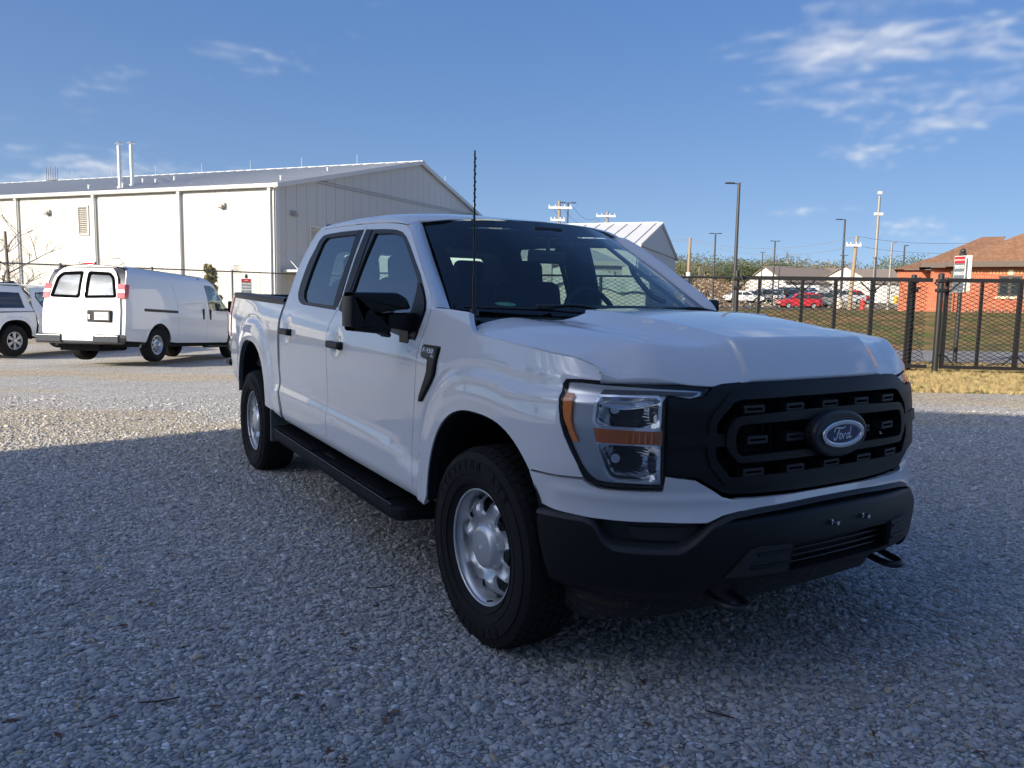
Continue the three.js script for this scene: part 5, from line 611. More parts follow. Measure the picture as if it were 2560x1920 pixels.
// ------------------------------------------------------------------ brick office with brown hipped roof
{
  const brickT = canvas(512, 512, (x) => { x.fillStyle = '#c9a78d'; x.fillRect(0, 0, 512, 512); reseed(3); for (let r = 0; r < 16; r++) for (let c = -1; c < 9; c++) { const k = rnd(); x.fillStyle = `rgb(${158 + 34 * k | 0},${82 + 24 * k | 0},${58 + 20 * k | 0})`; x.fillRect(c * 64 + (r % 2) * 32 + 2, r * 32 + 2, 60, 28); } });
  const brick = std([.90, .84, .80], .85, { map: brickT }), shT = canvas(512, 512, (x) => { x.fillStyle = '#8a6a53'; x.fillRect(0, 0, 512, 512); reseed(4); for (let r = 0; r < 16; r++) { x.fillStyle = 'rgba(50,36,26,.55)'; x.fillRect(0, r * 32, 512, 4); for (let c = 0; c < 20; c++) { const k = rnd(); x.fillStyle = `rgba(${110 + 60 * k | 0},${80 + 45 * k | 0},${60 + 35 * k | 0},.5)`; x.fillRect(c * 26 + (r * 11) % 26, r * 32 + 4, 25, 28); } } });
  const shingle = std([.90, .86, .84], .9, { map: shT }), fascia = std([.105, .080, .065], .6), cream = std([.70, .62, .44], .8), dk = std([.11, .09, .07], .8);
  const wb = (w, h, d, x, y, z) => { const g = box(w, h, d, x, y, z), p = g.attributes.position, n = g.attributes.normal, u = g.attributes.uv; for (let i = 0; i < p.count; i++) { const ax = Math.abs(n.getX(i)) > .5; u.setXY(i, (ax ? p.getZ(i) : p.getX(i)) / 1.74, p.getY(i) / 1.22); } return g; };
  const D = 45, o = at(2320, 778, D), B0 = thing('brick_office', 'low red brick office with brown shingled hip roof at the right edge', 'building', [o[0], 1.18, o[2]], -1.05), inv = frameOf(B0), PX = (px, py, z = 0) => onPlane(inv, px, py, 2, z);
  const H = 2.72, xw = 22, zb = -12, x2 = PX(2388, 700)[0];
  part('wall', [wb(x2, H, .3, x2 / 2, H / 2, -.75), wb(.3, H, .9, x2 + .15, H / 2, -.45), wb(xw - x2, H, .3, (xw + x2) / 2 + .3, H / 2, .15), wb(.3, H, 12, .15, H / 2, -6.9)], brick, B0);
  const roofG = (pts) => { const g = new THREE.BufferGeometry(), P = [], U = []; for (const q of pts) for (let i = 1; i + 1 < q.length; i++) for (const k of [0, i, i + 1]) { P.push(...q[k]); U.push(q[k][0] / 3, Math.hypot(q[k][1], q[k][2]) / 2.4 + q[k][1] * .4); } g.setAttribute('position', new THREE.Float32BufferAttribute(P, 3)); g.setAttribute('uv', new THREE.Float32BufferAttribute(U, 2)); g.computeVertexNormals(); return g; };
  const y = H + .14, e1 = [-.6, y, -.15], e2 = [x2 - .1, y, -.15], f1 = [x2 - .5, y, .85], f2 = [xw, y, .85], top = PX(2560, 588, -5.4), rg = [x2 + 9.6, y + 4.6, -6.2], rl = [2.6, y + 1.75, -4.4];
  part('roof', roofG([[e1, [x2 + 1.6, y, -.15], [x2 + 2.6, y + 1.75, -4.4], rl], [e1, rl, [2.6, y + 1.75, -6], [-.6, y, -12]], [f1, f2, [xw, y + 4.6, -6.2], rg], [f1, rg, [x2 + 4, y + 1.2, -10], [x2 - .5, y, -12]]]), shingle, B0); shingle.side = THREE.DoubleSide;
  part('fascia', [box(x2 + .5, .26, .08, x2 / 2 - .35, H + .02, -.14), box(.08, .26, 12, -.6, H + .02, -6.1), box(xw - x2 + .5, .28, .08, (xw + x2) / 2 - .25, H + .01, .86), box(.08, .28, 1, x2 - .5, H + .01, .37), box(xw - x2, .05, 1, (xw + x2) / 2, H - .13, .4), box(x2, .05, .7, x2 / 2, H - .12, -.4)], fascia, B0);
  const sold = (x0, x1, yy, z, mat) => Array.from({ length: Math.ceil((x1 - x0) / .16) }, (_, i) => box(.075, .22, .03, x0 + i * .16 + .05, yy, z)); part('soldier_course', sold(x2 + .6, xw - 4, .10, .315, dk), dk, B0); 
  const w0 = PX(2498, 715, .3)[0], w1 = PX(2551, 715, .3)[0], wy0 = PX(2520, 739, .3)[1], wy1 = PX(2520, 692, .3)[1]; const win = part('window', [box(w1 - w0 + .1, .09, .1, (w0 + w1) / 2, wy1, .30), box(w1 - w0 + .1, .09, .1, (w0 + w1) / 2, wy0, .30), box(.08, wy1 - wy0, .1, w0, (wy0 + wy1) / 2, .30), box(.08, wy1 - wy0, .1, w1, (wy0 + wy1) / 2, .30), box(.16, wy1 - wy0, .09, (w0 + w1) / 2, (wy0 + wy1) / 2, .30), box(w1 - w0, .03, .05, (w0 + w1) / 2, (wy0 + wy1) / 2 + .05, .31)], std([.05, .045, .04], .5), B0); part('pane', box(w1 - w0, wy1 - wy0, .02, (w0 + w1) / 2, (wy0 + wy1) / 2, .312), winGlass, win); part('sill', box(w1 - w0 + .3, .12, .12, (w0 + w1) / 2, wy0 - .11, .33), cream, win);
  part('soldier_course', sold(w0 - .5, w1 + .5, wy1 + .24, .315, cream), std([.42, .30, .14], .85), B0); part('keystone', box(.22, .30, .06, (w0 + w1) / 2, wy1 + .24, .33), cream, B0); part('soldier_course', sold(x2 + .4, w0 - .8, wy1 + .30, .312, cream), std([.50, .27, .12], .85), B0);
  part('roof_finial', [cyl(.04, .04, .3, rg[0], rg[1] + .1, rg[2], 8)], fascia, B0);
  // porch on the left
  const p0 = PX(2258, 740, -2)[0], p1 = PX(2300, 740, -2)[0]; part('porch', [wb(.9, 2.1, .5, p0 + .2, 1.05, -2), wb(.9, 2.1, .5, p1 + .1, 1.05, -2), wb(p1 - p0 + 1.2, .45, .5, (p0 + p1) / 2 + .2, 2.3, -2), wb(-p1 - .2 + .3, 2.3, .3, (p1 + .1) / 2, 1.2, -3.2)], brick, B0); part('porch_roof', roofG([[[p0 - .6, 2.55, -1.4], [.2, 2.55, -1.4], [.2, 3.35, -4.2], [p0 + 1.2, 3.35, -4.2]], [[p0 - .6, 2.55, -1.4], [p0 + 1.2, 3.35, -4.2], [p0 - .6, 2.55, -7]]]), shingle, B0);
  part('rain_pipe', box(.14, H, .12, PX(2378, 720, .3)[0], H / 2, .36), dk, B0);
}
// ------------------------------------------------------------------ poles and wires
const steelDark = std([.045, .045, .05], .5), steelGrey = std([.30, .28, .26], .55, { metalness: .3 }), pine = std([.30, .235, .16], .9), crossW = std([.72, .70, .66], .7);
function lampPole(label, px, top, bot, D, r, arms, mat = steelDark, group) {
  const b = at(px[1], bot, D), t = at(px[0], top, D), h = t[1] - HG(...[rt(b[0], b[2]), fw(b[0], b[2])]), y0 = t[1] - h, x = (b[0] + t[0]) / 2, z = (b[2] + t[2]) / 2; const o = thing('light_pole', label, 'light pole', [t[0], y0, t[2]], -Math.atan2(.529, .847), group);
  part('pole', [cyl(r * .72, r, h, 0, h / 2, 0, 10), cyl(r * 1.6, r * 1.8, .12, 0, .06, 0, 10)], mat, o);
  for (const [len, hh, kind] of arms) { part('lamp_arm', bar([0, h - .06, 0], [len * .55, h - .03, 0], .028, 6), mat, o); part('lamp_head', kind === 'flood' ? rbox(.36, .26, .12, len, h + hh, .05, .03) : rbox(Math.abs(len) * .66, .065, .26, len * .70, h - .02, 0, .03), kind === 'flood' ? std([.55, .56, .58], .3) : mat, o); } return o;
}
const at_ = (d) => d / FOCAL;
lampPole('tall dark light pole with one arm beside the left end of the black gate', [1848, 1826], 457, 778, 40, .10, [[-.68, 0]]);
lampPole('tall grey floodlight pole with two lamp heads standing behind the gate', [2199, 2176], 490, 757, 64, .14, [[0, .25, 'flood'], [-.2, -1.45, 'flood'], [.2, -1.45, 'flood']], steelGrey);
const parkPoles = 'double-arm lamps of the far car park';
lampPole('dark light pole with one arm to the left, in front of the parked cars', [2113, 2097], 548, 757, 60, .09, [[-.66, 0]]);
lampPole('dark double-arm light pole over the trees just right of the leaning utility pole', [1789, 1781], 583, 740, 74, .10, [[-.56, 0], [.56, 0]]);
lampPole('dark double-arm light pole above the left end of the gate rail', [1938, 1932], 602, 745, 82, .10, [[-.5, 0], [.5, 0]]);
lampPole('thin dark double-arm light pole, smallest left of the double pole over the gate', [1907, 1903], 630, 745, 105, .09, [[-.33, 0], [.33, 0]]);
lampPole('thin dark light pole with a stub arm between two double-arm poles', [1950, 1946], 646, 745, 105, .09, [[.32, 0]]);
lampPole('short brown light pole with a box lamp head, right of the floodlight pole', [2230, 2218], 606, 758, 58, .10, [[.30, 0]], steelGrey);
lampPole('thin dark light pole with a short right arm left of the brick office', [2262, 2254], 613, 757, 66, .08, [[.28, 0]]);
lampPole('thin dark light pole with a right arm close to the office roof corner', [2305, 2302], 653, 757, 88, .08, [[.25, 0]]);
lampPole('dark light pole arm rising behind the ridge of the brick office', [2374, 2370], 627, 757, 70, .09, [[.62, 0]]);
lampPole('dark double-arm light pole top behind the office roof slope', [2460, 2459], 622, 757, 84, .09, [[-.33, 0], [.33, 0]]);
lampPole('small dark double-arm light pole right of the single-arm pole', [2110, 2104], 638, 757, 98, .09, [[-.5, 0], [.5, 0]]);
lampPole('dark double-arm light pole beside the first utility pole behind the cab', [1420, 1415], 506, 745, 66, .09, [[-.68, 0], [.68, 0]]);
function utilityPole(label, px, top, bot, D, bars, wrap) {
  const b = at(px[1], bot, D), t = at(px[0], top, D), y0 = Math.min(b[1], 1.2), o = thing('utility_pole', label, 'utility pole', [b[0], y0, b[2]], -Math.atan2(.529, .847)), h = t[1] - y0, lean = (px[0] - px[1] - (bot - top) * .055) / FOCAL * D; const k = (y) => lean * y / h;
  part('pole', bar([0, 0, 0], [lean, h, 0], .16, 10, .11), pine, o); o.userData.tips = [];
  for (const [row, x0, x1] of bars) { const y = at(px[0], row, D)[1] - y0, a = at(x0, row, D), e = at(x1, row, D), w = Math.hypot(e[0] - a[0], e[2] - a[2]), c = ((x0 + x1) / 2 - px[0]) / FOCAL * D; part('crossarm', box(w, .16, .12, k(y) + c, y, .14), crossW, o); for (const s of [-.46, -.2, .2, .46]) part('insulator', cyl(.05, .06, .16, k(y) + c + s * w, y + .15, .14, 8), std([.55, .55, .56], .3), o); }
  if (wrap) { const y1 = at(px[1], wrap[0], D)[1] - y0, y2 = at(px[1], wrap[1], D)[1] - y0; part('white_sleeve', cyl(.20, .20, y1 - y2, k(y1), (y1 + y2) / 2, 0, 12), std([.80, .79, .76], .5), o); part('pole_guard', cyl(.19, .20, y2, k(y2) * .5, y2 / 2, 0, 12), std([.05, .06, .09], .5), o); } delete o.userData.tips; return o;
}
utilityPole('brown utility pole with white crossarm rising behind the pickup roof', [1406, 1400], 503, 745, 62, [[520, 1379, 1437], [551, 1384, 1419]]);
utilityPole('brown utility pole with two white crossarms above the windshield corner', [1524, 1519], 529, 745, 70, [[541, 1496, 1544], [562, 1504, 1549]]);
utilityPole('brown leaning utility pole with white sleeve beside the tree line', [1728, 1717], 595, 757, 66, [], [681, 694]);
utilityPole('brown utility pole with one crossarm in front of the parked cars', [2141, 2123], 590, 762, 56, [[614, 2115, 2152]]);
{ const cab = (pts, r = .014) => { const q = []; for (let i = 0; i + 1 < pts.length; i++) { const a = at(...pts[i]), b = at(...pts[i + 1]); for (let k = 0; k < 10; k++) { const t = k / 10; q.push(a.map((x, j) => lerp(x, b[j], t) - (j === 1 ? pts[i][3] * 4 * t * (1 - t) : 0))); } } q.push(at(...pts[pts.length - 1])); return tube(q, r, 5, q.length * 2); }, wm = std([.17, .18, .20], .6);
  const W = (lab, g) => single('overhead_wire', g, wm, lab, 'wire', 'overhead wires between the utility poles');
  W('sagging overhead wire between the two crossarm poles, highest on the left', cab([[1434, 518, 62, .6], [1496, 541, 70, 0]], .013)); W('sagging overhead wire between the crossarm poles, lowest span', cab([[1384, 522, 62, 1.2], [1500, 549, 70, 0]], .013)); W('sagging overhead wire between the crossarm poles, middle span', cab([[1410, 522, 62, .9], [1498, 546, 70, 0]], .013));
  W('upper long overhead wire crossing the sky from the second crossarm pole to the right edge', cab([[1549, 562, 70, .5], [1728, 598, 66, .8], [2141, 592, 56, .6], [2620, 585, 60, .4]])); W('lower long overhead wire crossing the sky from the second crossarm pole to the right', cab([[1530, 566, 70, .5], [1726, 602, 66, .9], [2138, 615, 56, .6], [2620, 612, 60, .4]])); W('thin low overhead wire from the leaning pole toward the right', cab([[1676, 629, 80, .4], [1728, 636, 66, .8], [2126, 646, 56, .3]], .012)); W('slanting guy wire right of the single-crossarm pole', cab([[2139, 640, 56, 0], [2156, 676, 56, 0]], .012)); }
// ------------------------------------------------------------------ small far buildings
function gableHouse(name, label, p, turn, w, d, eave, ridge, wallM, roofM, wins = 3) {
  const o = thing(name, label, name.includes('shed') ? 'building' : 'house', p, turn); part('wall', [box(w - .02, eave, d - .02, 0, eave / 2, 0), ...[-1, 1].map((s) => xf(extr([[-d / 2, 0], [d / 2, 0], [0, ridge - eave]], .1), [s * (w / 2 - .06) - .05, eave, 0], [0, PI / 2, 0]))], wallM, o);
  const sl = Math.atan2(ridge - eave, d / 2), l = Math.hypot(ridge - eave, d / 2) + .5; part('roof', [-1, 1].map((s) => xf(box(w + .7, .14, l), [0, (eave + ridge) / 2 + .08, s * d / 4 + s * .12], [s * sl, 0, 0])), roofM, o);
  for (let i = 0; i < wins; i++) for (const s of [-1, 1]) { const x = (i + .5) / wins * w - w / 2, f = part('window', box(1.1, 1.5, .08, x, eave * .55, s * (d / 2 + .02)), std([.7, .7, .7], .6), o); part('pane', box(.9, 1.3, .04, x, eave * .55, s * (d / 2 + .06)), winGlass, f); } return o;
}
const siding = std([.62, .61, .58], .7), roofBrown = std([.20, .165, .145], .9), tS = -Math.atan2(.529, .847);
{ const g = (px, row, D, dy = 0) => { const p = at(px, row, D); p[1] = 1.2 + dy; return p; };
  gableHouse('far_house', 'pale two-storey house with brown roof behind the parked cars, left one', g(1990, 745, 150), tS + .5, 17, 10, 4.6, 7.4, siding, roofBrown, 5);
  gableHouse('far_house', 'pale house with white gable end beside the single-arm light pole', g(2105, 745, 152), tS + 1.2, 12, 10, 4.8, 7.8, siding, roofBrown, 3);
  gableHouse('far_house', 'long pale apartment house with grey-brown roof left of the brick office', g(2195, 745, 158), tS - .06, 21, 11, 4.9, 7.8, siding, roofBrown, 7);
  gableHouse('far_house', 'low pale house half hidden between two larger houses', g(2060, 745, 175), tS + .2, 14, 9, 5, 8, siding, roofBrown, 4);
  gableHouse('far_house', 'far house with brown roof seen through the trees at the gate post', g(2262, 745, 190), tS + .2, 14, 9, 5.5, 8.4, siding, roofBrown, 4);
  // white metal shed behind the pickup: gable end in shade
  const a = at(1684, 690, 62), sh = thing('white_shed', 'white metal building with grey roof seen behind the windshield pillar', 'building', [a[0], .4, a[2]], Math.atan2(.79, -.61)), inv = frameOf(sh), Dp = 15, E = at(1684, 648, 62)[1] - .4, R_ = at(1638, 605, 68)[1] - .2;
  part('wall', [box(40, E, .2, 20, E / 2, -Dp), box(.2, E, Dp, 0, E / 2, -Dp / 2), xf(extr([[0, E], [-Dp, E], [-Dp / 2, R_]], .15), [-.05, 0, 0], [0, -PI / 2, 0]).scale(1, 1, 1)], wallPanelMat, sh); { const sl = Math.atan2(R_ - E, Dp / 2), l = Math.hypot(R_ - E, Dp / 2) + .3; for (const s of [-1, 1]) part('roof', xf(box(40.6, .08, l), [20, (E + R_) / 2 + .05, -Dp / 2 + s * Dp / 4], [s * sl, 0, 0]), roofMat, sh); for (let i = 0; i < 40; i++) part('roof_rib', xf(box(.05, .08, l), [i + .2, (E + R_) / 2 + .11, -Dp / 2 - Dp / 4], [-sl, 0, 0]), roofMat, sh); part('rake_trim', [-1, 1].map((s) => xf(box(.14, .2, l), [-.2, (E + R_) / 2, -Dp / 2 + s * Dp / 4], [s * sl, 0, 0])), trimWhite, sh); part('ridge_cap', box(40, .1, .4, 20, R_ + .1, -Dp / 2), trimWhite, sh); }
  { const z = -11.5; const w = part('window', box(.1, .8, .9, -.12, E * .62, z), std([.6, .6, .6], .5), sh); part('pane', box(.04, .6, .7, -.17, E * .62, z), winGlass, w); }
}
// things seen through the pickup's own windows: second hall with gutter, covered trailer, white box trailer
{
  const p = at(1330, 745, 34), h = thing('low_white_hall', 'low white corrugated hall seen through the pickup windows', 'building', [p[0], -.1, p[2]], tS + .16), E = at(1330, 655, 34)[1] + .1; const ribs = []; for (let i = 0; i < 30; i++) ribs.push(box(.10, E - .3, .05, -3.9 + i * .26, (E - .3) / 2, .02)); part('wall', box(8.1, E - .1, .1, 0, (E - .1) / 2, -.06), wallPanelMat, h); part('wall_rib', ribs, wallPanelMat, h).userData.kind = 'stuff'; part('gutter', rbox(8.3, .2, .2, 0, E, .1, .03), trimWhite, h); part('downspout', [rbox(.14, E, .12, 2.6, E / 2, .12, .02), rbox(.14, E, .12, -3.4, E / 2, .12, .02)], steelGrey, h); part('roof', xf(box(8.3, .1, 9), [0, E + .75, -4.3], [.17, 0, 0]), roofMat, h); part('end_wall', [box(.1, E, 8, -4.0, E / 2, -4), box(.1, E, 8, 4.0, E / 2, -4)], wallPanelMat, h);
  const q = at(1492, 745, 26), t = thing('covered_trailer', 'white trailer with a loose tarpaulin top, seen through the driver side windows', 'trailer', [q[0], -.15, q[2]], tS + .1); part('box_body', rbox(3.4, 2.15, 2.0, 0, 1.35, -1, .05), std([.80, .80, .76], .5), t);
  part('tarpaulin', creased(strip((s, k) => { const x = lerp(-1.78, 1.78, s), z = lerp(.12, -2.1, k), rd = Math.max(0, 1 - Math.abs(x + .9) / 1.6); return [x, 2.46 + .36 * rd * (1 - k * .5) + .05 * fbm(s * 9, k * 5, 3, 7) - (k < .02 ? .55 : 0) - .03 * Math.sin(s * 20), z + (k < .02 ? .03 * Math.sin(s * 30) : 0)]; }, 50, 12), .6), std([.62, .68, .66], .55, { side: THREE.DoubleSide }), t); for (const s of [-.6, .6]) part('wheel', cyl(.33, .33, .2, s, .33, -.06, 20, [PI / 2, 0, 0]), M.rubber, t); part('lettering', (() => { const g = new TextGeometry('LANDSC', { font, size: .09, depth: .004, curveSegments: 2 }); g.translate(.85, 2.02, .006); return g; })(), std([.12, .15, .16], .5), t);
  const q2 = at(1130, 745, 20), t2 = thing('box_trailer', 'pale box trailer with a round placard seen through the rear window', 'trailer', [q2[0], -.15, q2[2]], tS + .2); part('box_body', rbox(5.4, 2.3, 2.2, 0, 1.5, -1.2, .06), std([.70, .71, .70], .5), t2); part('placard', [cyl(.30, .30, .02, .5, 2.15, -.085, 28, [PI / 2, 0, 0])], std([.5, .52, .53], .5), t2); for (const s of [-.8, .2]) part('wheel', cyl(.35, .35, .22, s, .35, -.2, 20, [PI / 2, 0, 0]), M.rubber, t2);
}
// ------------------------------------------------------------------ tree line and near bare trees
{
  const g = (px, D) => { const p = at(px, 745, D); p[1] = 1.1; return p; };
  bareTree('bare_tree', 'tall pale leafless tree left of the leaning utility pole', g(1706, 120), 7.6, .7, 41, 4, .16); bareTree('bare_tree', 'leafless tree right behind the leaning utility pole', g(1746, 125), 7.2, .75, 43, 4, .15); bareTree('bare_tree', 'leafless tree above the left white house', g(1985, 185), 12.2, .75, 44, 4, .2); bareTree('bare_tree', 'leafless tree standing over the white houses, right of the first', g(2030, 188), 11.6, .8, 45, 4, .2); bareTree('bare_tree', 'leafless tree behind the single-crossarm utility pole', g(2125, 190), 11.5, .75, 46, 4, .2); bareTree('bare_tree', 'leafless tree between floodlight pole and office', g(2225, 195), 11, .8, 47, 4, .2);
  const crown = (c, W, H, n, size, seed) => leafGeo(n, () => { const a = rnd() * 6.28, u = Math.cbrt(rnd()), v = Math.acos(rr(-1, 1)); let x = Math.sin(v) * Math.cos(a) * u, y = Math.cos(v) * u, z = Math.sin(v) * Math.sin(a) * u; const l = .62 + .75 * vn(x * 2.6 + seed, y * 2.6 + z * 2 + seed, 3); return [c[0] + x * W * l, c[1] + y * H * l, c[2] + z * W * l]; }, size, seed);
  const fols = [std([.085, .105, .045], .9, { side: THREE.DoubleSide }), std([.12, .125, .055], .9, { side: THREE.DoubleSide }), std([.065, .085, .042], .9, { side: THREE.DoubleSide }), std([.26, .17, .10], .9, { side: THREE.DoubleSide })], bark = std([.14, .11, .09], .9);
  const labs = ['dark pine in the tree line near the white shed corner', 'broad olive-green pine right of the leaning pole', 'dark round-topped evergreen behind the double-arm light pole', 'pine crown behind the tall lamp pole by the gate', 'small dark pine over the parked white cars', 'dark evergreen between the two thin light poles', 'olive pine left of the first white house', 'pine crown just above the gate rail, near the left house', 'green bushy tree at the left end of the tree line', 'low brown oak still holding dead leaves beside the white trailer'];
  [[1700, 130, 7.2, 0], [1752, 140, 7.6, 1], [1800, 150, 8.2, 2], [1845, 160, 9.6, 0], [1872, 165, 9.0, 2], [1905, 172, 9.6, 1], [1935, 178, 10.2, 0], [1965, 185, 10.4, 2], [1688, 100, 5.6, 1], [1800, 112, 4.0, 3]].forEach(([px, D, H, f], i) => { const p = g(px, D), o = thing('pine_tree', labs[i], 'tree', p); reseed(60 + i); part('trunk', cyl(.12, .2, H * .6, 0, H * .3, 0, 8), bark, o); part('crown', crown([0, H * .66, 0], H * .42, H * .40, 5200, H * .019, 70 + i), fols[f], o); });
  // the wood behind: brown winter brush below, pine tops above
  const mass = (n, size, y0, y1, seed) => { reseed(seed); return leafGeo(n, () => { const px = rr(1640, 2640), D = rr(190, 250), p = at(px, 745, D); const hh = (y1 - y0) * (.5 + .8 * fbm(px * .013, 2, 4, seed)), y = y0 + hh * Math.pow(rnd(), .75); return [p[0] + rr(-2, 2), y, p[2] + rr(-2, 2)]; }, size, seed); };
  single('far_wood', mass(46000, .30, 1.0, 11.6, 81), std([.26, .20, .15], .95, { side: THREE.DoubleSide }), 'brown leafless winter wood along the horizon on the right', 'wood', null, 'stuff'); single('far_wood', mass(30000, .30, 6.5, 14.2, 82), fols[0], 'dark green pine tops of the wood along the horizon', 'wood', null, 'stuff'); single('far_brush', (() => { reseed(9); return leafGeo(9000, () => { const px = rr(1660, 1860), D = rr(95, 125), p = at(px, 745, D); return [p[0], 1.0 + 4.2 * Math.pow(rnd(), 1.3) * (.6 + .6 * fbm(px * .03, 1, 3, 9)), p[2]]; }, .17, 9); })(), std([.30, .22, .15], .95, { side: THREE.DoubleSide }), 'brown winter brush behind the white trailer and the cars', 'brush', null, 'stuff'); single('far_brush', (() => { reseed(10); return leafGeo(9000, () => { const px = rr(1860, 2320), D = rr(118, 140), p = at(px, 745, D); return [p[0], 1.0 + 3.0 * Math.pow(rnd(), 1.4) * (.45 + .6 * fbm(px * .02, 5, 3, 9)), p[2]]; }, .17, 10); })(), std([.19, .16, .12], .95, { side: THREE.DoubleSide }), 'dark hedge-like brush in front of the far houses', 'brush', null, 'stuff');
  // trees out of view to the left, mirrored in the pickup's windows
  [[-38, 3, 9], [-46, 14, 11], [-33, 22, 8]].forEach(([r, f, H], i) => { const o = thing('pine_tree', ['pine at the left of the lot, mirrored in the rear door window', 'tall pine beyond the lot to the left', 'pine beyond the left end of the fence'][i], 'tree', site(r, f, -.2)); reseed(90 + i); part('trunk', cyl(.12, .22, H * .6, 0, H * .3, 0, 8), bark, o); part('crown', crown([0, H * .66, 0], H * .32, H * .40, 2600, H * .03, 95 + i), fols[i % 3], o); });
}
// ------------------------------------------------------------------ panel van and parked pickup
function wheelSmall(R, w, rimR, spokes, mat) {                            // axis x, outer face towards -x, centred on its outer face
  const g = new THREE.Group(); g.name = 'wheel'; part('tyre', [xf(tyreGeo(R, w, rimR, 0), [w, 0, 0]), ...Array.from({ length: 5 }, (_, i) => { const t = new THREE.TorusGeometry(R - .002, .006, 4, 48); t.rotateY(PI / 2); t.translate(w * (.5 + i * .25), 0, 0); return t; })], M.rubber, g);
  const out = [lathe([[rimR + .004, 0], [rimR - .012, .006], [rimR - .02, -.04], [rimR - .03, -.12]], 40).rotateZ(PI / 2).translate(.03, 0, 0)]; part('rim_well', cyl(rimR - .01, rimR - .01, .02, .12, 0, 0, 32, [0, 0, PI / 2]), M.pitch, g);
  if (spokes > 0) { for (let i = 0; i < spokes; i++) { const t = i / spokes * 2 * PI; for (const d of [-.13, .13]) out.push(xf(box(.03, rimR * .92, .030, .045, rimR * .46, 0), [0, 0, 0], [t + d, 0, 0])); } out.push(cyl(.05, .06, .05, .03, 0, 0, 20, [0, 0, PI / 2])); }
  else { const n = -spokes, sec = panel(keyhole(dense([[-PI / n, .05], [PI / n, .05], [PI / n, rimR - .012], [-PI / n, rimR - .012]], .03), chaikin([[-.2, rimR * .56], [.2, rimR * .56], [.22, rimR * .80], [-.22, rimR * .80]], 2)), (t, r) => [.03 + .05 * sst(.03, rimR, r) * (1 - sst(rimR * .8, rimR, r)) - .02 * (1 - sst(.04, .08, r)), r * Math.cos(t), r * Math.sin(t)], { cell: .03, rim: .01, flip: 1 }); for (let i = 0; i < n; i++) out.push(xf(sec.clone(), [0, 0, 0], [i / n * 2 * PI, 0, 0])); out.push(lathe([[0, .03], [.03, .03], [.045, .02], [.05, -.02]], 24).rotateZ(PI / 2)); }
  part('rim', out, mat, g); return g;
}
const vanPaint = phys([.78, .79, .80], .42, { clearcoat: 1, clearcoatRoughness: .02 }), plateT = (t) => canvas(256, 128, (x) => { x.fillStyle = '#eceef0'; x.fillRect(0, 0, 256, 128); x.fillStyle = '#39424d'; x.font = 'bold 66px sans-serif'; x.textAlign = 'center'; x.fillText(t, 128, 88, 236); x.fillStyle = '#8d99a8'; x.fillRect(60, 8, 136, 12); });
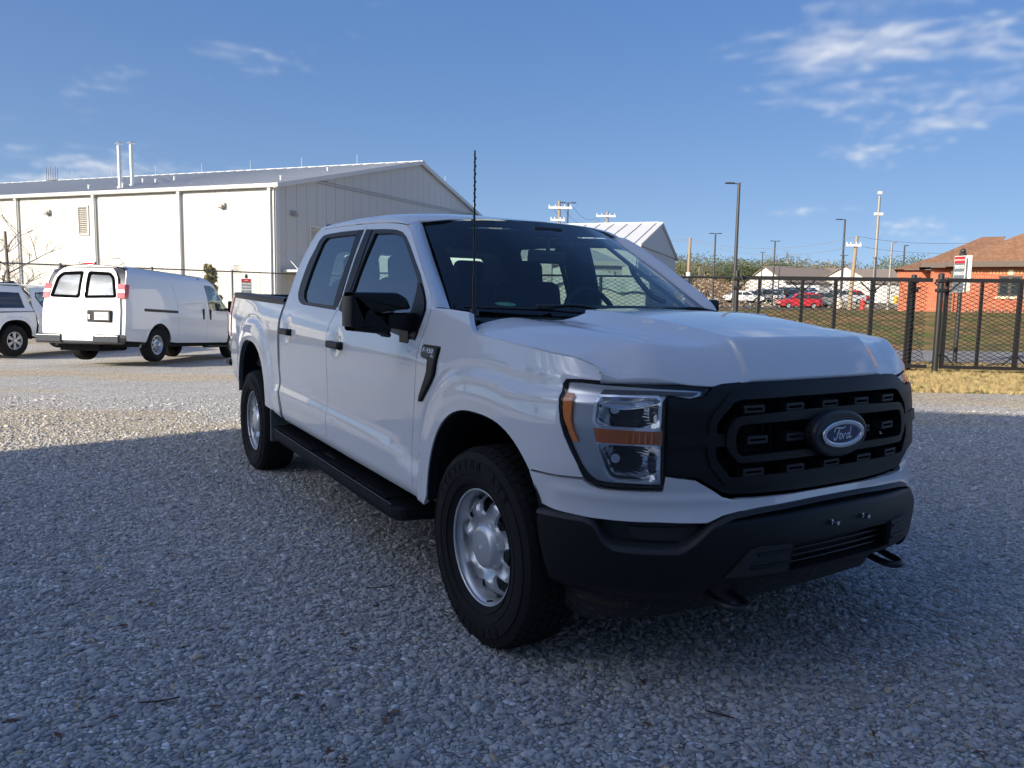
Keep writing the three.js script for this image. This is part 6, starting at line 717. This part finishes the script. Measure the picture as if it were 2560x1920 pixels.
{
  const van = thing('panel_van', 'white panel van with two rear doors parked on the gravel, seen from behind', 'van', [-.767, 0, -17.0]); van.rotation.y = Math.atan2(.643, -.766); van.position.y = -.09; van.rotation.order = 'YXZ'; van.rotation.x = .045;
  const vs = tab([[.3, .93], [.42, .955], [.55, .985], [.8, 1.0], [1.05, 1.0], [1.2, .985], [1.5, .955], [1.8, .905], [1.95, .86], [2.03, .78], [2.08, .66]]), rearIn = (z) => 1 - .045 * sst(-.9, -1.3, z) - .05 * sst(3.3, 4.5, z);
  const VS = (z, y) => { const r = Math.hypot(z, y - .38); let x = vs(y) * rearIn(z) + .012 * (1 - sst(.50, .56, r)) * sst(.4, .5, y); const r2 = Math.hypot(z - 3.43, y - .38); x += .012 * (1 - sst(.50, .56, r2)) * sst(.4, .5, y) + .006 * sst(.99, 1.01, y) * 0 - .008 * sst(.76, .72, y) * 0; return [-x, y, z]; };
  const zr = tab([[.4, -1.18], [.6, -1.22], [1.2, -1.19], [1.6, -1.12], [1.9, -1.03], [2.05, -.95]]), arc = (c, R) => Array.from({ length: 19 }, (_, i) => { const t = PI - .12 - i / 18 * (PI - .24); return [c + R * Math.cos(t), .38 + R * 1.02 * Math.sin(t)]; });
  const top = (z) => 2.03 - .03 * sst(1.6, 2.5, z), seamS = [[.78, .42], [.78, .9], [.76, 1.15], [.70, 1.5], [.60, 1.8], [.50, 2.03]], sF = [[2.02, .42], [2.02, 1.2], [1.97, 1.6], [1.84, 2.02]], dF = [[3.02, .42], [3.05, .9], [3.02, 1.22], [2.9, 1.42], [2.55, 1.85], [2.33, 2.0]];
  const p2 = (n, g, m = vanPaint) => pair(n, g, m, van), q2 = (ring, o = {}) => panel(inset(ring, .004), VS, { cell: .09, rim: .02, ...o });
  const quarter = p2('rear_quarter', q2([[-1.10, .46], ...arc(0, .47), ...seamS, [-.80, 2.03], [-.97, 1.97], [-1.06, 1.75], [-1.13, 1.5], [-1.17, 1.1], [-1.16, .6]])); const slide = p2('sliding_door', q2([...seamS.slice().reverse(), ...sF].map((q) => q))); 
  const win = [[2.14, 1.24], [3.0, 1.24], [2.88, 1.40], [2.52, 1.80], [2.36, 1.86], [2.04, 1.86]]; const fd = p2('front_door', q2(keyhole([...sF.slice().reverse(), ...dF], win))); pairOn(fd, 'window_glass', panel(win, VS, { cell: .2, off: -.01, rim: 0 }), M.tint);
  pairOn(fd, 'side_mirror', [rbox(.10, .30, .20, -1.14, 1.36, 2.95, .04), bar([-.98, 1.28, 2.9], [-1.12, 1.30, 2.94], .03, 6)], M.blackPlastic); 
  p2('front_fender', q2([[3.06, .9], [3.05, .42], ...arc(3.43, .47), [4.28, .5], [4.32, .8], [4.25, 1.08], [3.9, 1.14], [3.05, 1.26]])); p2('roof_side', panel([[-.95, 2.02], [2.33, 2.0], [2.2, 2.07], [-.85, 2.07]], VS, { cell: .1, rim: 0, off: -.002 }));
  pairOn(quarter, 'door_track', panel([[-.55, 1.115], [.74, 1.115], [.74, 1.175], [-.55, 1.175]], VS, { cell: .2, off: .008, rim: .012 }), M.blackPlastic); pairOn(slide, 'door_handle', rbox(.03, .26, .06, -1.0, 1.13, 1.86, .012), M.blackPlastic); pairOn(fd, 'door_handle', rbox(.03, .26, .06, -1.0, 1.13, 2.18, .012), M.blackPlastic); pairOn(quarter, 'panel_crease', panel([[-.85, 1.40], [.6, 1.40], [.6, 1.412], [-.85, 1.412]], VS, { cell: .3, off: .004, rim: .006 }), vanPaint); pairOn(slide, 'panel_crease', panel([[.86, 1.40], [1.86, 1.40], [1.86, 1.412], [.86, 1.412]], VS, { cell: .3, off: .004, rim: .006 }), vanPaint);
  part('roof', creased(strip((s, t) => { const x = lerp(-.72, .72, s), z = lerp(-.96, 2.3, t); return [x, 2.065 + .055 * (1 - (x / .72) ** 2) - .03 * sst(.15, 0, t), z]; }, 14, 16), 1), vanPaint, van);
  part('windshield', strip((s, t) => { const x = lerp(-1, 1, s) * lerp(.90, .72, t); return [x, lerp(1.24, 2.04, t), lerp(3.35, 2.3, t) + .18 * (1 - (x / .9) ** 2) * (1 - t * .5)]; }, 12, 8), M.tint, van); part('hood', strip((s, t) => { const x = lerp(-.96, .96, s); return [x, lerp(1.26, 1.06, t) + .03 * (1 - x * x), lerp(3.3, 4.35, t) - .08 * x * x]; }, 12, 8), vanPaint, van); part('nose', rbox(1.86, .60, .3, 0, .76, 4.2, .1), M.blackPlastic, van);
  // the back
  const RB = (x, y) => [x, y, zr(y) - .05 * (1 - (x / .95) ** 2) + .02], hw = tab([[.5, .93], [1.0, .945], [1.3, .93], [1.6, .90], [1.85, .85], [1.98, .78], [2.05, .62]]); const fl = { cell: .07, rim: .02, flip: 1 };
  const edge = (s) => [.56, .8, 1.1, 1.4, 1.6, 1.8, 1.92, 2.0, 2.045].map((y) => [s * (hw(y) - .02), y]);
  part('back_surround', panel([...edge(-1).slice(3).map(([x, y]) => [x - .05, y]), [0, 2.10], ...edge(1).slice(3).map(([x, y]) => [x + .05, y]).reverse()], RB, { ...fl, off: .03, rim: .05 }), M.gloss, van);
  part('back_corner', [panel([...edge(-1).map(([x, y]) => [x - .045, y]).slice(0, 5), [-.84, 1.6], [-.86, .56]], RB, { ...fl, off: .018 }), panel([...edge(1).map(([x, y]) => [x + .045, y]).slice(0, 5), [.84, 1.6], [.86, .56]], RB, { ...fl, off: .018 })], vanPaint, van);
  for (const s of [-1, 1]) { const dr = [[s * .008, .56], [s * .008, 2.0], ...edge(s).map(([x, y]) => [x - s * (.055 + .06 * sst(1.3, 1.7, y) + .05 * sst(1.8, 2.03, y)), Math.min(y, 2.0)]).reverse()], wn = roundC([[s * .06, 1.36], [s * .06, 1.92], [s * .55, 1.90], [s * .66, 1.80], [s * .76, 1.38]], .05); const d = part('rear_door', panel(keyhole(dr, wn), RB, { ...fl, off: -.018 }), vanPaint, van); part('window_glass', panel(inset(wn, -.005), RB, { cell: .12, rim: 0, flip: 1, off: -.006 }), phys([.02, .025, .025], .01, { ior: 2.3, clearcoat: 1, clearcoatRoughness: 0 }), d); part('window_seal', panel(keyhole(inset(wn, -.01), inset(wn, .05)), RB, { ...fl, off: -.022, rim: .01 }), M.frit, d);
    if (s < 0) { part('plate_recess', [rbox(.56, .26, .05, s * .42, .98, -1.245, .03)], M.blackPlastic, d); const pl = new THREE.PlaneGeometry(.32, .16); pl.rotateY(PI); pl.translate(s * .48, .985, -1.273); part('number_plate', pl, std([1, 1, 1], .5, { map: plateT('S-8947C') }), d); part('door_latch', rbox(.05, .10, .03, s * .20, .96, -1.268, .01), M.silver, d); }
    else { const tg = new TextGeometry('CHEVROLET', { font, size: .045, depth: .006, curveSegments: 2 }); tg.rotateY(PI); tg.translate(.78, .79, -1.212); part('maker_letters', tg, M.chrome, d); }
    const tl = [[s * (hw(1.35) + .02), 1.36], [s * (hw(1.68) + .03), 1.66], [s * (hw(1.68) - .13), 1.66], [s * (hw(1.35) - .14), 1.36]]; const t = part('tail_light', [panel(tl, RB, { ...fl, off: -.03, rim: .07 }), panel([[-1.15, 1.36], [-1.06, 1.66], [-.99, 1.66], [-1.06, 1.36]], VS, { cell: .1, off: .006, rim: .02 })].map((g, i) => i && s > 0 ? mir(g) : g), M.red, van); part('reverse_lamp', panel(tl.map(([x, y]) => [x, lerp(1.475, 1.545, (y - 1.36) / .3)]), RB, { ...fl, off: -.034, rim: .01 }), M.lamp, t); }
  part('brake_light', rbox(.30, .06, .06, 0, 2.115, -.96, .02), M.red, van); const bm = part('rear_bumper', [rbox(.62, .20, .24, -.66, .50, -1.28, .04), rbox(.62, .20, .24, .66, .50, -1.28, .04), rbox(1.0, .10, .20, 0, .44, -1.26, .03)], M.gloss, van); part('step_plate', xf(extr([[-.42, 0], [.42, 0], [.50, .13], [-.50, .13]], .16, .005), [0, .465, -1.37]), M.silver, bm);
  part('underbody', [box(1.7, .14, 4.9, 0, .40, 1.5), bar([-.7, .38, 0], [.7, .38, 0], .06, 10), rbox(.3, .26, .3, 0, .36, 0, .1), box(.9, .2, .6, .2, .34, -.75)], M.pitch, van); part('exhaust', bar([-.86, .36, -.5], [-.40, .37, -.55], .045, 10), M.silver, van); part('side_step', rbox(.16, .05, 1.1, -.98, .33, 2.5, .02), M.blackPlastic, van); p2('wheel_liner', [0, 3.43].map((c) => strip((s, t) => [lerp(-.95, -.5, t), .38 + .475 * Math.sin(s * PI), c - .475 * Math.cos(s * PI)], 20, 2)), std([.12, .12, .12], .9, { side: THREE.DoubleSide })); p2('inner_panel', panel([[-1.0, .55], [-.52, .55], [-.5, 1.3], [-.9, 1.9], [-1.0, 1.6]], VS, { cell: .3, off: -.05, rim: 0 }), M.pitch);
  const w = wheelSmall(.378, .122, .215, -8, M.silver); for (const z of [0, 3.43]) for (const s of [1, -1]) { const c = w.clone(); c.position.set(-s * .965, .378, z); if (s < 0) c.rotation.y = PI; van.add(c); } part('seat', [rbox(.5, .7, .16, -.45, 1.15, 2.15, .06), rbox(.26, .22, .1, -.45, 1.62, 2.12, .05), rbox(.5, .7, .16, .45, 1.15, 2.15, .06), rbox(.26, .22, .1, .45, 1.62, 2.12, .05)], M.cloth, van); part('partition', box(1.7, 1.4, .03, 0, 1.3, 1.85), M.cloth, van);
}
{
  const c = at(40, 891, 19.4), T = thing('parked_pickup', 'white pickup with a canopy over its bed, cut by the left edge of the picture', 'pickup truck', [c[0], c[1], c[2]]); T.rotation.y = Math.atan2(.717, -.696); const off = new THREE.Vector3(.93, 0, 0); off.applyAxisAngle(V3(0, 1, 0), T.rotation.y); T.position.add(off);
  const s2 = tab([[.4, .88], [.5, .93], [.8, .955], [1.05, .955], [1.15, .93], [1.3, .88], [1.6, .80], [1.78, .72], [1.86, .6]]), PS = (z, y) => { const f = (zc) => .03 * (1 - sst(.54, .62, Math.hypot(z - zc, (y - .4) * .95))) * sst(.42, .55, y); return [-(s2(y) + f(0) + f(3.2)), y, z]; }, arc = (c0, R) => Array.from({ length: 17 }, (_, i) => { const t = PI - .1 - i / 16 * (PI - .2), e = .8; return [c0 + R * Math.sign(Math.cos(t)) * Math.pow(Math.abs(Math.cos(t)), e), .42 + R * Math.pow(Math.sin(t), e)]; });
  const P = (n, g, m = vanPaint) => pair(n, g, m, T), q = (r, o = {}) => panel(inset(r, .004), PS, { cell: .07, rim: .02, ...o });
  const bd = P('bed_side', q([[-1.05, .5], ...arc(0, .50), [.62, .46], [.66, .8], [.62, 1.12], [-1.12, 1.10], [-1.14, .7]])); const win1 = [[.98, 1.16], [1.5, 1.16], [1.5, 1.62], [1.2, 1.60], [.80, 1.58], [.78, 1.50]], win2 = [[1.62, 1.16], [2.5, 1.14], [2.2, 1.45], [1.95, 1.63], [1.62, 1.63]];
  const rd = P('rear_door', q(keyhole([[.69, .46], [.72, .8], [.62, 1.15], [.60, 1.3], [.66, 1.74], [1.56, 1.76], [1.57, .46]], win1))), fd = P('front_door', q(keyhole([[1.58, .46], [1.57, 1.76], [1.9, 1.74], [2.3, 1.5], [2.62, 1.16], [2.68, .8], [2.66, .46]], win2))); pairOn(rd, 'window_glass', panel(win1, PS, { cell: .2, off: -.01, rim: 0 }), M.tint); pairOn(fd, 'window_glass', panel(win2, PS, { cell: .2, off: -.01, rim: 0 }), M.tint); pairOn(rd, 'window_seal', panel(keyhole(inset(win1, -.03), win1), PS, { cell: .2, off: .003, rim: .006 }), M.frit);
  pairOn(rd, 'door_handle', rbox(.03, .05, .18, -.965, 1.03, .84, .012), M.silver); P('front_fender', q([[2.70, .8], ...arc(3.2, .50).filter((a) => a[0] > 2.7), [4.05, .6], [4.02, .95], [3.7, 1.10], [2.66, 1.16]])); part('hood', strip((s, t) => { const x = lerp(-.92, .92, s); return [x, lerp(1.16, 1.06, t) + .04 * (1 - x * x), lerp(2.66, 4.05, t)]; }, 10, 8), vanPaint, T); part('windshield', strip((s, t) => [lerp(-1, 1, s) * lerp(.86, .7, t), lerp(1.16, 1.76, t), lerp(2.7, 1.9, t)], 6, 4), M.tint, T); part('roof', strip((s, t) => { const x = lerp(-.74, .74, s); return [x, 1.76 + .07 * (1 - (x / .74) ** 2), lerp(.62, 1.95, t)]; }, 10, 6), vanPaint, T); part('nose', rbox(1.8, .6, .3, 0, .74, 3.95, .1), M.blackPlastic, T);
  const can = P('canopy_side', q(keyhole([[-1.20, 1.13], [.60, 1.13], [.52, 1.4], [.42, 1.76], [-1.05, 1.80], [-1.15, 1.5]], [[-1.02, 1.22], [.36, 1.22], [.30, 1.60], [-.92, 1.63]]))); pairOn(can, 'canopy_window', panel([[-1.03, 1.21], [.37, 1.21], [.31, 1.61], [-.93, 1.64]], PS, { cell: .2, off: -.006, rim: 0 }), phys([.02, .022, .025], .02, { clearcoat: 1, clearcoatRoughness: 0 })); pairOn(can, 'roof_rack', rbox(.03, .03, 1.4, -.70, 1.845, -.35, .012), M.satin); part('canopy_roof', strip((s, t) => { const x = lerp(-.74, .74, s); return [x, 1.77 + .07 * (1 - (x / .74) ** 2) + .03, lerp(-1.1, .46, t)]; }, 10, 6), vanPaint, T); part('tailgate', box(1.7, .62, .05, 0, .80, -1.10), vanPaint, T); part('canopy_back', box(1.5, .6, .04, 0, 1.45, -1.08), M.frit, T); part('shark_fin', rbox(.06, .07, .18, 0, 1.875, .85, .03), M.satin, T);
  part('underbody', [box(1.5, .16, 4.6, 0, .50, 1.4), bar([-.7, .4, 0], [.7, .4, 0], .05, 8), box(1.3, .6, 2.2, 0, .8, 1.6)], M.pitch, T); P('wheel_liner', [0, 3.2].map((c) => strip((s, t) => [lerp(-.93, -.48, t), .42 + .51 * Math.sin(s * PI), c - .51 * Math.cos(s * PI)], 20, 2)), M.pitch); P('running_board', rbox(.14, .06, 1.7, -.93, .40, 1.65, .02), M.blackPlastic);
  const w = wheelSmall(.395, .125, .222, 6, M.silver); for (const z of [0, 3.2]) for (const s of [1, -1]) { const k = w.clone(); k.position.set(-s * .95, .395, z); if (s < 0) k.rotation.y = PI; T.add(k); } part('seat', [rbox(.5, .7, .16, -.42, 1.05, 1.6, .06), rbox(.26, .2, .1, -.42, 1.5, 1.56, .05), rbox(1.4, .6, .16, 0, 1.05, .75, .06)], M.cloth, T);
}
// ------------------------------------------------------------------ cars on the far car park
const carPaint = (c) => phys(c, .45, { clearcoat: 1, clearcoatRoughness: .05 }), carGlass = phys([.025, .03, .035], .05, { clearcoat: 1, clearcoatRoughness: .02 });
function car(kind, label, px, row, D, heading, col, group) {
  const p = at(px, row, D), P = { sedan: { L: 4.7, y: [.62, .92, 1.43], c: [-1.9, -1.15, .45, 1.25] }, suv: { L: 4.75, y: [.70, 1.08, 1.75], c: [-2.3, -2.0, .55, 1.2] }, pickup: { L: 5.6, y: [.75, 1.10, 1.80], c: [-.75, -.5, .75, 1.35] }, van: { L: 5.6, y: [.7, 1.2, 2.2], c: [-2.7, -2.6, 1.2, 2.0] } }[kind], o = thing('parked_car', label, kind === 'suv' ? 'car' : kind === 'sedan' ? 'car' : kind === 'van' ? 'van' : 'pickup truck', [p[0], p[1] - .02, p[2]], tS + heading, group), L = P.L / 2, [a, b, t] = P.y, [c0, c1, c2, c3] = P.c, W = .9, paint = carPaint(col);
  const side = (pts, w, bev) => { const g = extr(chaikin(pts, 1), w * 2, bev); g.translate(0, 0, -w); return creased(g, .7); };
  const wh = (x) => Array.from({ length: 9 }, (_, i) => { const q = PI - i / 8 * PI; return [x + .39 * Math.cos(q), .34 + .39 * Math.sin(q)]; }); const low = [[-L, .4], ...wh(-L * .60), ...wh(L * .62), [L - .05, .38], [L, .55], [L - .06, b - .18], [c3 + .1, b], [c0 - .05 < -L ? -L + .02 : c0 - .1, b], [-L + .04, kind === 'pickup' ? b - .02 : b - .05]];
  part('body', [extr(low, 2 * W - .1, .05).translate(0, 0, -W + .05)], paint, o); part('greenhouse', side([[c0, b - .02], [c1, t], [c2, t], [c3, b - .02]], W - .16, .06), paint, o);
  for (const s of [-1, 1]) { const g = extr([[lerp(c0, c1, .25) + .1, b + .06], [c1 + .08, t - .12], [(c1 + c2) / 2 - .05, t - .12], [(c1 + c2) / 2 - .05, b + .06]], .03), h = extr([[(c1 + c2) / 2 + .05, b + .06], [(c1 + c2) / 2 + .05, t - .12], [c2 - .05, t - .12], [lerp(c2, c3, .75) - .05, b + .06]], .03); part('side_window', xf(g, [0, 0, s * (W - .095) - .015]), carGlass, o); part('side_window', xf(h, [0, 0, s * (W - .095) - .015]), carGlass, o); }
  part('windshield', xf(box(.03, Math.hypot(c3 - c2, t - b) * .82, W * 1.5), [(c2 + c3) / 2 + .075, (b + t) / 2, 0], [0, 0, Math.atan2(c3 - c2, t - b)]), carGlass, o); part('rear_window', xf(box(.03, Math.hypot(c1 - c0, t - b) * .75, W * 1.5), [(c0 + c1) / 2 - .075, (b + t) / 2, 0], [0, 0, -Math.atan2(c1 - c0, t - b)]), carGlass, o);
  for (const s of [-1, 1]) { part('headlight', rbox(.08, .14, .36, L - .01, a - .02, s * .62, .03), M.lamp, o); part('tail_light', rbox(.08, .2, .2, -L + .0, a + .1, s * .72, .03), M.red, o); for (const x of [-L * .60, L * .62]) { const w = part('wheel', cyl(.34, .34, .22, x, .34, s * (W - .10), 20, [PI / 2, 0, 0]), M.rubber, o); part('rim', cyl(.22, .22, .02, x, .34, s * (W + .015), 16, [PI / 2, 0, 0]), M.silver, w); } }
  if (kind === 'pickup') part('bed', box(1.9, .3, 1.5, -L + 1.05, b - .06, 0), M.pitch, o); part('bumper', [rbox(.14, .2, 1.7, L - .02, .46, 0, .05), rbox(.14, .2, 1.7, -L + .02, .48, 0, .05)], M.blackPlastic, o); return o;
}
{
  const W_ = [.72, .73, .73], Bk = [.012, .013, .015], Gr = [.22, .23, .24], Rd = [.52, .018, .028], Bl = [.03, .06, .16], Cr = [.52, .49, .42], Sv = [.42, .43, .45];
  car('suv', 'bright red sport utility car parked at the front of the lot behind the gate', 1996, 771, 90, PI, Rd); car('sedan', 'white low sedan at the left end of the row behind the gate', 1857, 757, 96, 0, W_); car('suv', 'cream sport utility car just right of the red one', 2056, 767, 92, .5, Cr); car('pickup', 'white pickup behind the light pole, right of the cream car', 2106, 760, 98, PI + .3, W_); car('pickup', 'red pickup at the right end of the row of cars', 2130, 760, 104, 0, Rd); car('suv', 'black sport utility car behind the red one', 2030, 765, 96, .5, Bk);
  const rest = [['sedan', 'black sedan second from the left behind the gate', 1886, 756, 102, Bk], ['suv', 'dark grey car third from the left behind the gate', 1904, 755, 108, Gr], ['sedan', 'white car between dark cars left of the red one', 1924, 755, 108, W_], ['suv', 'silver car at the back of the lot beside the white car', 1940, 753, 115, Sv], ['sedan', 'blue car seen above the red one', 1985, 752, 118, Bl], ['suv', 'black car at the back, left of the white bus', 1962, 752, 118, Bk], ['suv', 'white sport utility car right of the black one at the back', 2078, 758, 104, W_], ['sedan', 'red small car behind the white bus', 1955, 750, 122, Rd], ['suv', 'grey car at the back near the light pole', 2010, 751, 120, Gr], ['sedan', 'dark blue sedan behind the cream car', 2042, 752, 118, Bl]];
  rest.forEach(([k, l, px, row, D, c], i) => car(k, l, px, row, D, PI * .5 + (i % 3 - 1) * .25, c)); car('van', 'white delivery van parked left of the gate by the tree line', 1754, 765, 112, -.6, W_); car('suv', 'white sport utility car backed up to the brick office', 2345, 776, 50, PI / 2 - .5, W_);
  const bus = (lab, px, row, D, L) => { const p = at(px, row, D), o = thing('white_trailer', lab, 'trailer', [p[0], p[1], p[2]], tS); part('box_body', rbox(L, 1.75, 2.2, 0, 1.25, 0, .12), carPaint(W_), o); part('side_window', box(L * .8, .5, .04, 0, 1.5, 1.11), carGlass, o); for (const s of [-.35, .35]) part('wheel', cyl(.36, .36, .24, s * L, .36, 1.0, 16, [PI / 2, 0, 0]), M.rubber, o); }; bus('long white bus parked behind the row of cars', 1984, 746, 126, 7.5); bus('white box trailer beside the delivery van near the trees', 1778, 764, 124, 2.8);
}
// hydrants, stone, cabinets
{
  const hyd = (lab, px, row, D, col) => { const p = at(px, row, D), o = thing('fire_hydrant', lab, 'hydrant', p), m = std(col, .5); part('barrel', [cyl(.13, .15, .55, 0, .30, 0, 14), cyl(.19, .19, .06, 0, .04, 0, 14), cyl(.17, .17, .05, 0, .58, 0, 14)], m, o); part('bonnet', [xf(new THREE.SphereGeometry(.145, 14, 8, 0, 6.3, 0, PI / 2), [0, .60, 0]), cyl(.04, .04, .08, 0, .77, 0, 6)], m, o); part('nozzle', [cyl(.06, .06, .46, 0, .44, 0, 10, [0, 0, PI / 2]), cyl(.08, .08, .2, 0, .42, .12, 10, [PI / 2, 0, 0])], m, o); };
  hyd('red fire hydrant on the dry lawn behind the gate', 2155, 776, 52, [.50, .05, .04]); hyd('small yellow fire hydrant beside the white cabinets', 2238, 759, 70, [.70, .45, .04]);
  const st = thing('lamp_base_stone', 'pale rough stone block at the foot of the utility pole by the red car', 'stone', at(2095, 770, 58)); { const g = new THREE.IcosahedronGeometry(.42, 2), p = g.attributes.position; for (let i = 0; i < p.count; i++) { const q = .8 + .4 * vn(p.getX(i) * 4 + 9, p.getY(i) * 4 + p.getZ(i) * 3 + 9, 4); p.setXYZ(i, p.getX(i) * q * .7, p.getY(i) * q * 1.1 + .35, p.getZ(i) * q * .7); } g.computeVertexNormals(); part('stone', g, std([.50, .47, .41], .9), st); }
  [[2207, 758, 72, 1.1, 1.5, 'tall white utility cabinet left of the brick porch'], [2224, 757, 72, .5, .8, 'small white utility box beside the tall cabinet'], [2192, 757, 74, .5, .9, 'white utility box left of the tall cabinet']].forEach(([px, row, D, w, h, lab]) => { const o = thing('utility_cabinet', lab, 'cabinet', at(px, row, D), tS); part('cabinet_body', rbox(w, h, .6, 0, h / 2, 0, .04), M.white, o); part('cabinet_door', rbox(w * .8, h * .8, .04, 0, h * .52, .31, .02), M.white, o); });
  // dead leaves and twigs on the gravel
  reseed(77); const leafShape = (k) => { const P = [], I = [], n = 8; for (let i = 0; i <= n; i++) { const t = i / n, w = .30 * Math.sin(Math.pow(t, .8) * PI) * (1 + .3 * Math.sin(t * 21 + k)), y = .22 * Math.sin(t * 3.1 + k) * (k % 2 ? 1 : -.3) + .12; P.push(-w, y + .25 * w, t - .5, 0, y - .05, t - .5, w, y + .32 * w, t - .5); if (i < n) { const o = i * 3; I.push(o, o + 3, o + 4, o, o + 4, o + 1, o + 1, o + 4, o + 5, o + 1, o + 5, o + 2); } } const g = new THREE.BufferGeometry(); g.setAttribute('position', new THREE.Float32BufferAttribute(P, 3)); g.setIndex(I); g.computeVertexNormals(); return g; };
  const lv = [0, 1, 2, 3].map(leafShape), lm = [[.13, .055, .025], [.20, .10, .045], [.10, .045, .028], [.30, .19, .07]].map((c) => std(c, .75, { side: THREE.DoubleSide }));
  const spots = [[683, 578, 1], [1230, 595, 1], [60, 1108, 1], [1105, 1275, 1], [1895, 1315, 1], [2130, 1105, 1], [1635, 970, 1], [885, 683, 1], [780, 450, 1], [835, 470, 1], [352, 290, .8], [715, 328, .8], [520, 400, .8], [200, 622, .8], [318, 645, .8], [1355, 760, .9], [1900, 630, .8], [1760, 520, .8], [1790, 1035, 1], [485, 1125, .9], [320, 1180, .9], [2175, 1065, 1], [1830, 1278, .9], [80, 235, .8], [620, 1083, .8], [1200, 1030, .9], [1950, 705, .8], [440, 975, .8]].map(([x, y, k]) => [x * .452, 1300 + y * .452, k]).concat([[1608, 1700, 1], [1620, 1810, .9], [1705, 1862, .9], [1880, 1750, .9], [2190, 1835, 1], [2170, 1885, 1], [1460, 1695, .8], [1465, 1760, .8], [2380, 1760, .8], [2450, 1880, .9]]);
  let first; spots.forEach(([px, py, k], i) => { const a = at(px, py, 1), s = (EYE[1] - .022) / (EYE[1] - a[1]), p = a.map((x, j) => EYE[j] + (x - EYE[j]) * s), m = single('dead_leaf', lv[i % 4], lm[(i * 5) % 4], 'small curled brown dead leaf lying on the grey gravel', 'leaf', 'dead leaves on the gravel'); m.position.set(p[0], .016, p[2]); m.scale.set(.032 * k, .032 * k, .05 * k * rr(.8, 1.2)); m.rotation.y = rnd() * 6; });
  const tw = (lab, a, b) => { const P = [a, [(a[0] + b[0]) / 2 + 6, (a[1] + b[1]) / 2 + 2], b].map(([px, py]) => { const q = at(px, py, 1), s = (EYE[1] - .028) / (EYE[1] - q[1]); return q.map((x, j) => EYE[j] + (x - EYE[j]) * s); }); single('twig', tube(P, .0028, 5, 12), std([.06, .04, .03], .9), lab, 'twig'); }; tw('thin dark twig on the gravel below the centre of the front bumper', [1763, 1775], [1835, 1795]); tw('thin dark twig on the gravel left of the front wheel', [345, 1757], [450, 1742]); tw('short dark twig on the gravel close to the running board', [915, 1470], [980, 1462]);
}
renderer.render(scene, camera);
